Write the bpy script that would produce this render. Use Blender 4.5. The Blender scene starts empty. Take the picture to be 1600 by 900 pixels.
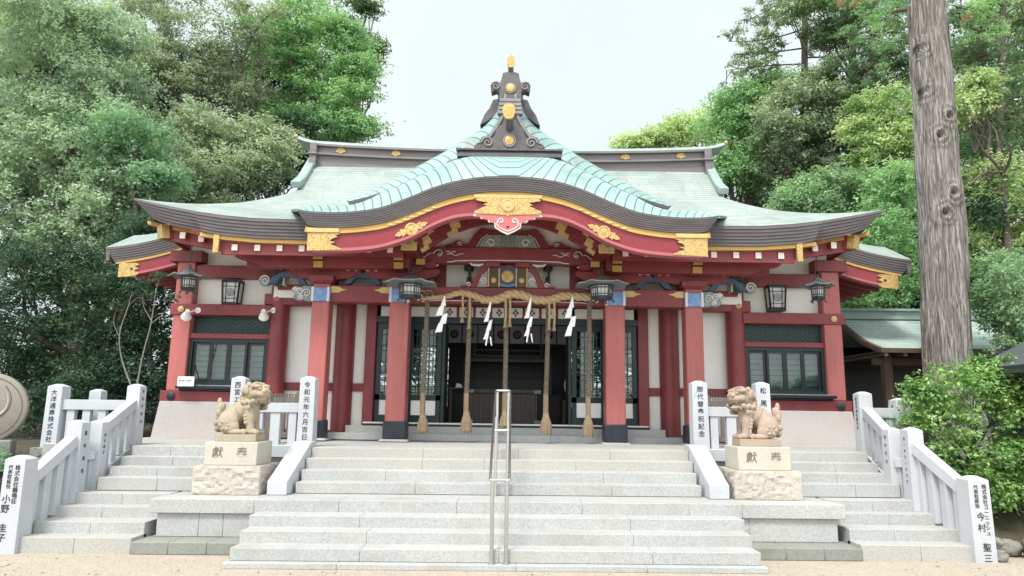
import bpy, math, random
import numpy as np
from mathutils import Vector, Matrix, noise

random.seed(7)
RNG = np.random.default_rng(7)
scene = bpy.context.scene
COL = scene.collection
PI = math.pi

# ------------------------------------------------------------ camera
CAM = Vector((0.17, -8.98, 1.846))
PITCH, ROLL, FOC = math.radians(9.98), math.radians(0.5436), 1110.0 / 1600.0
cam_data = bpy.data.cameras.new("camera")
cam_data.sensor_width = 36.0
cam_data.lens = 36.0 * FOC
cam_data.clip_start = 0.05
cam_data.clip_end = 2000
cam = bpy.data.objects.new("camera", cam_data)
COL.objects.link(cam)
c_f = Vector((0, math.cos(PITCH), math.sin(PITCH)))
c_r0 = Vector((1, 0, 0))
c_u0 = c_r0.cross(c_f)
c_r = c_r0 * math.cos(ROLL) + c_u0 * math.sin(ROLL)
c_u = c_u0 * math.cos(ROLL) - c_r0 * math.sin(ROLL)
m = Matrix((c_r, c_u, -c_f)).transposed().to_4x4()
m.translation = CAM
cam.matrix_world = m
scene.camera = cam

# ------------------------------------------------------------ sky, sun, exposure
SUN_EL, SUN_AZ = math.radians(58), math.radians(205)      # azimuth clockwise from +Y: behind the camera, a little left
world = bpy.data.worlds.new("World")
scene.world = world
world.use_nodes = True
wn, wl = world.node_tree.nodes, world.node_tree.links
wn.clear()
w_out = wn.new("ShaderNodeOutputWorld")
w_bg = wn.new("ShaderNodeBackground")
w_sky = wn.new("ShaderNodeTexSky")
w_sky.sky_type = 'NISHITA'
w_sky.sun_disc = False
w_sky.sun_elevation = SUN_EL
w_sky.sun_rotation = SUN_AZ
w_sky.air_density = 1.0
w_sky.dust_density = 3.0
w_tc = wn.new("ShaderNodeTexCoord")
w_noise = wn.new("ShaderNodeTexNoise")
w_noise.inputs["Scale"].default_value = 2.2
w_noise.inputs["Detail"].default_value = 4
w_ramp = wn.new("ShaderNodeValToRGB")
w_ramp.color_ramp.elements[0].position = 0.3
w_ramp.color_ramp.elements[0].color = (9.3, 10.3, 10.6, 1)
w_ramp.color_ramp.elements[1].position = 0.7
w_ramp.color_ramp.elements[1].color = (10.4, 11.2, 11.4, 1)
w_mix = wn.new("ShaderNodeMix")
w_mix.data_type = 'RGBA'
w_mix.inputs["Factor"].default_value = 0.86
wl.new(w_tc.outputs["Generated"], w_noise.inputs["Vector"])
wl.new(w_noise.outputs["Fac"], w_ramp.inputs["Fac"])
wl.new(w_sky.outputs["Color"], w_mix.inputs["A"])
wl.new(w_ramp.outputs["Color"], w_mix.inputs["B"])
# the overcast is brighter on the sun's side of the sky, behind the camera, than beyond the hall
w_sep = wn.new("ShaderNodeSeparateXYZ")
w_map = wn.new("ShaderNodeMapRange")
w_map.interpolation_type = 'SMOOTHSTEP'
w_map.inputs["From Min"].default_value = -0.35
w_map.inputs["From Max"].default_value = 0.80
w_map.inputs["To Min"].default_value = 1.22
w_map.inputs["To Max"].default_value = 0.61
w_mul = wn.new("ShaderNodeMix"); w_mul.data_type = 'RGBA'; w_mul.blend_type = 'MULTIPLY'
w_mul.inputs["Factor"].default_value = 1.0
wl.new(w_tc.outputs["Generated"], w_sep.inputs[0])
wl.new(w_sep.outputs["Y"], w_map.inputs["Value"])
wl.new(w_mix.outputs["Result"], w_mul.inputs["A"])
wl.new(w_map.outputs["Result"], w_mul.inputs["B"])
wl.new(w_mul.outputs["Result"], w_bg.inputs["Color"])
w_bg.inputs["Strength"].default_value = 0.08
wl.new(w_bg.outputs["Background"], w_out.inputs["Surface"])

sun_data = bpy.data.lights.new("sun", 'SUN')
sun_data.energy = 2.0
sun_data.angle = math.radians(14)
sun_data.color = (1.0, 0.95, 0.87)
sun = bpy.data.objects.new("sun", sun_data)
COL.objects.link(sun)
to_sun = Vector((math.sin(SUN_AZ) * math.cos(SUN_EL), math.cos(SUN_AZ) * math.cos(SUN_EL), math.sin(SUN_EL)))
sun.rotation_euler = to_sun.to_track_quat('Z', 'Y').to_euler()
sun.location = (0, -10, 30)

vs = scene.view_settings
vs.view_transform = 'Standard'
vs.look = 'None'
vs.exposure = 1.08
vs.gamma = 1.0
vs.use_curve_mapping = False
scene.cycles.max_bounces = 8
scene.cycles.diffuse_bounces = 5
scene.cycles.glossy_bounces = 3
scene.cycles.transmission_bounces = 6
scene.cycles.transparent_max_bounces = 4
scene.cycles.use_denoising = True

# ------------------------------------------------------------ helpers
TILT, SHIFT = math.radians(0.344), 0.06     # whole hall tilted and shifted slightly to line up in the view
HALL_ORG = Vector((0, 5.5, 1.27))


def hall_to_world(p):
    x, y, z = p
    z -= 1.3
    return Vector((math.cos(TILT) * x + math.sin(TILT) * z + SHIFT, y, 1.3 - math.sin(TILT) * x + math.cos(TILT) * z))


def at(px, py, Y):
    """a point of the place at depth Y along a sight line measured on the photograph"""
    d = c_f + c_r * ((px - 800) / 1110.0) - c_u * ((py - 450) / 1110.0)
    return CAM + d * ((Y - CAM.y) / d.y)


def hall_at(px, py, Y):
    p = at(px, py, Y)
    x, z = p.x - SHIFT, p.z - 1.3
    return Vector((math.cos(TILT) * x - math.sin(TILT) * z, Y, 1.3 + math.sin(TILT) * x + math.cos(TILT) * z))


def lerp_curve(pts, x):
    return float(np.interp(x, [p[0] for p in pts], [p[1] for p in pts]))


def smooth_curve(pts, n):
    """Catmull-Rom through a list of tuples, n samples"""
    P = [np.array(p, float) for p in pts]
    P = [2 * P[0] - P[1]] + P + [2 * P[-1] - P[-2]]
    out = []
    segs = len(P) - 3
    for i in range(n):
        t = i / (n - 1) * segs
        k = min(int(t), segs - 1)
        u = t - k
        a, b, c, d = P[k:k + 4]
        out.append(0.5 * ((2 * b) + (-a + c) * u + (2 * a - 5 * b + 4 * c - d) * u * u + (-a + 3 * b - 3 * c + d) * u ** 3))
    return out


ORG = {}


class MB:
    def __init__(self):
        self.v, self.f, self.uv = [], [], []

    def _add(self, vs_, fs_, uvs=None):
        n = len(self.v)
        self.v += [tuple(p) for p in vs_]
        self.uv += uvs if uvs else [(0, 0)] * len(vs_)
        self.f += [tuple(i + n for i in f) for f in fs_]
        return self

    def box(self, x0, x1, y0, y1, z0, z1):
        if x0 > x1: x0, x1 = x1, x0
        if y0 > y1: y0, y1 = y1, y0
        if z0 > z1: z0, z1 = z1, z0
        v = [(x, y, z) for z in (z0, z1) for y in (y0, y1) for x in (x0, x1)]
        return self._add(v, [(0, 2, 3, 1), (4, 5, 7, 6), (0, 1, 5, 4), (2, 6, 7, 3), (0, 4, 6, 2), (1, 3, 7, 5)])

    def frustum(self, c, z0, w0, d0, z1, w1, d1):
        v = []
        for z, w, d in ((z0, w0, d0), (z1, w1, d1)):
            v += [(c[0] + sx * w / 2, c[1] + sy * d / 2, z) for sy in (-1, 1) for sx in (-1, 1)]
        return self._add(v, [(0, 2, 3, 1), (4, 5, 7, 6), (0, 1, 5, 4), (2, 6, 7, 3), (0, 4, 6, 2), (1, 3, 7, 5)])

    def bar(self, a, b, w, h, up=(0, 0, 1)):
        a, b = Vector(a), Vector(b)
        d = (b - a).normalized()
        s = d.cross(Vector(up))
        if s.length < 1e-5: s = d.cross(Vector((0, 1, 0)))
        s.normalize()
        u = s.cross(d)
        v = []
        for p in (a, b):
            for i, j in ((-1, -1), (1, -1), (1, 1), (-1, 1)):
                v.append(p + s * (i * w / 2) + u * (j * h / 2))
        return self._add(v, [(3, 2, 1, 0), (4, 5, 6, 7), (0, 1, 5, 4), (1, 2, 6, 5), (2, 3, 7, 6), (3, 0, 4, 7)])

    def prism(self, poly, y0, y1):
        n = len(poly)
        v = [(x, y0, z) for x, z in poly] + [(x, y1, z) for x, z in poly]
        f = [tuple(range(n)), tuple(range(2 * n - 1, n - 1, -1))]
        f += [(i, n + i, n + (i + 1) % n, (i + 1) % n) for i in range(n)]
        return self._add(v, f)

    def plate(self, poly, z0, z1):
        n = len(poly)
        v = [(x, y, z0) for x, y in poly] + [(x, y, z1) for x, y in poly]
        f = [tuple(range(n - 1, -1, -1)), tuple(range(n, 2 * n))]
        f += [(i, (i + 1) % n, n + (i + 1) % n, n + i) for i in range(n)]
        return self._add(v, f)

    def grid(self, rows, uvs=None, flip=False):
        nr, nc = len(rows), len(rows[0])
        v = [p for r in rows for p in r]
        u = [q for r in uvs for q in r] if uvs else None
        f = []
        for i in range(nr - 1):
            for j in range(nc - 1):
                q = (i * nc + j, i * nc + j + 1, (i + 1) * nc + j + 1, (i + 1) * nc + j)
                f.append(q[::-1] if flip else q)
        return self._add(v, f, u)

    def loft(self, rings, cap=True):
        nr, nc = len(rings), len(rings[0])
        v = [p for r in rings for p in r]
        f = []
        for i in range(nr - 1):
            for j in range(nc):
                k = (j + 1) % nc
                f.append((i * nc + j, i * nc + k, (i + 1) * nc + k, (i + 1) * nc + j))
        if cap:
            f.append(tuple(range(nc - 1, -1, -1)))
            f.append(tuple((nr - 1) * nc + j for j in range(nc)))
        return self._add(v, f)

    def tube(self, pts, r, n=8, cap=True):
        pts = [Vector(p) for p in pts]
        rs = r if isinstance(r, (list, tuple)) else [r] * len(pts)
        rings, prev = [], None
        for i, p in enumerate(pts):
            d = (pts[min(i + 1, len(pts) - 1)] - pts[max(i - 1, 0)])
            d = d.normalized() if d.length > 1e-9 else Vector((0, 0, 1))
            if prev is None:
                s = d.cross(Vector((0, 0, 1)))
                if s.length < 1e-3: s = d.cross(Vector((0, 1, 0)))
            else:
                s = prev - d * prev.dot(d)
            s.normalize()
            prev = s
            u = d.cross(s)
            rings.append([p + (s * math.cos(a) + u * math.sin(a)) * rs[i] for a in (2 * PI * k / n for k in range(n))])
        return self.loft(rings, cap)

    def lathe(self, prof, c=(0, 0, 0), n=16, ax='z', phase=0.0):
        rings = []
        for r, z in prof:
            ring = []
            for k in range(n):
                a = 2 * PI * k / n + phase
                if ax == 'z': ring.append((c[0] + r * math.cos(a), c[1] + r * math.sin(a), c[2] + z))
                else: ring.append((c[0] + r * math.cos(a), c[1] + z, c[2] - r * math.sin(a)))
            rings.append(ring)
        return self.loft(rings)

    def ball(self, c, r, nu=12, nv=8, M=None):
        r = (r, r, r) if not isinstance(r, (tuple, list)) else r
        rings = []
        for i in range(1, nv):
            t = PI * i / nv - PI / 2
            ring = []
            for k in range(nu):
                a = 2 * PI * k / nu
                p = Vector((r[0] * math.cos(t) * math.cos(a), r[1] * math.cos(t) * math.sin(a), r[2] * math.sin(t)))
                if M: p = M @ p
                ring.append(Vector(c) + p)
            rings.append(ring)
        return self.loft(rings)

    def xf(self, M):
        self.v = [tuple(M @ Vector(p)) for p in self.v]
        return self

    def mesh(self, name, material, org, smooth):
        me = bpy.data.meshes.new(name)
        o = Vector(org)
        me.from_pydata([(p[0] - o.x, p[1] - o.y, p[2] - o.z) for p in self.v], [], self.f)
        me.validate()
        if any(q != (0, 0) for q in self.uv):
            lay = me.uv_layers.new(name="UVMap")
            for lp in me.loops:
                lay.data[lp.index].uv = self.uv[lp.vertex_index]
        if smooth:
            me.polygons.foreach_set("use_smooth", [True] * len(me.polygons))
            me.set_sharp_from_angle(angle=math.radians(smooth))
        me.materials.append(material)
        return me

    def build(self, name, material, parent=None, bevel=0.0, smooth=35, org=None, loc=None):
        if org is None:
            org = ORG.get(parent.name, (0, 0, 0)) if parent else (0, 0, 0)
        o = bpy.data.objects.new(name, self.mesh(name, material, org, smooth))
        COL.objects.link(o)
        if parent: 
            o.parent = parent
            ORG[o.name] = ORG.get(parent.name, (0, 0, 0))
        if loc is not None: o.location = loc
        if bevel:
            b = o.modifiers.new("bevel", 'BEVEL')
            b.width = bevel
            b.segments = 2
            b.limit_method = 'ANGLE'
            b.angle_limit = math.radians(40)
        return o


def tag(o, label=None, cat=None, group=None, kind=None):
    if label: o["label"] = label
    if cat: o["category"] = cat
    if group: o["group"] = group
    if kind: o["kind"] = kind
    return o


def thing(name, label, cat, loc=(0, 0, 0), rot=(0, 0, 0), group=None, org=None):
    o = bpy.data.objects.new(name, None)
    o.empty_display_size = 0.2
    COL.objects.link(o)
    o.location = loc
    o.rotation_euler = rot
    tag(o, label, cat, group)
    ORG[o.name] = tuple(org) if org is not None else (0, 0, 0)
    return o


def copy_tree(o, parent=None):
    c = o.copy()
    COL.objects.link(c)
    c.parent = parent
    ORG[c.name] = ORG.get(o.name, (0, 0, 0))
    for ch in list(o.children):
        copy_tree(ch, c)
    return c


def text(body, size, material, parent, loc, rot=(PI / 2, 0, 0), vertical=True, line=0.95, name="inscription", xs=1.0):
    cu = bpy.data.curves.new(name, 'FONT')
    cu.body = "\n".join(body) if vertical else body
    cu.align_x = 'CENTER'
    cu.align_y = 'TOP' if vertical else 'CENTER'
    cu.size = size
    cu.space_line = line
    cu.extrude = 0.0008
    cu.offset = size * 0.007
    cu.resolution_u = 2
    cu.materials.append(material)
    tmp = bpy.data.objects.new(name, cu)
    COL.objects.link(tmp)
    dg = bpy.context.evaluated_depsgraph_get()
    me = bpy.data.meshes.new_from_object(tmp.evaluated_get(dg))
    bpy.data.objects.remove(tmp)
    bpy.data.curves.remove(cu)
    o = bpy.data.objects.new(name, me)
    COL.objects.link(o)
    o.parent = parent
    o.location = loc
    o.rotation_euler = rot
    o.scale = (xs, 1, 1)
    return o


# ------------------------------------------------------------ materials
def nodes_of(name):
    mt = bpy.data.materials.new(name)
    mt.use_nodes = True
    return mt, mt.node_tree.nodes, mt.node_tree.links, mt.node_tree.nodes["Principled BSDF"]


def coords(n, l, scale=(1, 1, 1)):
    tc = n.new("ShaderNodeTexCoord")
    oi = n.new("ShaderNodeObjectInfo")
    mul = n.new("ShaderNodeMath"); mul.operation = 'MULTIPLY'; mul.inputs[1].default_value = 37.0
    l.new(oi.outputs["Random"], mul.inputs[0])
    add = n.new("ShaderNodeVectorMath"); add.operation = 'ADD'
    l.new(tc.outputs["Object"], add.inputs[0]); l.new(mul.outputs[0], add.inputs[1])
    mp = n.new("ShaderNodeMapping")
    mp.inputs["Scale"].default_value = scale
    l.new(add.outputs[0], mp.inputs["Vector"])
    return mp.outputs["Vector"]


def noise_tex(n, l, vec, scale, detail=4, rough=0.55):
    t = n.new("ShaderNodeTexNoise")
    t.inputs["Scale"].default_value = scale
    t.inputs["Detail"].default_value = detail
    t.inputs["Roughness"].default_value = rough
    l.new(vec, t.inputs["Vector"])
    return t.outputs["Fac"]


def ramp(n, l, fac, stops):
    r = n.new("ShaderNodeValToRGB")
    e = r.color_ramp.elements
    while len(e) < len(stops): e.new(0.5)
    for i, (p, c) in enumerate(stops):
        e[i].position = p
        e[i].color = (*c, 1) if len(c) == 3 else c
    l.new(fac, r.inputs["Fac"])
    return r.outputs["Color"]


def mixc(n, l, fac, a, b, mode='MIX'):
    mx = n.new("ShaderNodeMix"); mx.data_type = 'RGBA'; mx.blend_type = mode
    if isinstance(fac, (int, float)): mx.inputs["Factor"].default_value = fac
    else: l.new(fac, mx.inputs["Factor"])
    for key, val in (("A", a), ("B", b)):
        if isinstance(val, tuple): mx.inputs[key].default_value = (*val, 1) if len(val) == 3 else val
        else: l.new(val, mx.inputs[key])
    return mx.outputs["Result"]


def math_node(n, l, op, a, b=None):
    q = n.new("ShaderNodeMath"); q.operation = op
    for i, val in enumerate((a, b)):
        if val is None: continue
        if isinstance(val, (int, float)): q.inputs[i].default_value = val
        else: l.new(val, q.inputs[i])
    return q.outputs[0]


def bump(n, l, bsdf, height, strength=0.3, dist=0.02):
    b = n.new("ShaderNodeBump")
    b.inputs["Strength"].default_value = strength
    b.inputs["Distance"].default_value = dist
    l.new(height, b.inputs["Height"])
    l.new(b.outputs["Normal"], bsdf.inputs["Normal"])


def sc(c, k): return tuple(min(1.0, x * k) for x in c)


def paint(name, base, rough=0.5, metal=0.0, var=0.12, scale=3.0, fine=40.0, bmp=0.1, stretch=(1, 1, 1), spec=0.4):
    mt, n, l, b = nodes_of(name)
    vec = coords(n, l, stretch)
    f1 = noise_tex(n, l, vec, scale, 5)
    f2 = noise_tex(n, l, vec, fine, 3)
    col = ramp(n, l, f1, [(0.3, sc(base, 1 - var)), (0.7, sc(base, 1 + var))])
    col = mixc(n, l, 0.25, col, ramp(n, l, f2, [(0.35, sc(base, 1 - 1.5 * var)), (0.65, sc(base, 1 + 1.5 * var))]))
    l.new(col, b.inputs["Base Color"])
    b.inputs["Roughness"].default_value = rough
    b.inputs["Metallic"].default_value = metal
    b.inputs["Specular IOR Level"].default_value = spec
    if bmp: bump(n, l, b, f2, bmp, 0.01)
    return mt


def granite(name, base, speck=0.35, stain=(0.33, 0.31, 0.27), stain_amt=0.35, rough=0.75, grain=130.0, bmp=0.15, block=0.0):
    mt, n, l, b = nodes_of(name)
    vec = coords(n, l)
    g = noise_tex(n, l, vec, grain, 2, 0.6)
    g2 = noise_tex(n, l, vec, grain * 0.35, 3, 0.6)
    col = ramp(n, l, g, [(0.34, sc(base, 1 - speck)), (0.5, base), (0.68, sc(base, 1 + speck * 0.6))])
    col = mixc(n, l, 0.4, col, ramp(n, l, g2, [(0.35, sc(base, 1 - speck * .7)), (0.65, sc(base, 1 + speck * .5))]))
    s = noise_tex(n, l, vec, 1.3, 6, 0.65)
    sm = ramp(n, l, s, [(0.48, (0, 0, 0)), (0.72, (stain_amt,) * 3)])
    col = mixc(n, l, sm, col, stain)
    s3 = noise_tex(n, l, vec, 0.7, 2)
    col = mixc(n, l, 1.0, col, ramp(n, l, s3, [(0.3, (0.86, 0.87, 0.88)), (0.7, (1.0, 0.99, 0.97))]), 'MULTIPLY')
    l.new(col, b.inputs["Base Color"])
    b.inputs["Roughness"].default_value = rough
    b.inputs["Specular IOR Level"].default_value = 0.3
    bump(n, l, b, g2, bmp, 0.01)
    return mt


def copper_roof(name, base, dark, joint=1.1, line=0.07, lift=0.5):
    """patinated copper sheet; UV.x counts the courses, UV.y runs along them in metres"""
    mt, n, l, b = nodes_of(name)
    uvn = n.new("ShaderNodeUVMap"); uvn.uv_map = "UVMap"
    sp = n.new("ShaderNodeSeparateXYZ"); l.new(uvn.outputs["UV"], sp.inputs[0])
    cx, cy = sp.outputs["X"], sp.outputs["Y"]
    fr = math_node(n, l, 'FRACT', cx)
    row = math_node(n, l, 'FLOOR', cx)
    off = math_node(n, l, 'ADD', math_node(n, l, 'MULTIPLY', row, 0.37), 0.0037)
    yy = math_node(n, l, 'ADD', math_node(n, l, 'MULTIPLY', cy, joint), off)
    frj = math_node(n, l, 'FRACT', yy) if joint else math_node(n, l, 'ADD', yy, 1000.0)
    seam = math_node(n, l, 'LESS_THAN', fr, line)
    jn = math_node(n, l, 'MULTIPLY', math_node(n, l, 'LESS_THAN', frj, 0.015), 0.6)
    ln = math_node(n, l, 'MAXIMUM', seam, jn)
    cell = n.new("ShaderNodeCombineXYZ")
    l.new(row, cell.inputs[0]); l.new(math_node(n, l, 'FLOOR', yy), cell.inputs[1])
    wnz = n.new("ShaderNodeTexWhiteNoise"); l.new(cell.outputs[0], wnz.inputs["Vector"])
    vec = coords(n, l)
    f1 = noise_tex(n, l, vec, 1.1, 6, 0.65)
    f2 = noise_tex(n, l, vec, 14, 5, 0.65)
    col = ramp(n, l, f1, [(0.3, sc(base, 0.70)), (0.5, base), (0.72, (base[0] * 1.35, base[1] * 1.18, base[2] * 1.14))])
    col = mixc(n, l, 0.35, col, ramp(n, l, f2, [(0.35, sc(base, 0.72)), (0.65, sc(base, 1.2))]))
    col = mixc(n, l, 1.0, col, ramp(n, l, wnz.outputs["Value"], [(0.0, (0.86, 0.86, 0.86)), (1.0, (1, 1, 1))]), 'MULTIPLY')
    st = noise_tex(n, l, coords(n, l, (2.5, 0.6, 0.6)), 1.0, 5, 0.7)
    col = mixc(n, l, ramp(n, l, st, [(0.53, (0, 0, 0)), (0.74, (0.75, 0.75, 0.75))]), col, (0.235, 0.215, 0.195))
    st2 = noise_tex(n, l, coords(n, l, (1.2, 1.2, 1.2)), 1.3, 7, 0.72)
    col = mixc(n, l, ramp(n, l, st2, [(0.57, (0, 0, 0)), (0.72, (0.65, 0.65, 0.65))]), col, (0.20, 0.40, 0.37))
    col = mixc(n, l, math_node(n, l, 'MULTIPLY', ln, 0.85), col, dark)
    l.new(col, b.inputs["Base Color"])
    b.inputs["Roughness"].default_value = 0.55
    b.inputs["Specular IOR Level"].default_value = 0.45
    bump(n, l, b, math_node(n, l, 'ADD', math_node(n, l, 'MULTIPLY', fr, -1.0), math_node(n, l, 'MULTIPLY', f2, 0.15)), lift, 0.02)
    return mt


def leaf_mat(name, dark, light, trans=0.5, rough=0.5):
    mt, n, l, b = nodes_of(name)
    a = n.new("ShaderNodeAttribute"); a.attribute_name = "tint"
    mid = tuple((p + q) / 2 for p, q in zip(dark, light))
    col = ramp(n, l, a.outputs["Fac"], [(0.0, dark), (0.5, mid), (1.0, light)])
    l.new(col, b.inputs["Base Color"])
    b.inputs["Roughness"].default_value = rough
    b.inputs["Specular IOR Level"].default_value = 0.5
    tr = n.new("ShaderNodeBsdfTranslucent")
    l.new(mixc(n, l, 1.0, col, (0.95, 1.0, 0.68), 'MULTIPLY'), tr.inputs["Color"])
    mx = n.new("ShaderNodeMixShader"); mx.inputs[0].default_value = trans
    l.new(b.outputs[0], mx.inputs[1]); l.new(tr.outputs[0], mx.inputs[2])
    l.new(mx.outputs[0], n["Material Output"].inputs["Surface"])
    return mt


M = {}
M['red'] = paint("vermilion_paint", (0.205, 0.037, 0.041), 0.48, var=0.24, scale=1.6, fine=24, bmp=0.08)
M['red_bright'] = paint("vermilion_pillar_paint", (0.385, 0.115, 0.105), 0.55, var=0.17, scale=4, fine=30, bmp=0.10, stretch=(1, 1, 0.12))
M['red_board'] = paint("lacquer_red", (0.225, 0.026, 0.036), 0.35, var=0.08, bmp=0.04)
M['red_edge'] = paint("pale_red_edge", (0.38, 0.105, 0.115), 0.45, var=0.08)
M['coral'] = paint("coral_paint", (0.52, 0.12, 0.12), 0.45, var=0.1)
M['gold'] = paint("gilt_metal", (0.53, 0.365, 0.14), 0.42, metal=0.35, var=0.26, scale=11, fine=45, bmp=0.6)
def engrave(mt, dark, scale):
    n, l = mt.node_tree.nodes, mt.node_tree.links
    b = n["Principled BSDF"]
    src = b.inputs["Base Color"].links[0].from_socket
    vo = n.new("ShaderNodeTexVoronoi"); vo.feature = 'DISTANCE_TO_EDGE'; vo.inputs["Scale"].default_value = scale
    l.new(coords(n, l, (1, 1, 1)), vo.inputs["Vector"])
    f = math_node(n, l, 'MULTIPLY', math_node(n, l, 'LESS_THAN', vo.outputs["Distance"], 0.07), 0.55)
    l.new(mixc(n, l, f, src, dark), b.inputs["Base Color"])


engrave(M['gold'], (0.24, 0.14, 0.05), 17)
M['gold_pale'] = paint("pale_gilding", (0.55, 0.39, 0.17), 0.5, metal=0.15, var=0.15, scale=9)
M['ochre'] = paint("ochre_paint", (0.50, 0.31, 0.09), 0.55, var=0.12)
M['plaster'] = paint("white_plaster", (0.80, 0.785, 0.75), 0.85, var=0.05, bmp=0.05)
M['white'] = paint("white_paint", (0.80, 0.79, 0.76), 0.6, var=0.04)
M['pinkwhite'] = paint("rafter_end_paint", (0.74, 0.62, 0.58), 0.6, var=0.06)
M['paper'] = paint("white_paper", (0.85, 0.85, 0.84), 0.8, var=0.03, bmp=0)
M['roof_edge'] = paint("aged_roof_edge", (0.125, 0.112, 0.115), 0.6, var=0.22, scale=2.0, stretch=(1, 1, 6), bmp=0.2)
M['bronze'] = paint("dark_bronze", (0.105, 0.095, 0.10), 0.5, metal=0.3, var=0.25, scale=5, bmp=0.25)
M['bronze_hi'] = paint("worn_bronze", (0.20, 0.19, 0.19), 0.5, metal=0.2, var=0.25, scale=6, bmp=0.25)
M['blind'] = paint("window_blind", (0.20, 0.235, 0.22), 0.6, var=0.08)
M['ridge_metal'] = paint("weathered_ridge_metal", (0.17, 0.152, 0.152), 0.5, metal=0.2, var=0.2, scale=3, stretch=(0.5, 1, 4), bmp=0.15)
M['lamp_metal'] = paint("weathered_lamp_metal", (0.075, 0.085, 0.09), 0.5, metal=0.5, var=0.3, scale=8)
M['lamp_roof'] = paint("weathered_lamp_roof", (0.22, 0.25, 0.25), 0.45, metal=0.3, var=0.3, scale=8)
M['lamp_glass'] = paint("frosted_lamp_panel", (0.62, 0.63, 0.60), 0.35, var=0.08)
M['sheath'] = paint("pillar_foot_sheath", (0.035, 0.042, 0.055), 0.42, metal=0.4, var=0.3, scale=6)
M['black'] = paint("black_lacquer", (0.012, 0.013, 0.016), 0.35, var=0.2)
M['dark_green'] = paint("dark_green_paint", (0.008, 0.023, 0.024), 0.4, var=0.2)
M['lattice_green'] = paint("lattice_green_paint", (0.022, 0.065, 0.052), 0.5, var=0.2)
M['carve_grey'] = paint("painted_carving", (0.26, 0.30, 0.29), 0.6, var=0.45, scale=22, fine=70, bmp=0.5)
M['carve_white'] = paint("carved_white_lines", (0.66, 0.62, 0.60), 0.6, var=0.1)
M['blue'] = paint("blue_painted_metal", (0.17, 0.29, 0.52), 0.5, var=0.3, scale=12)
M['blue_dark'] = paint("dark_blue_carving", (0.05, 0.08, 0.14), 0.5, var=0.3, scale=12)
M['wood'] = paint("dark_brown_wood", (0.085, 0.055, 0.038), 0.55, var=0.3, scale=3, stretch=(1, 1, 0.2), bmp=0.2)
M['wood_grey'] = paint("weathered_wood", (0.135, 0.115, 0.10), 0.8, var=0.3, scale=4, stretch=(3, 3, 0.4), bmp=0.3)
M['wood_plain'] = paint("plain_timber", (0.24, 0.165, 0.11), 0.7, var=0.25, scale=3, stretch=(2, 2, 0.3), bmp=0.2)
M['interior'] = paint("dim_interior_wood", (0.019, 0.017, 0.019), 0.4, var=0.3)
M['rope'] = paint("hemp_rope", (0.36, 0.27, 0.16), 0.9, var=0.3, scale=14, fine=90, bmp=0.5)
M['rope_dark'] = paint("weathered_hemp_rope", (0.155, 0.122, 0.088), 0.9, var=0.3, scale=14, fine=90, bmp=0.5)
M['straw'] = paint("frayed_hemp", (0.29, 0.215, 0.135), 0.9, var=0.35, scale=30, fine=120, bmp=0.5, stretch=(4, 4, 0.4))
M['straw_rope'] = paint("golden_straw_rope", (0.46, 0.33, 0.18), 0.85, var=0.22, scale=20, fine=110, bmp=0.5)
M['steel'] = paint("brushed_steel", (0.55, 0.55, 0.54), 0.28, metal=0.95, var=0.08, stretch=(1, 1, 0.1), bmp=0.05)
M['granite'] = granite("grey_granite", (0.42, 0.425, 0.415), speck=0.5, stain=(0.30, 0.285, 0.25), stain_amt=0.55)
M['granite_warm'] = granite("warm_granite", (0.415, 0.405, 0.385), speck=0.42, stain=(0.40, 0.345, 0.28))
M['granite_white'] = granite("white_granite", (0.49, 0.51, 0.545), speck=0.2, stain=(0.34, 0.335, 0.32), stain_amt=0.35, grain=150)
M['granite_dark'] = granite("mossy_plinth_granite", (0.25, 0.255, 0.235), stain=(0.17, 0.18, 0.12), stain_amt=0.6)
M['granite_pink'] = granite("pink_granite", (0.47, 0.43, 0.42), speck=0.3, stain=(0.46, 0.34, 0.29), stain_amt=0.4)
M['granite_rough'] = granite("rough_cream_granite", (0.50, 0.45, 0.395), speck=0.38, stain=(0.36, 0.29, 0.22), stain_amt=0.5, bmp=0.8, grain=90)
M['granite_cream'] = granite("dressed_cream_granite", (0.50, 0.465, 0.405), speck=0.22, stain=(0.40, 0.34, 0.25), stain_amt=0.4)
M['lion'] = granite("tan_sandstone", (0.385, 0.315, 0.235), speck=0.28, stain=(0.20, 0.155, 0.115), stain_amt=0.7, bmp=0.45)
M['lion_pink'] = granite("pinkish_sandstone", (0.39, 0.30, 0.24), speck=0.28, stain=(0.20, 0.15, 0.12), stain_amt=0.7, bmp=0.45)
M['rock'] = granite("garden_rock", (0.24, 0.22, 0.20), stain=(0.13, 0.14, 0.09), stain_amt=0.6, bmp=0.6)
M['ink'] = paint("black_ink", (0.02, 0.02, 0.022), 0.7, var=0.2, bmp=0)
M['ink_faded'] = paint("faded_ink", (0.10, 0.09, 0.08), 0.8, var=0.3, bmp=0)
M['soil'] = granite("forest_soil", (0.075, 0.062, 0.042), speck=0.5, stain=(0.04, 0.05, 0.025), stain_amt=0.8, rough=0.95, bmp=0.8, grain=40)
M['bark'] = paint("tree_bark", (0.10, 0.085, 0.07), 0.9, var=0.4, scale=4, fine=25, stretch=(2, 2, 0.5), bmp=0.6)
M['bark_pale'] = paint("pale_bark", (0.30, 0.28, 0.25), 0.9, var=0.3, scale=4, fine=25, stretch=(2, 2, 0.5), bmp=0.5)
M['patina_plain'] = paint("plain_patina", (0.25, 0.325, 0.305), 0.5, var=0.2, scale=3, bmp=0.1)
M['roof'] = copper_roof("patinated_roof_main", (0.315, 0.375, 0.345), (0.13, 0.15, 0.145), 0.9, 0.15, 0.45)
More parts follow.
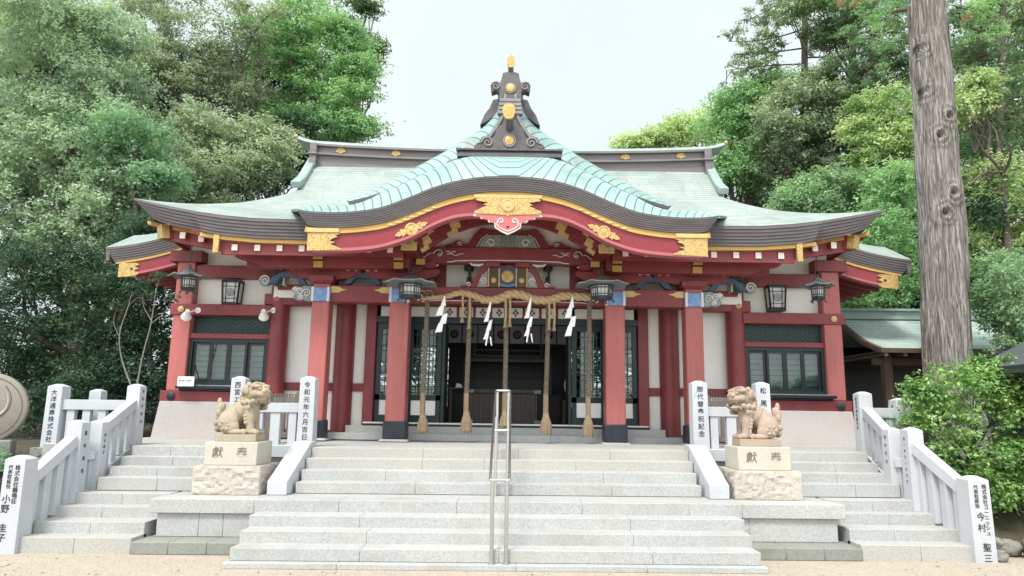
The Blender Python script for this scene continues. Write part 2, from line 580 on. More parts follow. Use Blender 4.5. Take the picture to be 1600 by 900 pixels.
M['roof_mint'] = copper_roof("patinated_roof_mint", (0.265, 0.405, 0.385), (0.06, 0.075, 0.075), 0.0, 0.13, 0.8)
M['roof_side'] = copper_roof("patinated_roof_side", (0.37, 0.47, 0.43), (0.13, 0.16, 0.15), 0.8, 0.10, 0.35)


def make_glass():
    mt, n, l, b = nodes_of("window_glass")
    tr = n.new("ShaderNodeBsdfTransparent"); tr.inputs["Color"].default_value = (0.86, 0.92, 0.90, 1)
    gl = n.new("ShaderNodeBsdfGlossy"); gl.inputs["Roughness"].default_value = 0.03
    fr = n.new("ShaderNodeFresnel"); fr.inputs["IOR"].default_value = 1.6
    mx = n.new("ShaderNodeMixShader")
    l.new(fr.outputs[0], mx.inputs[0]); l.new(tr.outputs[0], mx.inputs[1]); l.new(gl.outputs[0], mx.inputs[2])
    l.new(mx.outputs[0], n["Material Output"].inputs["Surface"])
    return mt


M['glass'] = make_glass()


def sand():
    mt, n, l, b = nodes_of("sandy_gravel")
    vec = coords(n, l)
    g = noise_tex(n, l, vec, 38, 4, 0.75)
    g2 = noise_tex(n, l, vec, 9, 4, 0.65)
    s = noise_tex(n, l, vec, 0.8, 5, 0.6)
    col = ramp(n, l, g, [(0.30, (0.20, 0.15, 0.11)), (0.44, (0.385, 0.325, 0.265)), (0.60, (0.475, 0.415, 0.345)), (0.74, (0.66, 0.60, 0.52))])
    col = mixc(n, l, 0.3, col, ramp(n, l, g2, [(0.3, (0.34, 0.27, 0.195)), (0.7, (0.58, 0.50, 0.40))]))
    col = mixc(n, l, ramp(n, l, s, [(0.45, (0, 0, 0)), (0.75, (0.4, 0.4, 0.4))]), col, (0.50, 0.43, 0.34))
    vo = n.new("ShaderNodeTexVoronoi"); vo.inputs["Scale"].default_value = 11
    l.new(vec, vo.inputs["Vector"])
    spots = math_node(n, l, 'LESS_THAN', vo.outputs["Distance"], 0.16)
    col = mixc(n, l, math_node(n, l, 'MULTIPLY', spots, 0.55), col, (0.20, 0.14, 0.09))
    l.new(col, b.inputs["Base Color"])
    b.inputs["Roughness"].default_value = 0.95
    bump(n, l, b, g, 0.9, 0.03)
    return mt


M['sand'] = sand()

# ------------------------------------------------------------ ground and terrain
g = MB()
xs = [-160, -90, -60, -25, -12, -6, 0, 6, 12, 25, 60, 90, 160]
ys = [-120, -40, -15, -8, -4, -2, 0, 2, 6, 20, 60, 160]
g.grid([[(x, y, 0.0) for x in xs] for y in ys])
tag(g.build("ground", M['sand'], smooth=0), kind="structure")


def hill_z(x, y):
    ax = abs(x)
    t = min(1, max(0, (y - 1.5) / 2.6)); t = t * t * (3 - 2 * t)
    side = min(1, max(0, (ax - 6.3) / 0.5))
    z = -0.06 + t * 1.16 * side + max(0, y - 9) * 0.055
    z += 0.06 * noise.noise(Vector((x * 0.7, y * 0.7, 0))) * side
    return z


g = MB()
xs = sorted(set([round(-60 + 4 * i, 2) for i in range(31)] + [round(s * (6.2 + 0.3 * i), 2) for i in range(22) for s in (-1, 1)]))
ys = [1.3 + 0.35 * i for i in range(24)] + [10 + 3 * i for i in range(26)]
g.grid([[(x, y, hill_z(x, y)) for x in xs] for y in ys])
tag(g.build("hillside", M['soil'], smooth=60), kind="structure")

# terrace on which the hall stands
tr = MB()
tr.box(-4.62, 4.62, 3.10, 16.0, 0.0, 1.262)
tr.box(-7.62, -4.62, 3.14, 16.0, 0.0, 1.262)
tr.box(4.62, 7.62, 3.14, 16.0, 0.0, 1.262)
tag(tr.build("terrace", M['granite'], smooth=0), kind="structure")


# ------------------------------------------------------------ stairs
def blocks(mb, x0, x1, y0, y1, z0, z1, joints=(), gap=0.004):
    """a course of dressed stones side by side with fine open joints"""
    xs_ = [x0] + sorted(joints) + [x1]
    for a, b in zip(xs_[:-1], xs_[1:]):
        mb.box(a + (gap / 2 if a != x0 else 0), b - (gap / 2 if b != x1 else 0), y0, y1, z0, z1)
    if joints:
        mb.box(x0 + 0.01, x1 - 0.01, y0 + 0.012, y1 - 0.002, z0 + 0.002, z1 - 0.012)
    return mb


def joints(x0, x1, n, seed):
    r = random.Random(seed)
    st = (x1 - x0) / n
    return [x0 + st * (i + 1) + r.uniform(-0.22, 0.22) * st for i in range(n - 1)]


stair = thing("stone_staircase", "wide grey granite staircase with low and high flights climbing to the shrine terrace", "staircase", (0, 0, 0))
Z = [0.066, 0.215, 0.358, 0.500, 0.656]
HW = [3.235, 3.20, 3.215, 3.235]
YF = [-0.13, 0.0, 0.34, 0.68]
blocks(MB(), -HW[0], HW[0], YF[0], 0.3, 0.0, Z[0], joints(-HW[0], HW[0], 4, 1)).build("foundation_slab", M['granite'], stair, bevel=0.006)
for k in range(1, 4):
    blocks(MB(), -HW[k], HW[k], YF[k], YF[k] + 0.42, Z[k - 1] - 0.12 if k > 1 else Z[0] + 0.002, Z[k], joints(-HW[k], HW[k], 4, 10 + k)).build("step", M['granite'], stair, bevel=0.007)
# landing with its coping
blocks(MB(), -4.72, 4.72, 1.02, 1.45, Z[3] - 0.03, Z[4], [-3.3, -2.15, -0.55, 1.15, 2.6, 3.32]).build("landing_coping", M['granite'], stair, bevel=0.007)
blocks(MB(), -4.70, 4.70, 1.452, 3.12, Z[3] - 0.03, Z[4] - 0.003, [-2.9, -1.4, 0.1, 1.6, 3.1]).build("landing", M['granite_warm'], stair, bevel=0.004)
for s in (-1, 1):
    b = MB()
    xa, xb = sorted((s * 3.24, s * 4.62))
    blocks(b, xa, xb, 1.07, 1.6, 0.16, Z[3] - 0.034, [s * 3.72 - 0.0, s * 4.05] if s < 0 else [3.42])
    b.build("landing_wall", M['granite'], stair, bevel=0.006)
    xa, xb = sorted((s * 3.24, s * 4.74))
    blocks(MB(), xa, xb, 0.66, 1.6, 0.0, 0.157, [s * 3.75, s * 4.25]).build("plinth_stone", M['granite_dark'], stair, bevel=0.012)
    b = MB()
    b.box(*sorted((s * 4.625, s * 4.58)), 1.601, 3.1, 0.0, Z[3] - 0.034)
    b.build("landing_side_wall", M['granite'], stair)
ZU = [0.815, 0.968, 1.120, 1.270]
YU = [1.80, 2.10, 2.41, 2.72]
HU = [2.98, 2.99, 3.02, 3.03]
for k in range(4):
    z0 = (Z[4] + 0.002) if k == 0 else ZU[k - 1] - 0.10
    blocks(MB(), -HU[k] + 0.0, HU[k], YU[k], YU[k] + (0.5 if k < 3 else 0.75), z0, ZU[k], joints(-HU[k], HU[k], 4, 20 + k)).build(
        "step", M['granite' if k < 2 else 'granite_warm'], stair, bevel=0.007)
for s in (-1, 1):       # sloping cheek stones beside the high flight
    prof = [(1.56, Z[4] + 0.001), (3.0, Z[4] + 0.001), (3.0, 1.36), (2.72, 1.36), (1.56, Z[4] + 0.19)]
    b = MB()
    n_ = len(prof)
    x0, x1 = s * 3.035, s * 3.32
    v = [(x0, y, z) for y, z in prof] + [(x1, y, z) for y, z in prof]
    f = [tuple(range(n_)), tuple(range(2 * n_ - 1, n_ - 1, -1))] + [(i, n_ + i, n_ + (i + 1) % n_, (i + 1) % n_) for i in range(n_)]
    if s > 0: f = [q[::-1] for q in f]
    b._add(v, f)
    b.build("cheek_stone", M['granite_white'], stair, bevel=0.008)
    # retaining wall of the terrace beside it, seen behind the lion
    b = MB()
    xa, xb = sorted((s * 3.325, s * 4.6))
    blocks(b, xa, xb, 2.98, 3.098, Z[4] + 0.002, 1.10, [s * 3.9, s * 4.3])
    b.build("retaining_wall", M['granite'], stair)
    blocks(MB(), xa, xb, 2.90, 3.5, 1.102, 1.29, [s * 4.05]).build("terrace_coping", M['granite_white'], stair, bevel=0.006)

# side flights
ZS = [0.045, 0.20, 0.35, 0.50, 0.652, 0.845, 0.98, 1.118, 1.266]
YS = [0.64, 0.68, 1.00, 1.38, 1.66, 1.95, 2.23, 2.51, 2.80]
for s, lab in ((-1, "narrow granite side steps below the round carved stone"), (1, "narrow granite side steps beside the leafy green bush")):
    sf = thing("side_steps", lab, "staircase", (s * 5.4, 0.6, 0))
    ORG[sf.name] = (s * 5.4, 0.6, 0)
    for k in range(1, 9):
        lower = k <= 4
        xi = 4.745 if lower else 4.63
        xo = [0, 6.24, 6.24, 6.24, 6.24, 5.98, 5.97, 5.96, 5.95][k]
        if k >= 5: xi = 4.3 if k < 8 else 4.635
        xa, xb = sorted((s * xi, s * xo))
        z0 = -0.02 if k == 1 else ZS[k - 1] - 0.1
        z0 = max(z0, 0.657 + 0.002) if k >= 5 and xi < 4.6 else z0
        y1 = YS[k] + (0.40 if k not in (4, 8) else (0.42 if k == 4 else 0.335))
        mt = M['granite_warm'] if k == 1 else M['granite']
        blocks(MB(), xa, xb, YS[k], y1, z0, ZS[k], joints(xa, xb, 2, 40 + k + s * 7)).build("step", mt, sf, bevel=0.007)
    b = MB()
    xa, xb = sorted((s * 4.755, s * 5.9))
    b.box(xa, xb, 1.45, 2.79, -0.02, 0.40)
    b.build("step_core", M['granite'], sf)

# ------------------------------------------------------------ stone fences


def post(parent, x, y, z0, z1, w, rot=0.0, name="post"):
    b = MB()
    h = w * 0.16
    b.frustum((0, 0), 0, w * 1.0, w * 1.0, z1 - z0 - h, w * 0.93, w * 0.93)
    b.frustum((0, 0), z1 - z0 - h - 0.0005, w * 0.929, w * 0.929, z1 - z0, w * 0.30, w * 0.30)
    o = b.build(name, M['granite_white'], parent, bevel=0.006, org=(0, 0, 0))
    o.location = (x - parent.location.x, y - parent.location.y, z0 - parent.location.z)
    o.rotation_euler.z = rot
    return o


def ink(p, body, size, w, top, dx=0.0, side=False, faded=False, line=0.98):
    """vertical brush writing on the front (or inner side) face of a post; top is measured down from the post's head"""
    hgt = max(v.co.z for v in p.data.vertices)
    t = w * 0.5 - 0.0 
    mt = M['ink_faded'] if faded else M['ink']
    zt = hgt - top
    slope = math.atan2(w * 0.035, hgt)
    off = w / 2 - (w * 0.035) * (zt / hgt) + 0.004
    if not side:
        o = text(body, size, mt, p, (dx, -off, zt), (PI / 2 - slope * 0.98, 0, 0), line=line)
    else:
        s_ = side
        o = text(body, size, mt, p, (s_ * off, dx, zt), (PI / 2 - slope * 0.98, 0, s_ * PI / 2), line=line)
    return o


def rail(parent, a, b, w, h, name="rail"):
    q = MB().bar(a, b, w, h)
    return q.build(name, M['granite_white'], parent, bevel=0.006, org=tuple(parent.location))


def baluster(parent, x, y, z0, z1, w=0.15, d=0.10):
    q = MB().box(x - w / 2, x + w / 2, y - d / 2, y + d / 2, z0, z1)
    return q.build("baluster", M['granite_white'], parent, bevel=0.005, org=tuple(parent.location))


def step_z(y):
    z = 0
    for k in range(1, 9):
        if y >= YS[k] - 0.02: z = ZS[k]
    return z


def side_fence(s, lab):
    X = lambda px, py, Y: at(px, py, Y)
    if s < 0:
        pf, p1, p2, pt, pfar, pm = X(27, 780, .75), X(118, 715, 1.75), X(150, 715, 2.15), X(210, 650, 3.35), X(88, 650, 3.35), X(150, 650, 3.7)
        tops = [X(27, 711, .75).z, X(125, 656, 1.75).z, X(152, 656, 2.15).z, X(212, 600, 3.35).z, X(92, 600, 3.35).z, X(150, 608, 3.7).z]
    else:
        pf, p1, p2, pt, pfar, pm = X(1525, 815, .75), X(1427, 715, 1.75), X(1396, 715, 2.15), X(1350, 655, 3.35), X(1408, 660, 3.35), X(1403, 655, 3.7)
        tops = [X(1514, 743, .75).z, X(1425, 668, 1.75).z, X(1395, 668, 2.15).z, X(1347, 612, 3.35).z, X(1408, 622, 3.35).z, X(1403, 630, 3.7).z]
    loc = (pf.x, pf.y, 0)
    t = thing("stone_fence", lab, "fence", loc)
    a = post(t, pf.x, pf.y, -0.03, tops[0], 0.29)
    b1 = post(t, p1.x, p1.y, 0.50, tops[1], 0.24)
    b2 = post(t, p2.x, p2.y, 0.55, tops[2], 0.22)
    c = post(t, pt.x, pt.y, 1.20, tops[3], 0.24)
    d = post(t, pfar.x, pfar.y, 1.20, tops[4], 0.27)
    # lower sloping rail
    z1a, z1b = 0.86, tops[1] - 0.29
    rail(t, (pf.x, pf.y + 0.12, z1a), (p1.x, p1.y - 0.1, z1b), 0.17, 0.15)
    for q in (0.2, 0.42, 0.64, 0.84):
        y = pf.y + (p1.y - pf.y) * q + 0.02
        x = pf.x + (p1.x - pf.x) * q
        baluster(t, x, y, step_z(y) - 0.12, z1a + (z1b - z1a) * (y - pf.y - .12) / (p1.y - pf.y - .22) - 0.05, 0.12, 0.14)
    # short level rail between the pair of posts
    rail(t, (p1.x, p1.y + 0.1, tops[1] - 0.52), (p2.x, p2.y - 0.1, tops[2] - 0.52), 0.13, 0.13)
    for q in (0.35, 0.7):
        baluster(t, p1.x + (p2.x - p1.x) * q, p1.y + (p2.y - p1.y) * q, 0.55, tops[1] - 0.57, 0.07, 0.09)
    # upper sloping rail
    z2a, z2b = tops[2] - 0.14, tops[3] - 0.34
    rail(t, (p2.x, p2.y + 0.05, z2a), (pt.x, pt.y - 0.1, z2b), 0.15, 0.15)
    for q in (0.2, 0.4, 0.6, 0.8):
        x, y = p2.x + (pt.x - p2.x) * q, p2.y + (pt.y - p2.y) * q
        baluster(t, x, y, step_z(y) - 0.15, z2a + (z2b - z2a) * q - 0.05, 0.10, 0.12)
    # sloping kerb under the balusters
    rail(t, (p2.x, p2.y, 0.80), (pt.x, pt.y - 0.05, 1.20), 0.16, 0.13, "kerb_stone")
    # level fence running outward on the terrace
    zr = tops[3] - 0.36
    rail(t, (pt.x + s * 0.1, pt.y, zr), (pfar.x - s * 0.1, pfar.y, zr), 0.15, 0.17)
    n_ = 4 if s < 0 else 2
    for i in range(n_):
        q = (i + 1) / (n_ + 1)
        baluster(t, pt.x + (pfar.x - pt.x) * q, pt.y, 1.21, zr - 0.084, 0.13, 0.10)
    post(t, pm.x, pm.y, 1.20, tops[5], 0.22)
    blocks(MB(), *sorted((pt.x, pfar.x + s * 0.25)), pt.y - 0.2, pt.y + 0.7, 0.55, 1.203, [(pt.x + pfar.x) / 2]).build(
        "base_wall", M['granite_dark'], t, bevel=0.01, org=loc)
    return a, b1, b2, c, d


a, b1, b2, c, d = side_fence(-1, "white granite fence stepping down the left side of the stairs past the round stone")
ink(a, "株式会社鶴鳴荘", 0.072, 0.29, 0.12, 0.05)
ink(a, "代表取締役", 0.062, 0.29, 0.12, -0.045)
ink(a, "小野", 0.115, 0.29, 0.50, -0.05, line=1.05)
ink(a, "圭子", 0.115, 0.29, 0.86, -0.05, line=1.05)
ink(b1, "高本真司", 0.07, 0.24, 0.16, 0.0, side=1, line=2.6)
ink(b2, "宮川春子", 0.055, 0.22, 0.2, 0.0, side=1, line=1.6)
ink(c, "西宮奉賛会", 0.055, 0.24, 0.1, 0.0, side=1, line=2.3)
ink(d, "大洋通商株式会社", 0.105, 0.27, 0.1, 0.0, line=1.06)
a, b1, b2, c, d = side_fence(1, "white granite fence stepping down the right side of the stairs against the bush")
ink(a, "株式会社コーニッシュ", 0.066, 0.29, 0.10, 0.06)
ink(a, "代表取締役", 0.060, 0.29, 0.11, -0.05)
ink(a, "今村", 0.11, 0.29, 0.46, -0.02, line=1.25)
ink(a, "聖三", 0.11, 0.29, 0.84, 0.02, line=1.2)
ink(b1, "ロータリークラブ", 0.055, 0.24, 0.14, 0.0, side=-1, line=1.6)
ink(b2, "高木正夫", 0.055, 0.22, 0.12, 0.0, side=-1, line=2.2)
ink(c, "西宮市神社総代会", 0.06, 0.24, 0.1, 0.0, side=-1, line=1.15)
ink(d, "氏子", 0.07, 0.27, 0.12, 0.0, side=-1, line=1.4)


def terrace_fence(s, lab, text_front, text_back):
    if s < 0:
        p, pb = at(481, 650, 3.2), at(373, 640, 3.2)
        zt, zb = at(478, 588, 3.2).z, at(373, 588, 3.2).z
    else:
        p, pb = at(1092, 650, 3.2), at(1190, 640, 3.2)
        zt, zb = at(1088, 595, 3.2).z, at(1190, 597, 3.2).z
    t = thing("terrace_fence", lab, "fence", (p.x, p.y, 1.27))
    a = post(t, p.x, p.y, 1.288, zt, 0.27)
    bq = post(t, pb.x, pb.y, 1.10, zb, 0.25)
    zr = 1.90
    rail(t, (p.x + s * 0.11, p.y, zr), (pb.x - s * 0.1, pb.y, zr), 0.16, 0.16)
    n_ = 4
    for i in range(n_):
        x = p.x + s * (0.24 + i * 0.29)
        baluster(t, x, p.y, 1.288, zr - 0.078, 0.16 if i else 0.13, 0.12)
    ink(a, text_front, 0.105, 0.27, 0.10, 0.0, line=1.17)
    ink(bq, text_back, 0.11, 0.25, 0.10, 0.0, line=1.1 if s < 0 else 1.9)


terrace_fence(-1, "short white granite fence on the terrace behind the closed mouthed lion dog", "令和元年六月吉日", "西宮エア")
terrace_fence(1, "short white granite fence on the terrace behind the open mouthed lion dog", "御代替奉祝記念", "松尾")


# ------------------------------------------------------------ guardian lions
def rough_block(w, d, h, amp, seed, fine=0.03):
    b = MB()
    nx, ny, nz = int(w / fine), int(d / fine), int(h / fine)

    def P(u, v, w_, face):
        p = Vector(((u - .5) * w, (v - .5) * d, w_ * h))
        e = min(min(u, 1 - u) * w, min(v, 1 - v) * d) if face == 'z' else 1
        nvec = {'y-': (0, -1, 0), 'y+': (0, 1, 0), 'x-': (-1, 0, 0), 'x+': (1, 0, 0), 'z': (0, 0, 0)}[face]
        k = amp * (noise.fractal(p * 14 + Vector((seed, 0, 0)), 1.0, 2.0, 4) + 0.35)
        edge = min(u, 1 - u, 1) if face[0] == 'y' else min(v, 1 - v)
        if face != 'z':
            ed = min(edge * (w if face[0] == 'y' else d), w_ * h, (1 - w_) * h)
            k *= min(1, ed / 0.04)
        return p + Vector(nvec) * k

    lin = lambda n: [i / n for i in range(n + 1)]
    b.grid([[P(u, 0, z, 'y-') for u in lin(nx)] for z in lin(nz)])
    b.grid([[P(u, 1, z, 'y+') for u in lin(nx)] for z in lin(nz)], flip=True)
    b.grid([[P(0, v, z, 'x-') for v in lin(ny)] for z in lin(nz)], flip=True)
    b.grid([[P(1, v, z, 'x+') for v in lin(ny)] for z in lin(nz)])
    b.grid([[P(u, v, 1, 'z') for u in lin(nx)] for v in lin(ny)])
    return b


def lion_mesh(open_mouth):
    """seated lion dog facing +X with its head turned a little to -Y (towards the court)"""
    b = MB()
    Ry = lambda a: Matrix.Rotation(math.radians(a), 3, 'Y')
    Rz = lambda a: Matrix.Rotation(math.radians(a), 3, 'Z')
    B = lambda c, r, Mx=None: b.ball(c, r, 14, 10, Mx)
    # trunk
    B((-.20, 0, .21), (.19, .17, .20)); B((-.12, 0, .30), (.20, .165, .17), Ry(-35)); B((.02, 0, .40), (.20, .16, .165), Ry(-40))
    B((.13, 0, .44), (.15, .16, .20), Ry(-10)); B((.16, 0, .34), (.11, .13, .16)); B((.15, 0, .56), (.13, .135, .16))
    for s in (-1, 1):
        B((-.17, s * .125, .19), (.18, .085, .18)); B((-.10, s * .14, .13), (.13, .07, .12), Ry(35))
        B((-.02, s * .15, .045), (.15, .065, .05)); B((.10, s * .15, .05), (.06, .065, .05))
        for i in range(3): B((.13 + .012 * abs(i - 1) * -1, s * .15 + (i - 1) * .04, .04), (.04, .022, .038))
        b.tube([(.16, s * .11, .42), (.19, s * .12, .28), (.20, s * .12, .18), (.21, s * .12, .05)], [.085, .075, .062, .066], 12)
        B((.24, s * .12, .05), (.09, .072, .055))
        for i in range(3): B((.31, s * .12 + (i - 1) * .045, .042), (.04, .024, .04))
        for i in range(3): B((.135 - .01 * i, s * .165, .20 + .055 * i), (.035, .03, .032))
        # curls of hair on haunch and shoulder
        for a in range(6):
            B((-.20 + .075 * math.cos(a * 1.05), s * .20, .15 + .065 * math.sin(a * 1.05)), (.026, .018, .026))
    for i in range(9): B((-.27 + .05 * i, 0, .405 + .031 * i - (0.02 if i < 2 else 0)), (.035, .022, .03))
    # tail, a flame of curls
    for c, r in (((-.37, 0, .10), (.06, .10, .07)), ((-.385, .05, .19), (.055, .06, .06)), ((-.385, -.05, .19), (.055, .06, .06)),
                 ((-.38, .0, .28), (.05, .085, .06)), ((-.37, .05, .35), (.045, .05, .07)), ((-.37, -.05, .35), (.045, .05, .07)),
                 ((-.36, 0, .43), (.065, .075, .11)), ((-.33, 0, .45), (.05, .05, .08)), ((-.385, 0, .53), (.042, .045, .08)), ((-.40, .04, .42), (.035, .035, .06)), ((-.40, -.04, .42), (.035, .035, .06))):
        B(c, r)
    # head built at the origin, then turned
    h = MB()
    Hb = lambda c, r, Mx=None: h.ball(c, r, 14, 10, Mx)
    Hb((0, 0, 0), (.15, .145, .135)); Hb((.10, 0, -.005), (.11, .125, .10)); Hb((.165, 0, -.025), (.085, .118, .062))
    Hb((.215, 0, .025), (.045, .062, .042))                                           # nose
    for s in (-1, 1):
        Hb((.24, s * .038, .012), (.024, .030, .024))
        Hb((.145, s * .075, .088), (.06, .058, .030), Rz(s * 20)); Hb((.185, s * .068, .052), (.024, .028, .024))   # brow, eye
        Hb((.12, s * .115, -.015), (.055, .03, .045)); Hb((-.01, s * .150, .05), (.055, .028, .075), Ry(-25))       # cheek, ear
        Hb((.18, s * .06, -.035), (.05, .045, .03))
    if open_mouth:
        Hb((.12, 0, -.135), (.10, .085, .030), Ry(14)); Hb((.06, 0, -.09), (.08, .09, .05))
        Hb((.13, 0, -.108), (.07, .045, .016), Ry(14))
        for s in (-1, 1): Hb((.185, s * .055, -.075), (.012, .013, .026))
    else:
        Hb((.12, 0, -.095), (.095, .09, .038)); Hb((.17, 0, -.085), (.045, .065, .03))
    for s in (-1, 1): Hb((.10, s * .08, -.125 if not open_mouth else -.155), (.04, .03, .03))
    Hb((.13, 0, -.125 if not open_mouth else -.165), (.035, .03, .03))
    rr = random.Random(5)
    for i in range(110):                                                            # mane of curls
        th, ph = rr.uniform(0, 2 * PI), rr.uniform(-.95, .95)
        d_ = Vector((math.cos(th) * math.sqrt(1 - ph * ph), math.sin(th) * math.sqrt(1 - ph * ph), ph))
        if d_.x > .14 + .10 * (d_.z < -.3): continue
        Hb(Vector((-.02 + d_.x * .16, d_.y * .158, -.02 + d_.z * .165)), rr.uniform(.026, .040))
    for i in range(7): Hb((.07 + .02 * math.cos(i), (i - 3) * .040, .135 - .004 * (i - 3) ** 2), .034)
    for s in (-1, 1):
        for i in range(5): Hb((-.05 + .045 * i, s * (.165 - .006 * i), -.12 - .015 * (i % 2)), .036)
        for i in range(4): Hb((-.09 + .05 * i, s * .15, -.20), (.032, .03, .042))
    h.xf(Matrix.Translation((.195, 0, .680)) @ Matrix.Scale(1.17, 4) @ Matrix.Rotation(math.radians(-30), 4, 'Z') @ Matrix.Rotation(math.radians(-4), 4, 'Y'))
    b._add(h.v, h.f)
    tmp = b.build("lion_body", M['lion'], None, smooth=0)
    rm = tmp.modifiers.new("r", 'REMESH'); rm.mode = 'VOXEL'; rm.voxel_size = 0.0075
    smo = tmp.modifiers.new("s", 'SMOOTH'); smo.factor = 0.5; smo.iterations = 1
    dg = bpy.context.evaluated_depsgraph_get()
    me = bpy.data.meshes.new_from_object(tmp.evaluated_get(dg))
    bpy.data.objects.remove(tmp)
    me.polygons.foreach_set("use_smooth", [True] * len(me.polygons))
    return me


M['engraved'] = paint("engraved_strokes", (0.17, 0.13, 0.10), 0.8, var=0.3, bmp=0)


def lion(s, px, py, mt, lab, plab, open_mouth):
    y0 = 1.95
    x0 = at(px, 700, y0).x
    ped = thing("stone_pedestal", plab, "pedestal", (x0, y0, Z[4]))
    b = rough_block(0.96, 0.86, 0.40, 0.022, 3 + s)
    base = b.build("rough_base", M['granite_rough'], ped, org=(0, 0, -0.002), smooth=20)
    b = MB().box(-0.385, 0.385, -0.33, 0.33, 0.402, 0.735)
    nb = b.build("name_block", M['granite_cream'], ped, bevel=0.012)
    for ch, dx in (("獻", -0.19), ("奉", 0.165)):
        text(ch, 0.165, M['engraved'], nb, (dx, -0.3325, 0.575), vertical=False)
    st = thing("lion_statue", lab, "statue", (x0, y0, Z[4] + 0.735))
    MB().box(-0.305, 0.305, -0.20, 0.20, 0.0, 0.105).build("base_slab", mt, st, bevel=0.008)
    me = lion_mesh(open_mouth)
    me.materials.clear(); me.materials.append(mt)
    if s > 0:
        me.transform(Matrix.Scale(-1, 4, (1, 0, 0))); me.flip_normals()
    o = bpy.data.objects.new("body", me)
    COL.objects.link(o); o.parent = st; o.location = (0, 0, 0.098)
    o.scale = (0.90, 0.90, 0.90)


lion(-1, 374, 700, M['lion'], "tan stone lion dog seated with its mouth closed, head turned towards the stairs", "two tier cream granite pedestal under the lion dog with the closed mouth", False)
lion(1, 1182, 700, M['lion_pink'], "pinkish stone lion dog seated with its mouth open, in front of the leafy bush side", "two tier cream granite pedestal under the lion dog with the open mouth", True)

# ------------------------------------------------------------ stair handrail
hr = thing("handrail", "double stainless steel handrail rising up the middle of the stairs", "handrail", (0.05, 0.08, 0.066))
hr_org = (0.05, 0.08, 0.066)


def hrp(name, pts, r=0.019, n=10):
    return MB().tube(pts, r, n).build(name, M['steel'], hr, org=hr_org, smooth=50)


for x in (-0.075, 0.16):
    xi = x + (0.03 if x < 0 else -0.03)
    hrp("rail", [(x, -0.06, 1.04), (x, -0.03, 1.055), (x, 2.55, 2.20), (x, 2.62, 2.20)], 0.017)
    hrp("post", [(xi, -0.06, 0.066), (xi, -0.06, 1.04)], 0.024)
    hrp("post", [(xi, 2.50, 1.12), (xi, 2.50, 2.17)], 0.022)
    hrp("post", [(xi, 1.70, 0.656), (xi, 1.70, 1.79)], 0.022)
    MB().lathe([(0.045, 0.0), (0.045, 0.012), (0.026, 0.014)], (xi, -0.06, 0.067), 14).build("foot_plate", M['steel'], hr, org=hr_org)
for y, z in ((-0.06, 1.04), (1.30, 1.60), (2.60, 2.20)):
    hrp("crossbar", [(-0.075, y, z), (0.16, y, z)], 0.017)

# ------------------------------------------------------------ the shrine hall
hall = thing("shrine_hall", "vermilion shrine hall with sweeping mint green copper roof, curved porch gable and gilded fittings", "shrine",
             hall_to_world(HALL_ORG), (0, TILT, 0), org=HALL_ORG)


def part(name, mb, mt, parent=None, bevel=0.0, smooth=35):
    return mb.build(name, M[mt] if isinstance(mt, str) else mt, parent or hall, bevel=bevel, smooth=smooth)


def boxp(name, mt, *b, parent=None, bevel=0.008):
    return part(name, MB().box(*b), mt, parent, bevel)


# ---- main roof
def eave_z(x):
    ax = abs(x)
    return 5.47 + 0.46 * max(0, (ax - 4.0) / 3.45) ** 1.7


HWY = [(4.6, 7.45), (5.2, 6.56), (5.9, 5.78), (6.5, 5.32), (7.0, 5.0), (9.0, 5.22)]


def roof_z(x, y):
    lift = max(0, (abs(x) - 4.0) / 3.45) ** 1.7 * 0.46 * max(0, 1 - (y - 4.6) / 3.2)
    return 5.47 + 0.50 * (y - 4.6) + 0.034 * (y - 4.6) ** 2 + lift


mr = MB()
NU, NV = 60, 26
L_SLOPE = 5.3
for back in (0, 1):
    rows, uvs = [], []
    for i in range(NV + 1):
        y = 4.6 + 4.4 * i / NV
        hw = lerp_curve(HWY, y)
        r, q = [], []
        for j in range(NU + 1):
            x = hw * (2 * j / NU - 1)
            # gentle roll-over along the verge above the hip
            r.append((x, y if not back else 18.0 - y, roof_z(x, y)))
            q.append((i / NV * L_SLOPE / 0.17, x))
        rows.append(r); uvs.append(q)
    mr.grid(rows, uvs, flip=bool(back))
mr.f = [f for f in mr.f if not all(abs(mr.v[i][0]) < 2.05 and mr.v[i][1] < 6.35 for i in f)]     # open over the porch vault
# hipped ends
for s in (-1, 1):
    rows, uvs = [], []
    for i in range(13):
        t = i / 12
        y0 = 4.6 + 2.4 * t
        hw = lerp_curve(HWY, y0)
        r, q = [], []
        for j in range(25):
            y = y0 + (18 - 2 * y0) * j / 24
            r.append((s * hw, y, roof_z(hw, y0) - 0.35 * math.sin(PI * j / 24) * (1 - t)))
            q.append((t * 18, y))
        rows.append(r); uvs.append(q)
    mr.grid(rows, uvs, flip=(s > 0))
main_roof = part("roof", mr, 'roof', smooth=50)


def edge_section(n=6, th=0.36, depth=0.10, lip=0.006):
    """stepped cross-section of the layered eave, offsets (y back, down)"""
    sec = []
    for i in range(n):
        a, b = i / n, (i + 1) / n
        sec += [(depth * a, -th * a), (depth * a, -th * b + 0.008)]
        sec += [(depth * a + lip, -th * b + 0.008), (depth * a + lip, -th * b)]
    return sec


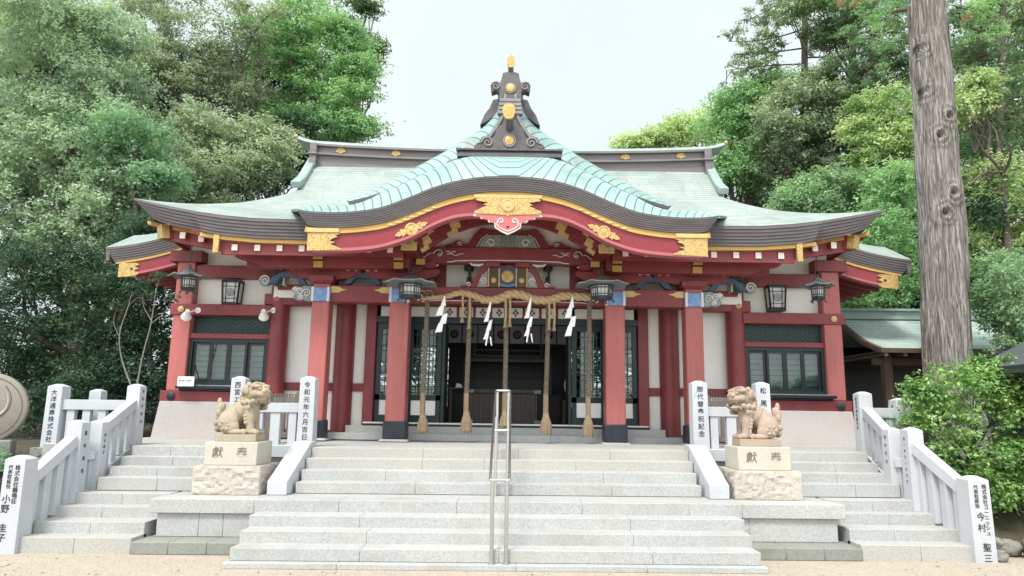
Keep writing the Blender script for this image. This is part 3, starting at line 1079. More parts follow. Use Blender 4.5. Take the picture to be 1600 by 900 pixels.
def sweep_edge(mb, line, y0f, th, depth, normals=None, back=0.6, n=6, slant=0.0, reach=0.5):
    """line: list of (x, z); layered eave face hung from it, closed behind"""
    sec = edge_section(n, th, depth)
    sec = [(back, -0.012)] + [(0.0, -0.0)] + sec + [(back, -th)]
    rings = []
    for k, (x, z) in enumerate(line):
        a, b = line[max(0, k - 1)], line[min(len(line) - 1, k + 1)]
        dx, dz = b[0] - a[0], b[1] - a[1]
        ln = math.hypot(dx, dz) or 1
        nx, nz = (-dz / ln, dx / ln) if normals else (0, 1)
        y = y0f(x) if callable(y0f) else y0f
        xe = max(abs(line[0][0]), abs(line[-1][0]))
        w = max(0.0, 1 - (xe - abs(x)) / reach) ** 1.5 * slant
        sx = 1 if x > 0 else -1
        rings.append([(x + nx * o - sx * w * (-o / th), y + dy, z + nz * o) for dy, o in sec])
    mb.loft(rings)
    return mb


LN = lambda a, b, n: [a + (b - a) * i / n for i in range(n + 1)]
for s in (-1, 1):
    line = [(x, eave_z(x)) for x in (LN(2.0, 7.45, 50) if s > 0 else LN(-7.45, -2.0, 50))]
    part("eave_edge", sweep_edge(MB(), line, 4.585, 0.36, 0.16, back=0.9, slant=0.34, reach=0.9), 'roof_edge', smooth=25)
# hipped-end eave edges, running back
for s in (-1, 1):
    mb = MB()
    sec = [(0.45, -0.02), (0, 0)] + edge_section(6, 0.36, 0.34) + [(0.45, -0.36)]
    rings = []
    for j in range(25):
        y = 4.85 + (18 - 9.70) * j / 24
        z = eave_z(7.45) - 0.004 - 0.35 * math.sin(PI * j / 24)
        rings.append([(s * (7.448 - dy), y, z + o) for dy, o in sec])
    mb.loft(rings if s < 0 else [r[::-1] for r in rings])
    part("eave_edge", mb, 'roof_edge', smooth=25)
# porch eave: the slightly lower run in front, between the corners and the curved gable
def porch_z(x):
    ax = abs(x)
    return lerp_curve([(3.4, 5.42), (4.1, 5.43), (4.85, 5.44), (5.5, 5.49), (6.03, 5.565)], ax)


for s in (-1, 1):
    line = [(s * x, porch_z(x)) for x in LN(3.3, 6.03, 24)]
    if s < 0: line = line[::-1]
    part("porch_eave_edge", sweep_edge(MB(), line, 4.2, 0.36, 0.14, back=0.7, slant=0.12, reach=0.4), 'roof_edge', smooth=25)
    rows, uvs = [], []
    for i in range(9):
        t = i / 8
        r, q = [], []
        for j in range(25):
            x = 3.3 + (6.03 - 3.3) * j / 24
            y = 4.195 + 1.25 * t
            zt = roof_z(x, 5.45) + 0.004
            z = porch_z(x) + 0.005 + (zt - porch_z(x)) * t + 0.05 * math.sin(PI * t) * 0.4
            r.append((s * x, y, z)); q.append((t * 7.4, s * x))
        rows.append(r); uvs.append(q)
    part("porch_roof", MB().grid(rows, uvs, flip=(s < 0)), 'roof', smooth=50)

# verges at the gabled ends and the main ridge
for s in (-1, 1):
    pts = []
    for i in range(13):
        y = 7.0 + 2.0 * i / 12
        hw = lerp_curve(HWY, y)
        pts.append((s * (hw + 0.02), y, roof_z(hw, y) + 0.06 + (0.10 * (1 - i / 4) if i < 4 else 0)))
    mb = MB()
    for a, b in zip(pts[:-1], pts[1:]): mb.bar(a, b, 0.22, 0.16)
    part("verge_roll", mb, 'patina_plain', bevel=0.02)
    pts2 = [(p[0], 18 - p[1], p[2]) for p in pts]
    mb = MB()
    for a, b in zip(pts2[:-1], pts2[1:]): mb.bar(a, b, 0.22, 0.16)
    part("verge_roll", mb, 'patina_plain', bevel=0.02)
    zg = [(y, roof_z(lerp_curve(HWY, y), y)) for y in LN(7.0, 9.0, 10)]
    poly = [(y, z - 0.12) for y, z in zg] + [(18 - y, z - 0.12) for y, z in zg[::-1][1:]]
    mb = MB()
    n_ = len(poly)
    v = [(s * 4.7, y, z) for y, z in poly] + [(s * 4.6, y, z) for y, z in poly]
    mb._add(v, [tuple(range(n_)), tuple(range(2 * n_ - 1, n_ - 1, -1))])
    part("gable_wall", mb, 'plaster')


def ridge_top(x): return 8.70 + 0.13 * (abs(x) / 5.2) ** 2.4


mb = MB()
for (w, dz0, dz1) in ((0.30, -0.75, -0.42), (0.40, -0.42, -0.375), (0.27, -0.375, -0.17), (0.36, -0.17, -0.12)):
    rings = []
    for x in LN(-5.12, 5.12, 40):
        z = ridge_top(x)
        rings.append([(x, 9 - w, z + dz0), (x, 9 + w, z + dz0), (x, 9 + w, z + dz1), (x, 9 - w, z + dz1)])
    mb.loft([r[::-1] for r in rings])
ridge = part("ridge", mb, 'ridge_metal', smooth=20)
mb = MB()
rings = []
for x in LN(-5.62, 5.62, 48):
    z = ridge_top(x) + (0.10 * max(0, (abs(x) - 5.2) / 0.42) ** 1.4)
    rings.append([(x, 9 + 0.36 * math.cos(a), z - 0.115 + 0.15 * max(0, math.sin(a))) for a in LN(PI, 0, 10)])
mb.loft([r[::-1] for r in rings])
part("ridge_cap", mb, 'patina_plain', ridge, smooth=40)
for s in (-1, 1):
    part("ridge_end", MB().box(s * 5.04, s * 5.22, 8.55, 9.45, 7.95, ridge_top(5.2) - 0.13).box(s * 5.0, s * 5.26, 8.5, 9.5, 8.36, 8.42), 'ridge_metal', ridge, bevel=0.02)
    part("gilt_tip", MB().lathe([(0.0, -0.05), (0.04, -0.04), (0.05, 0), (0.04, 0.05), (0, 0.06)], (s * 5.62, 8.66, ridge_top(5.2) + 0.07), 14, 'y'), 'gold', ridge)
    for x in (3.0, 4.45):
        mb = MB()
        for k in range(5):
            a = PI * k / 4
            mb.lathe([(0, -0.02), (0.045, -0.015), (0.05, 0.01)], (s * x + 0.07 * math.cos(a), 8.72, ridge_top(x) - 0.26 + 0.055 * math.sin(a)), 8, 'y')
        mb.prism([(s * x - 0.15, ridge_top(x) - 0.275), (s * x, ridge_top(x) - 0.325), (s * x + 0.15, ridge_top(x) - 0.275), (s * x, ridge_top(x) - 0.24)], 8.705, 8.735)
        part("gilt_flower", mb, 'gold', ridge)

# ---- curved porch gable (karahafu) ----
KTOP = [(0, 6.02), (0.45, 6.0), (0.92, 5.92), (1.35, 5.785), (1.8, 5.585), (2.25, 5.41), (2.65, 5.335), (3.05, 5.302), (3.45, 5.308), (3.76, 5.345)]
KT = smooth_curve(KTOP, 46)
KFULL = [(-p[0], p[1]) for p in KT[::-1]] + [(p[0], p[1]) for p in KT[1:]]


def koff(o, curve=KFULL):
    out = []
    for k, (x, z) in enumerate(curve):
        a, b = curve[max(0, k - 1)], curve[min(len(curve) - 1, k + 1)]
        dx, dz = b[0] - a[0], b[1] - a[1]
        ln = math.hypot(dx, dz)
        out.append((x - dz / ln * o, z + dx / ln * o))
    return out


part("gable_edge", sweep_edge(MB(), KFULL, 3.2, 0.25, 0.11, normals=True, back=0.9, n=7, slant=0.22, reach=0.6), 'roof_edge', smooth=25)


def band(o0, o1, y0, y1, x_max, curve=KFULL):
    A, B_ = koff(o0), koff(o1)
    keep = [i for i, p in enumerate(KFULL) if abs(p[0]) <= x_max]
    rings = [[(A[i][0], y0, A[i][1]), (A[i][0], y1, A[i][1]), (B_[i][0], y1, B_[i][1]), (B_[i][0], y0, B_[i][1])] for i in keep]
    return MB().loft(rings)


part("gilt_strip", band(-0.251, -0.345, 3.33, 3.55, 3.60), 'ochre', smooth=30)
REDB = smooth_curve([(0, 5.365), (0.65, 5.345), (1.02, 5.285), (1.37, 5.135), (1.73, 4.925), (2.17, 4.765), (2.51, 4.70), (2.93, 4.665), (3.55, 4.645)], 40)


def red_low(x): return lerp_curve([(p[0], p[1]) for p in REDB], abs(x))


up = koff(-0.346)
rings, rings2 = [], []
for (x, z) in up:
    if abs(x) > 3.55: continue
    zl = red_low(x)
    rings.append([(x, 3.37, z), (x, 3.52, z), (x, 3.52, zl), (x, 3.37, zl)])
    rings2.append([(x, 3.335, zl + 0.025), (x, 3.55, zl + 0.025), (x, 3.55, zl - 0.03), (x, 3.335, zl - 0.03)])
barge = part("bargeboard", MB().loft(rings), 'red_board', smooth=30)
part("moulding", MB().loft(rings2), 'red_edge', barge, smooth=30)


def plate_shape(pts, y, mt, name, parent, th=0.03, mirror=False):
    poly = [(x, z) for x, z in pts]
    if mirror: poly = [(-x, z) for x, z in poly[::-1]]
    return part(name, MB().prism(poly[::-1], y - th, y), mt, parent)


for s in (-1, 1):    # gilt end plates with a notched edge
    pts = [(3.56, 5.005), (2.98, 4.95), (3.07, 4.91), (3.02, 4.89), (3.12, 4.86), (3.16, 4.81), (3.06, 4.79), (3.16, 4.76), (3.05, 4.72), (2.93, 4.66), (3.56, 4.63)]
    plate_shape(pts, 3.36, 'gold', "gilt_end_plate", barge, 0.035, mirror=(s < 0))
    boxp("gilt_cap", 'gold_pale', s * 3.0, s * 3.575, 3.30, 3.335, 4.965, 5.04, parent=barge, bevel=0.004)
    # gilt crest with wings
    cx, cz, tilt = s * 1.72, 5.055, -s * 0.42
    mb = MB().lathe([(0.118, 0.0), (0.118, -0.03), (0.09, -0.032), (0.088, -0.022), (0.04, -0.024), (0.035, -0.034), (0, -0.036)], (0, 0, 0), 24, 'y')
    for q in (-1, 1):
        mb.prism([(q * x, z) for x, z in [(0.11, 0.05), (0.20, 0.075), (0.19, 0.04), (0.25, 0.045), (0.32, 0.0), (0.25, -0.04), (0.19, -0.035), (0.20, -0.07), (0.11, -0.05)]][::q], -0.02, 0.0)
    mb.xf(Matrix.Translation((cx, 3.362, cz)) @ Matrix.Rotation(-tilt * 1.0, 4, 'Y'))
    part("gilt_crest", mb, 'gold', barge)
    # thin filigree strip under the edge
    mb = MB()
    for i in range(7):
        x = s * (1.32 + 0.13 * i)
        z = lerp_curve([(p[0], p[1]) for p in up if p[0] * s >= 0] if s > 0 else [(-p[0], p[1]) for p in up[::-1] if p[0] <= 0], abs(x))
        mb.ball((x, 3.325, z + 0.03), (0.055, 0.012, 0.022), 8, 6)
    part("filigree", mb, 'gold_pale', barge)

# gilt centre plate and red pendant (gegyo)
CP = [(-0.60, 5.69), (0.60, 5.69), (0.60, 5.655), (0.56, 5.63), (0.585, 5.60), (0.47, 5.575), (0.36, 5.56), (0.45, 5.52), (0.37, 5.50), (0.45, 5.47), (0.52, 5.43), (0.60, 5.40), (0.60, 5.355),
      (0.03, 5.33), (0, 5.30), (-0.03, 5.33), (-0.60, 5.355), (-0.60, 5.40), (-0.52, 5.43), (-0.45, 5.47), (-0.37, 5.50), (-0.45, 5.52), (-0.36, 5.56), (-0.47, 5.575), (-0.585, 5.60), (-0.56, 5.63), (-0.60, 5.655)]
cpl = plate_shape(CP[::-1], 3.325, 'gold', "gilt_centre_plate", barge, 0.035)
part("crest_disc", MB().lathe([(0.115, 0.0), (0.115, -0.025), (0.095, -0.028), (0.09, -0.018), (0.045, -0.02), (0.04, -0.03), (0, -0.032)], (0, 3.29, 5.505), 24, 'y'), 'gold_pale', cpl)
mb = MB()
for i in range(9): mb.ball((-0.48 + 0.12 * i, 3.292, 5.665), 0.013, 8, 6)
part("stud_row", mb, 'gold_pale', cpl)
boxp("top_band", 'gold_pale', -0.61, 0.61, 3.285, 3.289 + 0.03, 5.64, 5.70, parent=cpl, bevel=0.003)
PEN = [(-0.60, 5.355), (0.60, 5.355), (0.62, 5.31), (0.50, 5.30), (0.49, 5.265), (0.37, 5.255), (0.34, 5.20), (0.245, 5.20), (0.23, 5.10), (0.12, 5.03), (0.0, 4.975),
       (-0.12, 5.03), (-0.23, 5.10), (-0.245, 5.20), (-0.34, 5.20), (-0.37, 5.255), (-0.49, 5.265), (-0.50, 5.30), (-0.62, 5.31)]
pend = plate_shape(PEN[::-1], 3.36, 'carve_white', "pendant", barge, 0.045)
cz_ = 5.20
inner = [(x * 0.93, (z - cz_) * 0.86 + cz_ + 0.004) for x, z in PEN]
plate_shape(inner[::-1], 3.316, 'coral', "pendant_panel", pend, 0.012)
for s in (-1, 1):
    pts = [(s * (0.12 + 0.062 * (1 - i / 26) * math.cos(2.6 * PI * i / 26 - 0.6)), 3.298, 5.215 + 0.062 * (1 - i / 26) * math.sin(2.6 * PI * i / 26 - 0.6)) for i in range(25)]
    part("scroll", MB().tube(pts, 0.011, 6), 'carve_white', pend)
    part("scroll_line", MB().tube([(s * 0.17, 3.3, 5.24), (s * 0.20, 3.3, 5.17), (s * 0.15, 3.3, 5.10), (s * 0.06, 3.3, 5.055), (0, 3.3, 5.03)], 0.009, 6), 'carve_white', pend)
part("heart_hole", MB().prism([(0, 5.085), (-0.03, 5.115), (-0.02, 5.13), (0, 5.118), (0.02, 5.13), (0.03, 5.115)][::-1], 3.296, 3.303), 'black', pend)

# roof sheet of the curved gable: from its edge up to the dormer gable
px_back = [(728, 246, 4.3), (690, 259, 4.4), (650, 279, 4.6), (616, 296, 4.8), (580, 309, 5.0), (540, 317, 5.25), (500, 324, 5.4), (455, 326, 5.55)]
KB = [hall_at(*q) for q in px_back]
KB = [(abs(p.x), p.y, p.z) for p in KB]
zc = KB[0][2]
KBs = smooth_curve([(0, 4.3, zc + 0.02), (0.45, 4.3, zc + 0.02)] + KB, 46)
for p in KBs:                        # settle the outer end on the main roof
    t = min(1, max(0, (p[0] - 2.5) / 0.9))
    p[2] = p[2] * (1 - t) + (roof_z(p[0], p[1]) + 0.02) * t
NT = 14
rows, uvs = [], []


def ucourse(s, t):
    a = max(0.0, abs(s) - 0.05)
    return t * (2.2 + 2.4 * math.exp(-(s / 0.16) ** 2)) - 23.0 * a ** 1.08


for i in range(NT + 1):
    t = i / NT
    r, q = [], []
    for sgn, idx in [(-1, k) for k in range(45, 0, -1)] + [(1, k) for k in range(46)]:
        F_, B_ = KT[idx], KBs[idx]
        bulge = (0.10 + 0.08 * (idx / 45.0) ** 2) * (1 - max(0, (idx - 36) / 9.0) ** 2) * math.sin(PI * t) ** 0.8
        r.append((sgn * (F_[0] + (B_[0] - F_[0]) * t), 3.195 + (B_[1] - 3.195) * t, F_[1] + 0.004 + (B_[2] - F_[1]) * t + bulge))
        q.append((ucourse(idx / 45.0, t) + 200, sgn * idx / 45.0))
    rows.append(r); uvs.append(q)
kroof = part("curved_gable_roof", MB().grid(rows, uvs), 'roof_mint', smooth=60)
# side edges of that sheet
for s in (-1, 1):
    ed = [r[0 if s < 0 else -1] for r in rows]
    lo = [tuple(np.array(p) - np.array((0, 0, 0.05))) for k, p in enumerate(ed)]
    part("side_edge", MB().grid([ed, lo], flip=(s > 0)), 'roof_edge', kroof)

# ---- dormer gable (chidori hafu) above
px_I = [(789, 148, 4.4), (785, 180, 4.4), (772, 203, 4.4), (757, 222, 4.4), (742, 237, 4.4), (724, 247, 4.4), (700, 255, 4.42), (650, 278, 4.62), (616, 294, 4.82), (580, 307, 5.02), (545, 316, 5.25)]
px_O = [(779, 150, 5.2), (772, 178, 5.2), (763, 192, 5.2), (742, 209, 5.2), (715, 226, 5.2), (690, 241, 5.2), (660, 257, 5.2), (630, 273, 5.25), (600, 288, 5.3), (570, 302, 5.4), (542, 315, 5.5)]
CI = [hall_at(*q) for q in px_I]
CO = [hall_at(*q) for q in px_O]
CI = smooth_curve([(abs(p.x), p.y, p.z) for p in CI], 56)
CO = smooth_curve([(abs(p.x), p.y, p.z) for p in CO], 56)
def cum(C):
    s_ = [0]
    for a, b in zip(C[:-1], C[1:]): s_.append(s_[-1] + float(np.linalg.norm(b - a)))
    return s_
def resample(C, n):
    s_ = cum(C)
    C = np.array(C)
    t = np.linspace(0, s_[-1], n)
    return [np.array([np.interp(q, s_, C[:, k]) for k in range(3)]) for q in t]
CI, CO = resample(CI, 56), resample(CO, 56)
for s in (-1, 1):
    rows, uvs = [], []
    for i in range(11):
        t = i / 10
        r, q = [], []
        for k in range(56):
            p = CI[k] * (1 - t) + CO[k] * t
            b_ = (0.11 * (1 - k / 55) + 0.015) * math.sin(PI * t)
            r.append((s * p[0], p[1], p[2] + b_ + 0.02))
            q.append((k / 55 * 23 - 1.2 * t + 50, t))
        rows.append(r); uvs.append(q)
    rw, uw = [r[:] for r in rows], uvs
    for yb in (6.2, 7.6, 9.0):       # the slope behind runs back to the main ridge
        rw.append([(s * CO[k][0], yb, CO[k][2] - 0.01) for k in range(56)])
        uw.append([(k / 55 * 23 - 1.2 + 50, yb) for k in range(56)])
    part("dormer_roof", MB().grid(rw, uw, flip=(s < 0)), 'roof_mint', smooth=60)
    low = [[r_ for r_ in rows[0][26:]], [(x, y + 0.01, z - 0.07) for x, y, z in rows[0][26:]]]
    part("dormer_edge", MB().grid(low, flip=(s > 0)), 'bronze', smooth=60)
# dark gable face and bargeboards of the dormer
CIx = [(float(p[0]), float(p[2])) for p in CI if p[2] > zc - 0.10 and p[0] < 1.25]
face = [(-x, z) for x, z in CIx[::-1]] + CIx
part("dormer_face", MB().prism(face[::-1], 4.46, 4.56), 'ridge_metal')
for s in (-1, 1):
    rings = []
    for k, (x, z) in enumerate(CIx):
        w_ = 0.15 + 0.13 * k / len(CIx)
        a, b_ = CIx[max(0, k - 1)], CIx[min(len(CIx) - 1, k + 1)]
        dx, dz = b_[0] - a[0], b_[1] - a[1]
        ln = math.hypot(dx, dz)
        xi, zi = x + dz / ln * w_, z - dx / ln * w_
        rings.append([(s * x, 4.36, z), (s * x, 4.47, z), (s * max(0.0, xi), 4.47, zi), (s * max(0.0, xi), 4.36, zi)])
    part("dormer_bargeboard", MB().loft(rings if s > 0 else [r[::-1] for r in rings]), 'bronze', smooth=30)
    rings = []
    for k, (x, z) in enumerate(CIx):
        rings.append([(s * x + s * 0.012, 4.33, z + 0.015), (s * x + s * 0.012, 4.5, z + 0.015), (s * x - s * 0.03, 4.5, z - 0.03), (s * x - s * 0.03, 4.33, z - 0.03)])
    part("dormer_fillet", MB().loft(rings), 'bronze_hi', smooth=30)
# base boards
zb_ = zc - 0.03
mb = MB().box(-1.02, 1.02, 4.20, 4.40, zb_ + 0.02, zb_ + 0.10).box(-0.98, 0.98, 4.23, 4.40, zb_ + 0.10, zb_ + 0.14).box(-1.04, 1.04, 4.17, 4.40, zb_ + 0.14, zb_ + 0.18)
part("dormer_base_board", mb, 'bronze', bevel=0.006)


def spiral(cx, cz, y, r0, turns, s=1, r=0.016, n=40, phase=0.0):
    pts = []
    for i in range(n):
        t = i / (n - 1)
        a = phase + turns * 2 * PI * t
        rad = r0 * (1 - 0.86 * t)
        pts.append((cx + s * rad * math.cos(a), y, cz + rad * math.sin(a)))
    return MB().tube(pts, [r * (1 - 0.4 * i / n) for i in range(n)], 6)


# lower ridge-end ornament in front of the dormer
zo = zb_ + 0.18
OUT = [(0.70, zo), (0.68, zo + 0.10), (0.60, zo + 0.15), (0.55, zo + 0.26), (0.42, zo + 0.30), (0.35, zo + 0.22), (0.30, zo + 0.26), (0.27, zo + 0.42), (0.20, zo + 0.50), (0.0, zo + 0.52)]
poly = OUT + [(-x, z) for x, z in OUT[::-1][1:]]
orn = part("carved_ornament", MB().prism(poly, 4.24, 4.36), 'bronze', bevel=0.01)
for s in (-1, 1):
    part("scroll", spiral(s * 0.43, zo + 0.14, 4.225, 0.115, 1.6, s, 0.022), 'bronze_hi', orn)
    part("scroll", spiral(s * 0.60, zo + 0.07, 4.225, 0.06, 1.2, -s, 0.016, phase=1.0), 'bronze_hi', orn)
part("gilt_disc", MB().lathe([(0.092, 0), (0.092, -0.03), (0.075, -0.036), (0, -0.038)], (0, 4.238, 7.10), 22, 'y'), 'gold', orn)
part("disc_ring", MB().lathe([(0.13, 0.01), (0.13, -0.02), (0.10, -0.02), (0.10, 0.01)], (0, 4.236, 7.10), 22, 'y'), 'bronze_hi', orn)
part("barrel", MB().tube([(0, 4.30, 7.33), (0, 4.12, 7.44), (0, 4.05, 7.52)], [0.075, 0.07, 0.08], 14), 'bronze', orn)


def horseshoe(cx, y, cz, w, h, mt_parent):
    out = []
    for i in range(22):
        a = -PI / 2 + 2 * PI * i / 22
        k = 0.5 + 0.06 * math.sin(a)
        out.append((cx + w * k * math.copysign(abs(math.cos(a)) ** 0.75, math.cos(a)), cz + h * 0.5 * math.copysign(abs(math.sin(a)) ** 0.75, math.sin(a))))
    o = part("gilt_finial", MB().prism(out[::-1], y - 0.06, y), 'gold', mt_parent, bevel=0.008)
    inn = [(cx + (x - cx) * 0.52, cz + 0.01 + (z - cz) * 0.62) for x, z in out]
    part("recess", MB().prism(inn[::-1], y - 0.064, y - 0.0595), 'ochre', o)
    return o


horseshoe(-0.02, 4.03, 7.60, 0.24, 0.32, orn)
# upper ridge-end ornament
zt = 8.08
OUT = [(0.20, zt - 0.10), (0.24, zt), (0.235, zt + 0.14), (0.30, zt + 0.16), (0.40, zt + 0.12), (0.42, zt + 0.24), (0.385, zt + 0.34), (0.30, zt + 0.36), (0.22, zt + 0.33), (0.19, zt + 0.42), (0.17, zt + 0.53), (0.09, zt + 0.555), (0.0, zt + 0.56)]
OUT = [(x * 0.95, z) for x, z in OUT]
poly = OUT + [(-x, z) for x, z in OUT[::-1][1:]]
top = part("ridge_end_ornament", MB().prism(poly, 4.40, 4.62), 'bronze', bevel=0.01)
for s in (-1, 1):
    part("scroll", spiral(s * 0.295, zt + 0.24, 4.385, 0.095, 1.7, s, 0.02), 'bronze_hi', top)
    leg = [(s * x, z) for x, z in [(0.20, zt + 0.20), (0.36, zt + 0.16), (0.43, zt - 0.02), (0.53, zt - 0.16), (0.62, zt - 0.40), (0.50, zt - 0.34), (0.36, zt - 0.22), (0.22, zt - 0.04)]]
    part("fin", MB().prism(leg[::s], 4.85, 5.05), 'bronze', top, bevel=0.008)
mb = MB()
for i in range(4): mb.box(-0.21 - 0.012 * i, 0.21 + 0.012 * i, 4.30 + 0.0 * i, 4.46, zt - 0.06 - 0.085 * i - 0.07, zt - 0.06 - 0.085 * i)
part("stepped_neck", mb, 'bronze_hi', top, bevel=0.008)
part("gilt_disc", MB().lathe([(0.085, 0), (0.085, -0.03), (0.07, -0.036), (0, -0.038)], (0.0, 4.398, zt + 0.20), 22, 'y'), 'gold', top)
part("disc_ring", MB().lathe([(0.115, 0.01), (0.115, -0.02), (0.092, -0.02), (0.092, 0.01)], (0.0, 4.396, zt + 0.20), 22, 'y'), 'bronze_hi', top)
part("barrel", MB().tube([(0, 4.55, zt + 0.48), (0.0, 4.45, zt + 0.60), (0.0, 4.40, zt + 0.70)], [0.06, 0.055, 0.055], 12), 'bronze', top)
horseshoe(0.0, 4.40, zt + 0.755, 0.155, 0.27, top)
part("spike", MB().tube([(0, 4.37, zt + 0.87), (0, 4.37, zt + 0.945)], [0.012, 0.003], 6), 'gold', top)
# dormer ridge running back
part("dormer_ridge", MB().box(-0.20, 0.20, 4.62, 8.8, 7.9, 8.22).box(-0.26, 0.26, 4.63, 8.8, 8.22, 8.30), 'patina_plain', bevel=0.02)

# ---- wing roofs: low lean-to roofs showing a curved rake on either side
WT = smooth_curve([(9.0, 5.345), (8.77, 5.365), (8.42, 5.42), (8.05, 5.50), (7.65, 5.62), (7.2, 5.80), (6.6, 6.1)], 24)
for s in (-1, 1):
    line = [(s * p[0], p[1]) for p in WT]
    if s > 0: line = line[::-1]
    part("wing_rake_edge", sweep_edge(MB(), line, 6.5, 0.30, 0.10, normals=True, back=0.5, slant=0.15, reach=0.5), 'roof_edge', smooth=25)
    rows, uvs = [], []
    for i in range(7):
        y = 6.495 + 1.1 * i
        rows.append([(s * p[0], y, p[1] + 0.004 + min(0.7, 0.5 * (y - 6.495))) for p in WT])
        uvs.append([(k * 0.9, y) for k in range(len(WT))])
    part("wing_roof", MB().grid(rows, uvs, flip=(s < 0)), 'roof', smooth=50)
    mb = MB(); rings = []
    for i in range(7):
        y = 6.52 + 1.1 * i
        rings.append([(s * 8.995, y, 5.335), (s * 8.96, y, 5.05), (s * 8.9, y, 5.05), (s * 8.9, y, 5.335)])
    mb.loft(rings)
    part("wing_eave_edge", mb, 'roof_edge')
    o0, o1, o2 = koff(-0.30, line), koff(-0.36, line), koff(-0.62, line)
    def strip(A, B_, y0, y1, lim):
        return MB().loft([[(a[0], y0, a[1]), (a[0], y1, a[1]), (b_[0], y1, b_[1]), (b_[0], y0, b_[1])] for a, b_ in zip(A, B_) if abs(a[0]) < lim])
    part("wing_gilt_strip", strip(o0, o1, 6.60, 6.75, 8.85), 'ochre', smooth=30)
    wb = part("wing_bargeboard", strip(o1, o2, 6.63, 6.75, 8.72), 'red_board', smooth=30)
    part("moulding", strip(koff(-0.60, line), koff(-0.65, line), 6.61, 6.76, 8.72), 'red_edge', wb, smooth=30)
    pts = [(8.71, 5.02), (8.32, 5.03), (8.25, 4.99), (8.36, 4.95), (8.26, 4.90), (8.37, 4.85), (8.24, 4.80), (8.34, 4.73), (8.71, 4.70)]
    if s < 0: pts = [(-x, z) for x, z in pts[::-1]]
    part("gilt_end_plate", MB().prism(pts[::-1], 6.60, 6.628), 'gold', wb)
    part("plate_hole", MB().lathe([(0.03, 0), (0.03, -0.006), (0, -0.006)], (s * 8.42, 6.6, 4.89), 12, 'y'), 'black', wb)
    # soffit boards and rafters under the wing roof
    A = koff(-0.40, line)
    rows = [[(a[0], y, a[1]) for a in A if abs(a[0]) < 8.75] for y in (6.76, 9.0, 13.0)]
    part("wing_soffit", MB().grid(rows), 'red', smooth=40)
    pts_r = [(a[0], a[1] - 0.06) for a in A if abs(a[0]) < 8.72]
    proto = None
    for i in range(8):
        if proto is None:
            proto = part("wing_rafter", MB().loft([[(x, 7.0, z), (x, 7.1, z), (x, 7.1, z - 0.12), (x, 7.0, z - 0.12)] for x, z in pts_r]), 'red', smooth=30)
        else:
            c = copy_tree(proto, hall)
            c.location = (0, 0.42 * i, 0)

# ---- fascias, soffits and rafters of the main and porch eaves
for s in (-1, 1):
    # porch side: gilt strip and red fascia hung below the eave edge
    xs_ = LN(3.45, 5.95, 16)
    def strip2(z0, z1, y0, y1, xs__, zf): return MB().loft([[(s * x, y0, zf(x) + z0), (s * x, y1, zf(x) + z0), (s * x, y1, zf(x) + z1), (s * x, y0, zf(x) + z1)] for x in xs__])
    part("gilt_strip", strip2(-0.362, -0.43, 4.36, 4.50, xs_, porch_z), 'ochre', smooth=30)
    part("fascia", MB().loft([[(s * x, 4.47, 5.06), (s * x, 4.53, 5.06), (s * x, 4.53, 4.79), (s * x, 4.47, 4.79)] for x in LN(2.05, 5.56, 4)]), 'red', smooth=30)
    boxp("gilt_beam_end", 'gold', s * 5.56, s * 5.67, 4.33, 4.40, 4.79, 5.17, bevel=0.006)
    # upper corner
    xs_ = LN(5.9, 7.2, 10)
    part("gilt_strip", strip2(-0.362, -0.43, 4.76, 4.92, xs_, eave_z), 'ochre', smooth=30)
    part("fascia", strip2(-0.43, -0.66, 4.80, 4.92, LN(5.7, 6.95, 10), eave_z), 'red', smooth=30)
    hipr = part("hip_rafter", MB().bar((s * 6.86, 4.72, 5.28), (s * 5.2, 6.6, 5.62), 0.20, 0.26), 'red')
    part("gilt_cap", MB().bar((s * 6.895, 4.68, 5.273), (s * 6.80, 4.79, 5.292), 0.225, 0.275), 'gold', hipr)
    for x in (6.05, 6.42):
        r = part("rafter", MB().bar((s * x, 4.66, eave_z(x) - 0.52), (s * (x - 0.1), 6.3, eave_z(x) - 0.2), 0.10, 0.12), 'red')
        part("rafter_end", MB().box(s * x - 0.053, s * x + 0.053, 4.645, 4.662, eave_z(x) - 0.585, eave_z(x) - 0.46), 'pinkwhite', r)
    # soffit planes
    rows = [[(s * x, 4.5, (porch_z(x) if x < 6 else eave_z(x)) - 0.40) for x in LN(1.7, 7.2, 22)], [(s * x, 6.6, 5.62) for x in LN(1.7, 6.6, 22)]]
    part("soffit", MB().grid(rows, flip=(s < 0)), 'red', smooth=40)
    part("soffit", MB().grid([[(s * 7.2, 4.7, 5.45), (s * 6.6, 6.6, 5.60)], [(s * 7.3, 9, 5.15), (s * 6.6, 9.0, 5.60)], [(s * 7.3, 13, 5.4), (s * 6.6, 12, 5.6)]], flip=(s > 0)), 'red')
    rx = [5.29, 4.85, 4.42, 3.99, 3.55, 3.12, 2.70, 2.28]
    proto = None
    for x in rx:
        if proto is None:
            proto = part("rafter", MB().bar((s * x, 4.45, 4.925), (s * x, 6.6, 5.50), 0.115, 0.13), 'red')
            part("rafter_end", MB().box(s * x - 0.055, s * x + 0.055, 4.435, 4.452, 4.865, 4.985), 'pinkwhite', proto)
        else:
            copy_tree(proto, hall).location = (s * (x - rx[0]), 0, 0)
    # purlin carrying the rafters, with sloped underside towards its end
    part("eave_purlin", MB().prism([(s * q[0], q[1]) for q in [(1.98, 4.68), (1.98, 4.99), (5.5, 4.99), (5.5, 4.86), (5.05, 4.74), (4.9, 4.66)]][::-s], 5.0, 5.26), 'red', bevel=0.008)
    part("inner_purlin", MB().box(s * 1.98, s * 5.4, 5.40, 5.62, 4.72, 5.02), 'red', bevel=0.008)

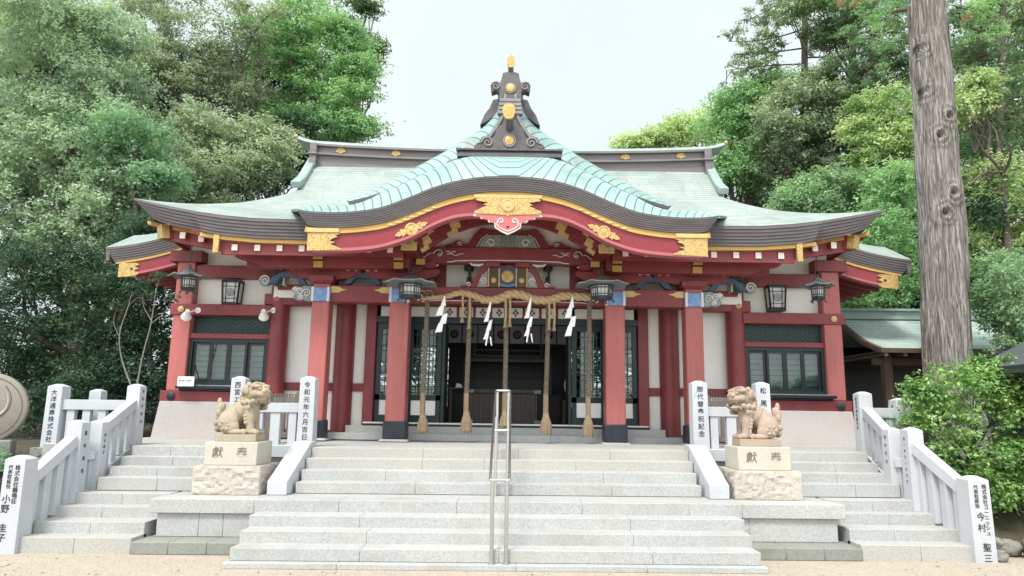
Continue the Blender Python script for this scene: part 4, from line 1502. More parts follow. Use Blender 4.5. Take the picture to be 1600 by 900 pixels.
# ---- porch pillars and front beams
for s in (-1, 1):
    for xc, w in ((2.19, 0.40), (3.80, 0.36)):
        mb = MB().box(s * xc - w / 2, s * xc + w / 2, 5.5 - w / 2, 5.5 + w / 2, 1.30, 4.50)
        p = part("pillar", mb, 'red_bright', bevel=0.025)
        k = w + 0.05
        part("foot_sheath", MB().box(s * xc - k / 2, s * xc + k / 2, 5.5 - k / 2, 5.5 + k / 2, 1.305, 1.655), 'sheath', p, bevel=0.02)
        mb = MB()
        for i in range(9): mb.box(s * xc - k / 2 + 0.03 + i * (k - 0.06) / 8 - 0.004, s * xc - k / 2 + 0.03 + i * (k - 0.06) / 8 + 0.004, 5.5 - k / 2 - 0.004, 5.5 - k / 2 + 0.004, 1.32, 1.64)
        part("sheath_rib", mb, 'black', p)
        part("base_stone", MB().frustum((s * xc, 5.5), 1.262, k + 0.16, k + 0.16, 1.304, k + 0.06, k + 0.06), 'granite_warm', p, bevel=0.01)
        bb = part("painted_head_band", MB().box(s * xc - w / 2 - 0.02, s * xc + w / 2 + 0.02, 5.5 - w / 2 - 0.06, 5.5 + w / 2 + 0.02, 4.03, 4.31), 'blue', p, bevel=0.01)
        for q in (-1, 1):
            part("white_border", MB().box(s * xc + q * (w / 2 - 0.02) - 0.022, s * xc + q * (w / 2 - 0.02) + 0.022, 5.5 - w / 2 - 0.068, 5.5 - w / 2 - 0.05, 4.02, 4.32), 'carve_white', p)
        # pointed gilt straps on the beam either side of the head
        for q in (-1, 1):
            x0 = s * xc + q * (w / 2 + 0.02)
            pts = [(x0, 4.34), (x0 + q * 0.16, 4.335), (x0 + q * 0.21, 4.30), (x0 + q * 0.33, 4.275), (x0 + q * 0.21, 4.25), (x0 + q * 0.16, 4.215), (x0, 4.21)]
            if xc < 3 or q * s < 0:
                part("gilt_strap", MB().prism(pts[::-q], 5.312, 5.328), 'gold_pale', p)
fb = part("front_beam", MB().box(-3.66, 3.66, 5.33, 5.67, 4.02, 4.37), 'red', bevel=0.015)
# carved shallow underside line of the middle bay
part("white_line", MB().tube([(x, 5.322, 4.055 + 0.03 * min(1, (1.75 - abs(x)) / 0.3)) for x in LN(-1.75, 1.75, 30)], 0.014, 6), 'carve_white', fb)
for s in (-1, 1):    # swirl carving at the ends of the middle bay
    part("swirl", spiral(s * 1.60, 4.20, 5.318, 0.10, 1.5, s, 0.02), 'carve_grey', fb)
    part("swirl", spiral(s * 1.80, 4.13, 5.318, 0.08, 1.3, -s, 0.018), 'carve_white', fb)
    # cloud-shaped beam nosing beyond the outer pillar
    pts = [(3.99, 4.07), (4.10, 4.04), (4.22, 4.08), (4.30, 4.05), (4.40, 4.12), (4.38, 4.20), (4.46, 4.27), (4.38, 4.36), (4.26, 4.34), (4.18, 4.37), (3.99, 4.36)]
    no = part("beam_nosing", MB().prism([(s * x, z) for x, z in pts][::-s], 5.42, 5.58), 'carve_grey', bevel=0.012)
    for cx_, cz_, r_ in ((4.12, 4.21, 0.09), (4.27, 4.24, 0.08), (4.23, 4.12, 0.05), (4.36, 4.28, 0.05)):
        part("swirl", spiral(s * cx_, cz_, 5.405, r_, 1.6, s, 0.016), 'carve_white', no)


def bracket(s, xc):
    """bearing blocks and arms above a pillar"""
    x = s * xc
    b = part("bracket_set", MB().frustum((x, 5.5), 4.375, 0.34, 0.34, 4.45, 0.50, 0.50).box(x - 0.25, x + 0.25, 5.25, 5.75, 4.45, 4.56), 'red', bevel=0.008)
    arm = [(-0.78, 4.72), (-0.78, 4.62), (-0.70, 4.57), (-0.50, 4.50), (-0.28, 4.47), (0.28, 4.47), (0.50, 4.50), (0.70, 4.57), (0.78, 4.62), (0.78, 4.72)]
    part("bracket_arm", MB().prism([(x + a, z + 0.03) for a, z in arm][::-1], 5.40, 5.60), 'red', b, bevel=0.008)
    part("projecting_arm", MB().box(x - 0.09, x + 0.09, 4.98, 5.5, 4.66, 4.80), 'red', b, bevel=0.008)
    part("gilt_arm_end", MB().box(x - 0.095, x + 0.095, 4.955, 4.982, 4.66, 4.79), 'ochre', b, bevel=0.005)
    part("gilt_arm_end", MB().box(x - 0.095, x + 0.095, 4.90, 4.925, 4.82, 4.98), 'ochre', b, bevel=0.005)
    part("projecting_arm", MB().box(x - 0.09, x + 0.09, 4.926, 5.3, 4.82, 4.97), 'red', b, bevel=0.008)
    for a in (-0.60, 0.0, 0.60):
        part("bearing_block", MB().frustum((x + a, 5.36), 4.74, 0.16, 0.22, 4.79, 0.25, 0.28).box(x + a - 0.125, x + a + 0.125, 5.22, 5.5, 4.79, 4.86), 'red', b, bevel=0.006)
    return b


for s in (-1, 1):
    for xc in (2.19, 3.80): bracket(s, xc)
    # dark carved struts with white tips between the bracket sets
    for xc in (3.0, 4.55):
        pts = [(-0.42, 4.38), (-0.30, 4.56), (-0.12, 4.66), (0.12, 4.66), (0.30, 4.56), (0.42, 4.38), (0.24, 4.42), (0.14, 4.55), (-0.14, 4.55), (-0.24, 4.42)]
        st = part("carved_strut", MB().prism([(s * xc + a, z) for a, z in pts][::-1], 5.44, 5.56), 'blue_dark', bevel=0.01)
        for q in (-1, 1):
            part("white_tip", MB().tube([(s * xc + q * 0.10, 5.36, 4.70), (s * xc + q * 0.2, 5.33, 4.73), (s * xc + q * 0.30, 5.35, 4.69), (s * xc + q * 0.33, 5.35, 4.73)], [0.03, 0.026, 0.02, 0.012], 6), 'carve_white', st)

# ---- middle bay: vault, ribs, rainbow beam and carved struts
IN = smooth_curve([(0, 5.60), (0.45, 5.60), (0.8, 5.56), (1.05, 5.49), (1.3, 5.37), (1.5, 5.22), (1.75, 5.02)], 24)
INF = [(-p[0], p[1]) for p in IN[::-1]] + [(p[0], p[1]) for p in IN[1:]]
part("porch_vault", MB().grid([[(x, y, z + 0.16) for x, z in INF] for y in (3.5, 4.5, 6.2)]), 'red', smooth=50)
RIB = smooth_curve([(0, 5.48), (0.42, 5.46), (0.67, 5.41), (0.95, 5.31), (1.16, 5.205), (1.5, 4.99), (1.66, 4.88)], 40)
RIBF = [(-p[0], p[1]) for p in RIB[::-1]] + [(p[0], p[1]) for p in RIB[1:]]
arch = None
for k in range(4):                   # four stepped mouldings make up the arched rib
    lo, hi = koff(0.068 * k, RIBF), koff(0.068 * k + 0.062, RIBF)
    y0 = 4.43 - 0.05 * k
    o = part("arched_rib" if arch is None else "moulding", MB().loft([[(a[0], y0, a[1]), (a[0], 4.52, a[1]), (b_[0], 4.52, b_[1]), (b_[0], y0, b_[1])] for a, b_ in zip(lo, hi)]), 'red', arch, smooth=40)
    arch = arch or o
    for s in (-1, 1):
        for t0, t1 in ((0.93, 1.14), (1.47, 1.66)):
            sh_ = 0.02 * (-1) ** k - 0.02 * k
            seg = [(a, b_) for a, b_ in zip(lo, hi) if t0 + sh_ <= a[0] * s <= t1 + sh_]
            if len(seg) < 2: continue
            part("gilt_band", MB().loft([[(a[0], y0 - 0.008, a[1] - 0.004), (a[0], 4.51, a[1] - 0.004), (b_[0], 4.51, b_[1] + 0.004), (b_[0], y0 - 0.008, b_[1] + 0.004)] for a, b_ in seg]), 'gold_pale', arch)
part("tympanum", MB().prism(([(-1.8, 5.0)] + [(x, z + 0.14) for x, z in INF] + [(1.8, 5.0)])[::-1], 5.50, 5.56), 'plaster', smooth=0)
kb = part("rainbow_beam", MB().prism([(-1.98, 4.80), (-1.6, 4.85), (0, 4.89), (1.6, 4.85), (1.98, 4.80), (1.98, 5.20), (-1.98, 5.20)], 5.30, 5.52), 'red', bevel=0.012)
part("white_line", MB().tube([(x, 5.293, 4.90 + 0.03 * (1 - (x / 1.3) ** 2) - (0.02 if abs(x) > 1.15 else 0)) for x in LN(-1.25, 1.25, 26)], 0.012, 6), 'carve_white', kb)
for s in (-1, 1):
    part("flower", MB().ball((s * 1.42, 5.285, 5.04), 0.05, 12, 8), 'carve_grey', kb)
    part("flower_petals", spiral(s * 1.42, 5.05, 5.29, 0.105, 1.0, s, 0.013), 'carve_white', kb)
    for z_, x0, x1 in ((5.09, 1.27, 1.08), (5.04, 1.25, 0.92)):
        part("leaf_line", MB().tube([(s * (x0 + (x1 - x0) * t), 5.292, z_ + 0.018 * math.sin(9 * t)) for t in LN(0, 1, 12)], 0.009, 5), 'carve_white', kb)
    part("leaf_line", MB().tube([(s * (1.55 + 0.25 * t), 5.292, 5.06 - 0.09 * t + 0.02 * math.sin(7 * t)) for t in LN(0, 1, 10)], 0.009, 5), 'carve_white', kb)
    # projecting beam with gilt face
    pb = part("projecting_beam", MB().box(s * 1.76, s * 2.04, 4.34, 5.6, 4.90, 5.16), 'red', bevel=0.012)
    part("gilt_face", MB().box(s * 1.745, s * 2.055, 4.315, 4.345, 4.89, 5.17), 'gold_pale', pb, bevel=0.02)
    part("boss", MB().lathe([(0.06, 0), (0.06, -0.02), (0.03, -0.03), (0, -0.03)], (s * 1.92, 4.314, 5.06), 14, 'y'), 'bronze_hi', pb)
    part("gilt_block", MB().box(s * 1.68, s * 1.86, 5.10, 5.16, 4.78, 4.90), 'ochre', pb, bevel=0.006)
    part("corner_bracket", MB().prism([(s * q[0], q[1]) for q in [(1.98, 4.86), (1.55, 4.84), (1.62, 4.78), (1.74, 4.76), (1.80, 4.68), (1.98, 4.62)]][::s], 5.34, 5.48), 'red')
    part("corner_carving", MB().tube([(s * 1.42, 5.32, 4.82), (s * 1.55, 5.31, 4.79), (s * 1.68, 5.31, 4.80), (s * 1.74, 5.31, 4.84)], [0.02, 0.035, 0.03, 0.015], 6), 'gold_pale', kb)
# upper frog-leg strut
leg = [(1.30, 5.203), (1.30, 5.25), (1.16, 5.28), (1.08, 5.35), (0.98, 5.36), (0.92, 5.28), (0.84, 5.28), (0.70, 5.50), (0.56, 5.64), (0.45, 5.60), (0.3, 5.585), (0, 5.58)]
poly = leg + [(-x, z) for x, z in leg[::-1][1:]]
fl = part("frog_leg_strut", MB().prism(poly, 5.36, 5.46), 'red', bevel=0.01)
ins = [(0.62, 5.21), (0.52, 5.40), (0.40, 5.475), (-0.40, 5.475), (-0.52, 5.40), (-0.62, 5.21)]
part("carved_panel", MB().prism(ins, 5.345, 5.362), 'carve_grey', fl)
for i in range(9): part("flute", MB().tube([(-0.16 + 0.04 * i, 5.335, 5.22), (-0.15 + 0.0375 * i, 5.335, 5.45)], 0.014, 6), 'carve_grey', fl)
for s in (-1, 1):
    part("swirl", spiral(s * 0.36, 5.31, 5.335, 0.085, 1.6, s, 0.018), 'carve_white', fl)
    part("pearl", MB().ball((s * 0.36, 5.33, 5.31), 0.035, 10, 8), 'carve_grey', fl)
    part("white_edge", MB().tube([(s * x, 5.35, z) for x, z in ((0.66, 5.21), (0.55, 5.41), (0.42, 5.49))], 0.008, 5), 'carve_white', fl)
    part("swirl", spiral(s * 1.0, 5.28, 5.352, 0.05, 1.2, s, 0.012), 'carve_white', fl)
# lower frog-leg strut with crest
leg = [(0.98, 4.372), (0.96, 4.41), (0.84, 4.42), (0.74, 4.46), (0.66, 4.62), (0.60, 4.76), (0.48, 4.82), (0.3, 4.84), (0, 4.84)]
poly = leg + [(-x, z) for x, z in leg[::-1][1:]]
fl = part("crest_strut", MB().prism(poly, 5.36, 5.46), 'red', bevel=0.01)
for s in (-1, 1):
    part("carved_side", MB().prism([(s * q[0], q[1]) for q in [(0.62, 4.38), (0.54, 4.62), (0.42, 4.72), (0.42, 4.38)]][::s], 5.342, 5.363), 'carve_grey', fl)
    part("swirl", spiral(s * 0.49, 4.50, 5.335, 0.075, 1.5, s, 0.014), 'carve_white', fl)
    part("panel", MB().box(s * 0.17, s * 0.40, 5.325, 5.362, 4.38, 4.78), 'wood', fl, bevel=0.006)
    for xe in (0.175, 0.395): part("gilt_edge", MB().box(s * xe - 0.012, s * xe + 0.012, 5.318, 5.33, 4.38, 4.78), 'gold_pale', fl)
    part("gilt_blossom", MB().lathe([(0.06, 0), (0.055, -0.02), (0, -0.025)], (s * 0.285, 5.324, 4.52), 10, 'y'), 'gold', fl)
    part("cap_block", MB().box(s * 0.16, s * 0.46, 5.25, 5.5, 4.79, 4.885), 'red', fl, bevel=0.008)
    part("cloud_tip", MB().tube([(s * 0.5, 5.34, 4.86), (s * 0.6, 5.33, 4.83), (s * 0.74, 5.33, 4.84), (s * 0.80, 5.33, 4.89)], [0.015, 0.03, 0.025, 0.012], 6), 'carve_white', fl)
    part("foot_scroll", spiral(s * 0.80, 4.43, 5.352, 0.05, 1.3, s, 0.014), 'carve_white', fl)
part("blue_panel", MB().box(-0.16, 0.16, 5.32, 5.362, 4.38, 4.78), 'blue_dark', fl, bevel=0.006)
part("blue_wave", MB().tube([(-0.16, 5.315, 4.44), (-0.08, 5.31, 4.41), (0, 5.31, 4.40), (0.08, 5.31, 4.41), (0.16, 5.315, 4.44)], 0.022, 6), 'blue', fl)
part("gilt_crest", MB().lathe([(0.125, 0), (0.125, -0.03), (0.105, -0.034), (0.10, -0.024), (0.05, -0.026), (0.045, -0.036), (0, -0.038)], (0, 5.318, 4.60), 24, 'y'), 'gold', fl)
# white wall closing the space above the front beam
part("upper_wall", MB().box(-5.0, 5.0, 6.0, 6.08, 4.2, 5.6), 'plaster', smooth=0)
part("upper_wall_post", MB().box(-1.55, -1.32, 5.9, 6.0, 4.3, 5.0), 'red')
part("upper_wall_post", MB().box(1.32, 1.55, 5.9, 6.0, 4.3, 5.0), 'red')
part("upper_wall_rail", MB().box(-4.9, 4.9, 5.93, 6.0, 4.36, 4.47), 'red')
for s in (-1, 1):
    part("tie_beam", MB().box(s * 2.08, s * 2.30, 5.68, 6.3, 4.10, 4.36), 'red', bevel=0.01)
    part("tie_beam", MB().box(s * 3.70, s * 3.92, 5.68, 6.3, 4.10, 4.36), 'red', bevel=0.01)
part("porch_ceiling", MB().box(-4.9, 4.9, 6.08, 7.6, 4.44, 4.50), 'red')

# the core front wall stands in line with the wings; widths scaled about the centre line, upper heights about camera height, to line up in view
def fw(mb):
    mb.v = [(x * 0.936, y - 1.05, z if z < 1.7 else 1.846 + (z - 1.846) * 0.936) for x, y, z in mb.v]
    return mb


def cpart(name, mb, *args, **kw):
    return part(name, fw(mb), *args, **kw)


# ---- inner steps and core front wall
for nm, x, y0, z0, z1, sd in (("inner_step", 3.62, 5.80, 1.264, 1.40, 61), ("inner_step", 3.32, 6.02, 1.30, 1.545, 62)):
    blocks(MB(), -x, x, y0, 6.25, z0, z1, joints(-x, x, 5, sd)).build(nm, M['granite'], hall, bevel=0.006)
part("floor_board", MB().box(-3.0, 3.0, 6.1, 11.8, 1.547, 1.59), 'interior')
cpart("threshold", MB().box(-3.2, 3.2, 7.22, 7.36, 1.547, 1.62), 'plaster')
for s in (-1, 1):
    cpart("wall_panel", MB().box(s * 3.2, s * 5.12, 7.42, 7.52, 1.264, 4.62), 'plaster', smooth=0)
    rl = cpart("wall_rail", MB().box(s * 3.25, s * 5.05, 7.36, 7.42, 2.28, 2.46), 'red', bevel=0.008)
    cpart("wall_rail", MB().box(s * 3.25, s * 5.05, 7.35, 7.42, 1.264, 1.44), 'red', bevel=0.008)
    cpart("round_column", MB().lathe([(0.225, 1.264), (0.225, 4.6)], (s * 3.73, 7.36, 0), 28), 'red', smooth=60)
    cpart("door_jamb", MB().box(s * 3.0, s * 3.24, 7.26, 7.5, 1.55, 4.6), 'red', bevel=0.015)
    part("round_column", MB().lathe([(0.20, 1.264), (0.20, 4.55)], (s * 4.90, 6.2, 0), 28), 'red', smooth=60)
    cb = part("column_cross_beam", MB().box(s * 4.02, s * 5.20, 6.03, 6.30, 4.05, 4.29), 'red', bevel=0.015)
    part("hexagon_boss", MB().lathe([(0.075, 0), (0.075, -0.02), (0.04, -0.035), (0, -0.04)], (s * 4.93, 6.028, 4.17), 6, 'y'), 'gold' if s > 0 else 'red_edge', cb)
    # lintel carvings at the head of the round column: green block and roundel
    hb = part("painted_bracket", MB().box(s * 4.72, s * 4.94, 5.72, 6.0, 4.42, 4.66), 'lattice_green', bevel=0.02)
    part("white_edge", MB().box(s * 4.70, s * 4.73, 5.71, 6.0, 4.42, 4.66), 'carve_white', hb)
    part("carved_roundel", MB().ball((s * 5.12, 5.85, 4.53), (0.15, 0.08, 0.13), 14, 10), 'carve_grey', hb)
    part("swirl", spiral(s * 5.12, 4.53, 5.765, 0.11, 1.6, s, 0.02), 'carve_white', hb)
    part("dark_bracket", MB().prism([(s * q[0], q[1]) for q in [(4.45, 4.60), (4.45, 4.95), (5.25, 4.95), (5.15, 4.80), (4.95, 4.68)]][::-s], 5.62, 5.98), 'wood', bevel=0.01)
# door header
cpart("door_head", MB().box(-3.0, 3.0, 7.26, 7.40, 4.24, 4.62), 'dark_green')
cpart("door_rail", MB().box(-3.0, 3.0, 7.27, 7.39, 3.86, 4.00), 'dark_green')
for s in (-1, 1):
    cpart("header_panel", MB().box(s * 1.56, s * 2.92, 7.30, 7.36, 4.003, 4.237), 'plaster')
hp = []
for i in range(8):
    x0 = -1.52 + i * 0.38
    p = cpart("crest_panel", MB().box(x0 + 0.03, x0 + 0.35, 7.29, 7.34, 4.003, 4.237), 'plaster')
    if i not in (3, 4) or True:
        cx_ = x0 + 0.19
        mb = MB()
        for dx, dz in ((0, 0.055), (0, -0.055), (0.045, 0), (-0.045, 0)):
            mb.prism([(cx_ + dx - 0.03, 4.12 + dz), (cx_ + dx, 4.12 + dz - 0.042), (cx_ + dx + 0.03, 4.12 + dz), (cx_ + dx, 4.12 + dz + 0.042)], 7.282, 7.291)
        cpart("diamond_crest", mb, 'ink_faded', p)
    cpart("header_mullion", MB().box(x0 - 0.03, x0 + 0.03, 7.27, 7.38, 4.003, 4.237), 'red')
# lattice doors either side of the opening
for s in (-1, 1):
    d0, d1 = 1.50, 2.98
    dr = cpart("lattice_door", MB().box(s * d0, s * d1, 7.34, 7.40, 1.60, 1.76).box(s * d0, s * d1, 7.34, 7.40, 3.72, 3.86).box(s * d0, s * d1, 7.34, 7.40, 2.10, 2.22)
              .box(s * d0, s * (d0 + .1), 7.34, 7.40, 1.76, 3.72).box(s * (d1 - .1), s * d1, 7.34, 7.40, 1.76, 3.72).box(s * 2.16, s * 2.28, 7.335, 7.395, 1.76, 3.72), 'dark_green')
    cpart("lower_panel", MB().box(s * 1.60, s * 2.88, 7.36, 7.39, 1.765, 2.095), 'plaster', dr)
    mb = MB()
    for a, b_ in ((1.6, 2.16), (2.28, 2.88)):
        for i in range(1, 6):
            x = a + (b_ - a) * i / 6
            mb.box(s * x - 0.008, s * x + 0.008, 7.36, 7.38, 2.22, 3.72)
        for k in range(1, 12):
            z = 2.22 + 1.5 * k / 12
            if k in (3, 4, 8, 9, 1, 11, 6): mb.box(s * a, s * b_, 7.362, 7.378, z - 0.008, z + 0.008)
    cpart("lattice", mb, 'lattice_green', dr)
    cpart("pane", MB().box(s * 1.6, s * 2.88, 7.388, 7.394, 2.22, 3.72), 'glass', dr)
    # open door leaf seen edge on, folded inwards
    cpart("folded_door", MB().box(s * 1.42, s * 1.49, 7.4, 8.2, 1.60, 3.86), 'dark_green')

# ---- inside of the hall
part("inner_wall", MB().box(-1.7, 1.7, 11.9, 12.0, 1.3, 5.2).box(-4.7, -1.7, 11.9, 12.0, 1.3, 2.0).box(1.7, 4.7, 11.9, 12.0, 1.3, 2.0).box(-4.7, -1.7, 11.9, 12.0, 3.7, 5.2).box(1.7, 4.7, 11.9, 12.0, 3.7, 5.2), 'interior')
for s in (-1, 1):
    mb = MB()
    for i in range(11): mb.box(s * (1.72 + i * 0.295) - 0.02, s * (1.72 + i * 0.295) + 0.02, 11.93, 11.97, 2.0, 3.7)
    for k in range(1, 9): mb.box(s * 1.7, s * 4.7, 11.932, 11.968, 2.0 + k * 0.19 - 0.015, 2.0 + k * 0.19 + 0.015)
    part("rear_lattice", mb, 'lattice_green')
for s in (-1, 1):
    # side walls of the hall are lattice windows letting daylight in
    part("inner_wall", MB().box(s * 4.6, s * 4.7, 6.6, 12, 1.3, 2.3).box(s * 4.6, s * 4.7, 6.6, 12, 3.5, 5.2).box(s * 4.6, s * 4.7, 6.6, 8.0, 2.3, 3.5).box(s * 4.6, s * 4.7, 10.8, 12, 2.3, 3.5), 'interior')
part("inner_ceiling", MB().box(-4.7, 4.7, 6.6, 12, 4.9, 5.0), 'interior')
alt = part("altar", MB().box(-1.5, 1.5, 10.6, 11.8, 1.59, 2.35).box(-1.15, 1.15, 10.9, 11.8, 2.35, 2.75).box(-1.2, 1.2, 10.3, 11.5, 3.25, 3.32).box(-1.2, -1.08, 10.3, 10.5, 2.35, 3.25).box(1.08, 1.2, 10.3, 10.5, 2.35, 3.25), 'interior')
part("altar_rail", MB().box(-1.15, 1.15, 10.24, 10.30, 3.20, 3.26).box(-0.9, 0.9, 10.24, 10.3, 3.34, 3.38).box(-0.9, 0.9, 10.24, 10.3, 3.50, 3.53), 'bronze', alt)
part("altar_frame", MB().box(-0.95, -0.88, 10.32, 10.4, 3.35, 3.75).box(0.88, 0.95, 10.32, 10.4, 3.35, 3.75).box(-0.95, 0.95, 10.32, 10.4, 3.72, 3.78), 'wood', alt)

# ---- side wings with windows
for s in (-1, 1):
    O = lambda *q: q
    ws = []
    # battered stone base
    x_o, x_i = 7.12, 4.98
    mb = MB()
    x_o = 7.20
    v = [(s * (x_o + 0.07), 5.88, 1.20), (s * (x_i - 0.0), 5.88, 1.20), (s * (x_i - 0.0), 5.98, 1.985), (s * x_o, 5.98, 1.985)]
    v += [(p[0], 12.0, p[2]) for p in v]
    f = [(0, 1, 2, 3), (7, 6, 5, 4), (3, 2, 6, 7), (0, 3, 7, 4), (1, 5, 6, 2), (0, 4, 5, 1)]
    if s > 0: f = [q[::-1] for q in f]
    mb._add(v, f)
    part("stone_base", mb, 'granite_pink', bevel=0.012)
    part("wing_wall", MB().box(s * 5.0, s * 7.0, 6.30, 6.42, 3.4, 5.55), 'plaster', smooth=0)
    part("wing_wall", MB().box(s * 5.0, s * 7.0, 6.30, 6.42, 1.99, 2.3), 'plaster', smooth=0)
    part("wing_side_wall", MB().box(s * 6.95, s * 7.03, 6.42, 12, 1.99, 5.4), 'plaster', smooth=0)
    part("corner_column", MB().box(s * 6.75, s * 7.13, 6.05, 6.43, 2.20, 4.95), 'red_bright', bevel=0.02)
    part("ground_sill", MB().box(s * 5.0, s * 7.22, 6.0, 6.40, 1.988, 2.20), 'red', bevel=0.012)
    part("sill_boss", MB().lathe([(0.085, 0), (0.085, -0.03), (0.05, -0.05), (0, -0.05)], (s * 6.98, 5.998, 2.09), 14, 'y'), 'sheath')
    part("window_ledge", MB().box(s * 5.02, s * 6.85, 5.86, 6.30, 2.24, 2.30).box(s * 5.06, s * 6.80, 5.93, 6.30, 2.205, 2.24), 'black', bevel=0.006)
    part("ledge_cap", MB().box(s * 5.03, s * 6.78, 5.88, 6.1, 2.302, 2.322), 'lamp_roof')
    wf = part("window", MB().box(s * 5.08, s * 6.75, 6.14, 6.24, 2.325, 2.39).box(s * 5.08, s * 6.75, 6.14, 6.24, 3.24, 3.305).box(s * 5.08, s * 5.14, 6.14, 6.24, 2.39, 3.24).box(s * 6.69, s * 6.75, 6.14, 6.24, 2.39, 3.24), 'dark_green')
    ww = (6.69 - 5.14) / 4
    for i in range(4):
        xa = 5.14 + ww * i
        yy = 6.155 if i in (1, 2) else 6.20
        sh = part("sash", MB().box(s * xa, s * (xa + 0.05), yy, yy + 0.04, 2.39, 3.24).box(s * (xa + ww - 0.05), s * (xa + ww), yy, yy + 0.04, 2.39, 3.24)
                  .box(s * (xa + .05), s * (xa + ww - .05), yy, yy + 0.04, 2.39, 2.45).box(s * (xa + .05), s * (xa + ww - .05), yy, yy + 0.04, 3.19, 3.24), 'black', wf)
        part("pane", MB().box(s * (xa + .05), s * (xa + ww - .05), yy + 0.018, yy + 0.024, 2.45, 3.19), 'glass', sh)
    bl = part("slatted_blind", MB().box(s * 5.1, s * 6.75, 6.36, 6.37, 2.33, 3.3), 'blind', wf)
    mb = MB()
    for k in range(8): mb.box(s * 5.1, s * 6.75, 6.335, 6.357, 2.36 + 0.118 * k, 2.38 + 0.118 * k)
    part("slat", mb, 'lattice_green', bl)
    part("window_rail", MB().box(s * 5.02, s * 6.76, 6.10, 6.30, 3.31, 3.42), 'red', bevel=0.01)
    lt = part("lattice_panel", MB().box(s * 5.06, s * 6.76, 6.24, 6.27, 3.425, 3.79), 'dark_green')
    mb = MB()
    n_ = 15
    for k in range(-4, n_ + 1):
        for q in (-1, 1):
            x0 = 5.06 + 1.7 * k / n_ if q > 0 else 5.06 + 1.7 * (k + 4) / n_
            x1 = x0 + q * 1.7 * 4 / n_
            a, b_ = (x0, 3.43), (x1, 3.785)
            # clip to the panel
            def clip(a, b_):
                (ax, az), (bx, bz) = a, b_
                if ax > bx: ax, az, bx, bz = bx, bz, ax, az
                if bx <= 5.07 or ax >= 6.75: return None
                m_ = (bz - az) / (bx - ax)
                if ax < 5.07: az += m_ * (5.07 - ax); ax = 5.07
                if bx > 6.75: bz -= m_ * (bx - 6.75); bx = 6.75
                return (ax, az), (bx, bz)
            c_ = clip(a, b_)
            if c_: mb.bar((s * c_[0][0], 6.232, c_[0][1]), (s * c_[1][0], 6.232, c_[1][1]), 0.012, 0.016)
    part("lattice", mb, 'lattice_green', lt)
    part("wing_beam", MB().box(s * 5.02, s * 7.19, 6.02, 6.28, 3.80, 4.04), 'red', bevel=0.015)
    part("hexagon_boss", MB().lathe([(0.07, 0), (0.07, -0.02), (0.04, -0.035), (0, -0.04)], (s * 6.95, 6.018, 3.92), 6, 'y'), 'gold_pale', bevel=0.0)
    part("wing_upper_beam", MB().box(s * 5.02, s * 7.05, 6.10, 6.28, 4.62, 4.90), 'red', bevel=0.012)
    part("wing_head_beam", MB().box(s * 6.6, s * 7.3, 6.0, 6.4, 4.95, 5.2), 'red', bevel=0.012)

# ------------------------------------------------------------ things hung about the hall
HROT = (0, TILT, 0)


def hthing(name, label, cat, p, group=None):
    return thing(name, label, cat, hall_to_world(p), HROT, group)


# twisted straw rope over the front beam
def twisted(path, r, strands=3, pitch=0.35, n_per=24, steps=160, rs=None):
    """path: list of points; strands wound round it"""
    P = [np.array(p) for p in path]
    C = smooth_curve(P, steps)
    L = [0.0]
    for a, b in zip(C[:-1], C[1:]): L.append(L[-1] + float(np.linalg.norm(b - a)))
    mb = MB()
    for k in range(strands):
        pts, rad = [], []
        for i, c in enumerate(C):
            d = Vector(C[min(i + 1, steps - 1)] - C[max(i - 1, 0)]).normalized()
            s_ = d.cross(Vector((0, 1, 0)))
            if s_.length < 1e-3: s_ = d.cross(Vector((1, 0, 0)))
            s_.normalize()
            u_ = d.cross(s_)
            a = 2 * PI * (L[i] / pitch + k / strands)
            rr = r if rs is None else rs(L[i] / L[-1])
            pts.append(Vector(c) + (s_ * math.cos(a) + u_ * math.sin(a)) * rr * 0.52)
            rad.append(rr * 0.60)
        mb.tube(pts, rad, 8)
    return mb


sh_path = [hall_at(*q, 5.12) for q in [(655, 468), (675, 465), (695, 464), (718, 458), (740, 462), (760, 469), (780, 467), (797, 460), (815, 461), (835, 468), (858, 469), (880, 463), (905, 464), (932, 465)]]
sh = hthing("sacred_rope", "thick twisted golden straw rope strung across the front beam between the porch pillars", "rope", (0, 5.12, 4.1))
o_ = (0, 5.12, 4.1)
loc_ = lambda p: (p[0] - o_[0], p[1] - o_[1], p[2] - o_[2])
twisted([loc_(p) for p in sh_path], 0.085, 3, 0.42, steps=220, rs=lambda t: 0.034 + 0.05 * min(1, t / 0.45) * min(1.0, 1.2 - 0.35 * t)).build("twisted_rope", M['straw_rope'], sh, smooth=60)
for (x0, y0, y1) in ((723, 462, 504), (734, 466, 514), (790, 468, 512), (797, 466, 511), (858, 470, 516), (866, 470, 517)):
    a = loc_(hall_at(x0, y0, 5.06)); b = loc_(hall_at(x0, y1, 5.06))
    tz = b[2]
    mb = twisted([(a[0], a[1], a[2]), (a[0] + .01, a[1], (a[2] + tz) / 2), (a[0], a[1], tz + 0.10)], 0.022, 2, 0.10, steps=40)
    tt = mb.build("tassel_cord", M['straw_rope'], sh, smooth=60)
    mb = MB().lathe([(0.022, 0.12), (0.03, 0.10), (0.028, 0.08), (0.048, 0.0), (0.0, 0.0)], (a[0], a[1], tz), 12)
    mb.build("tassel", M['straw'], sh)

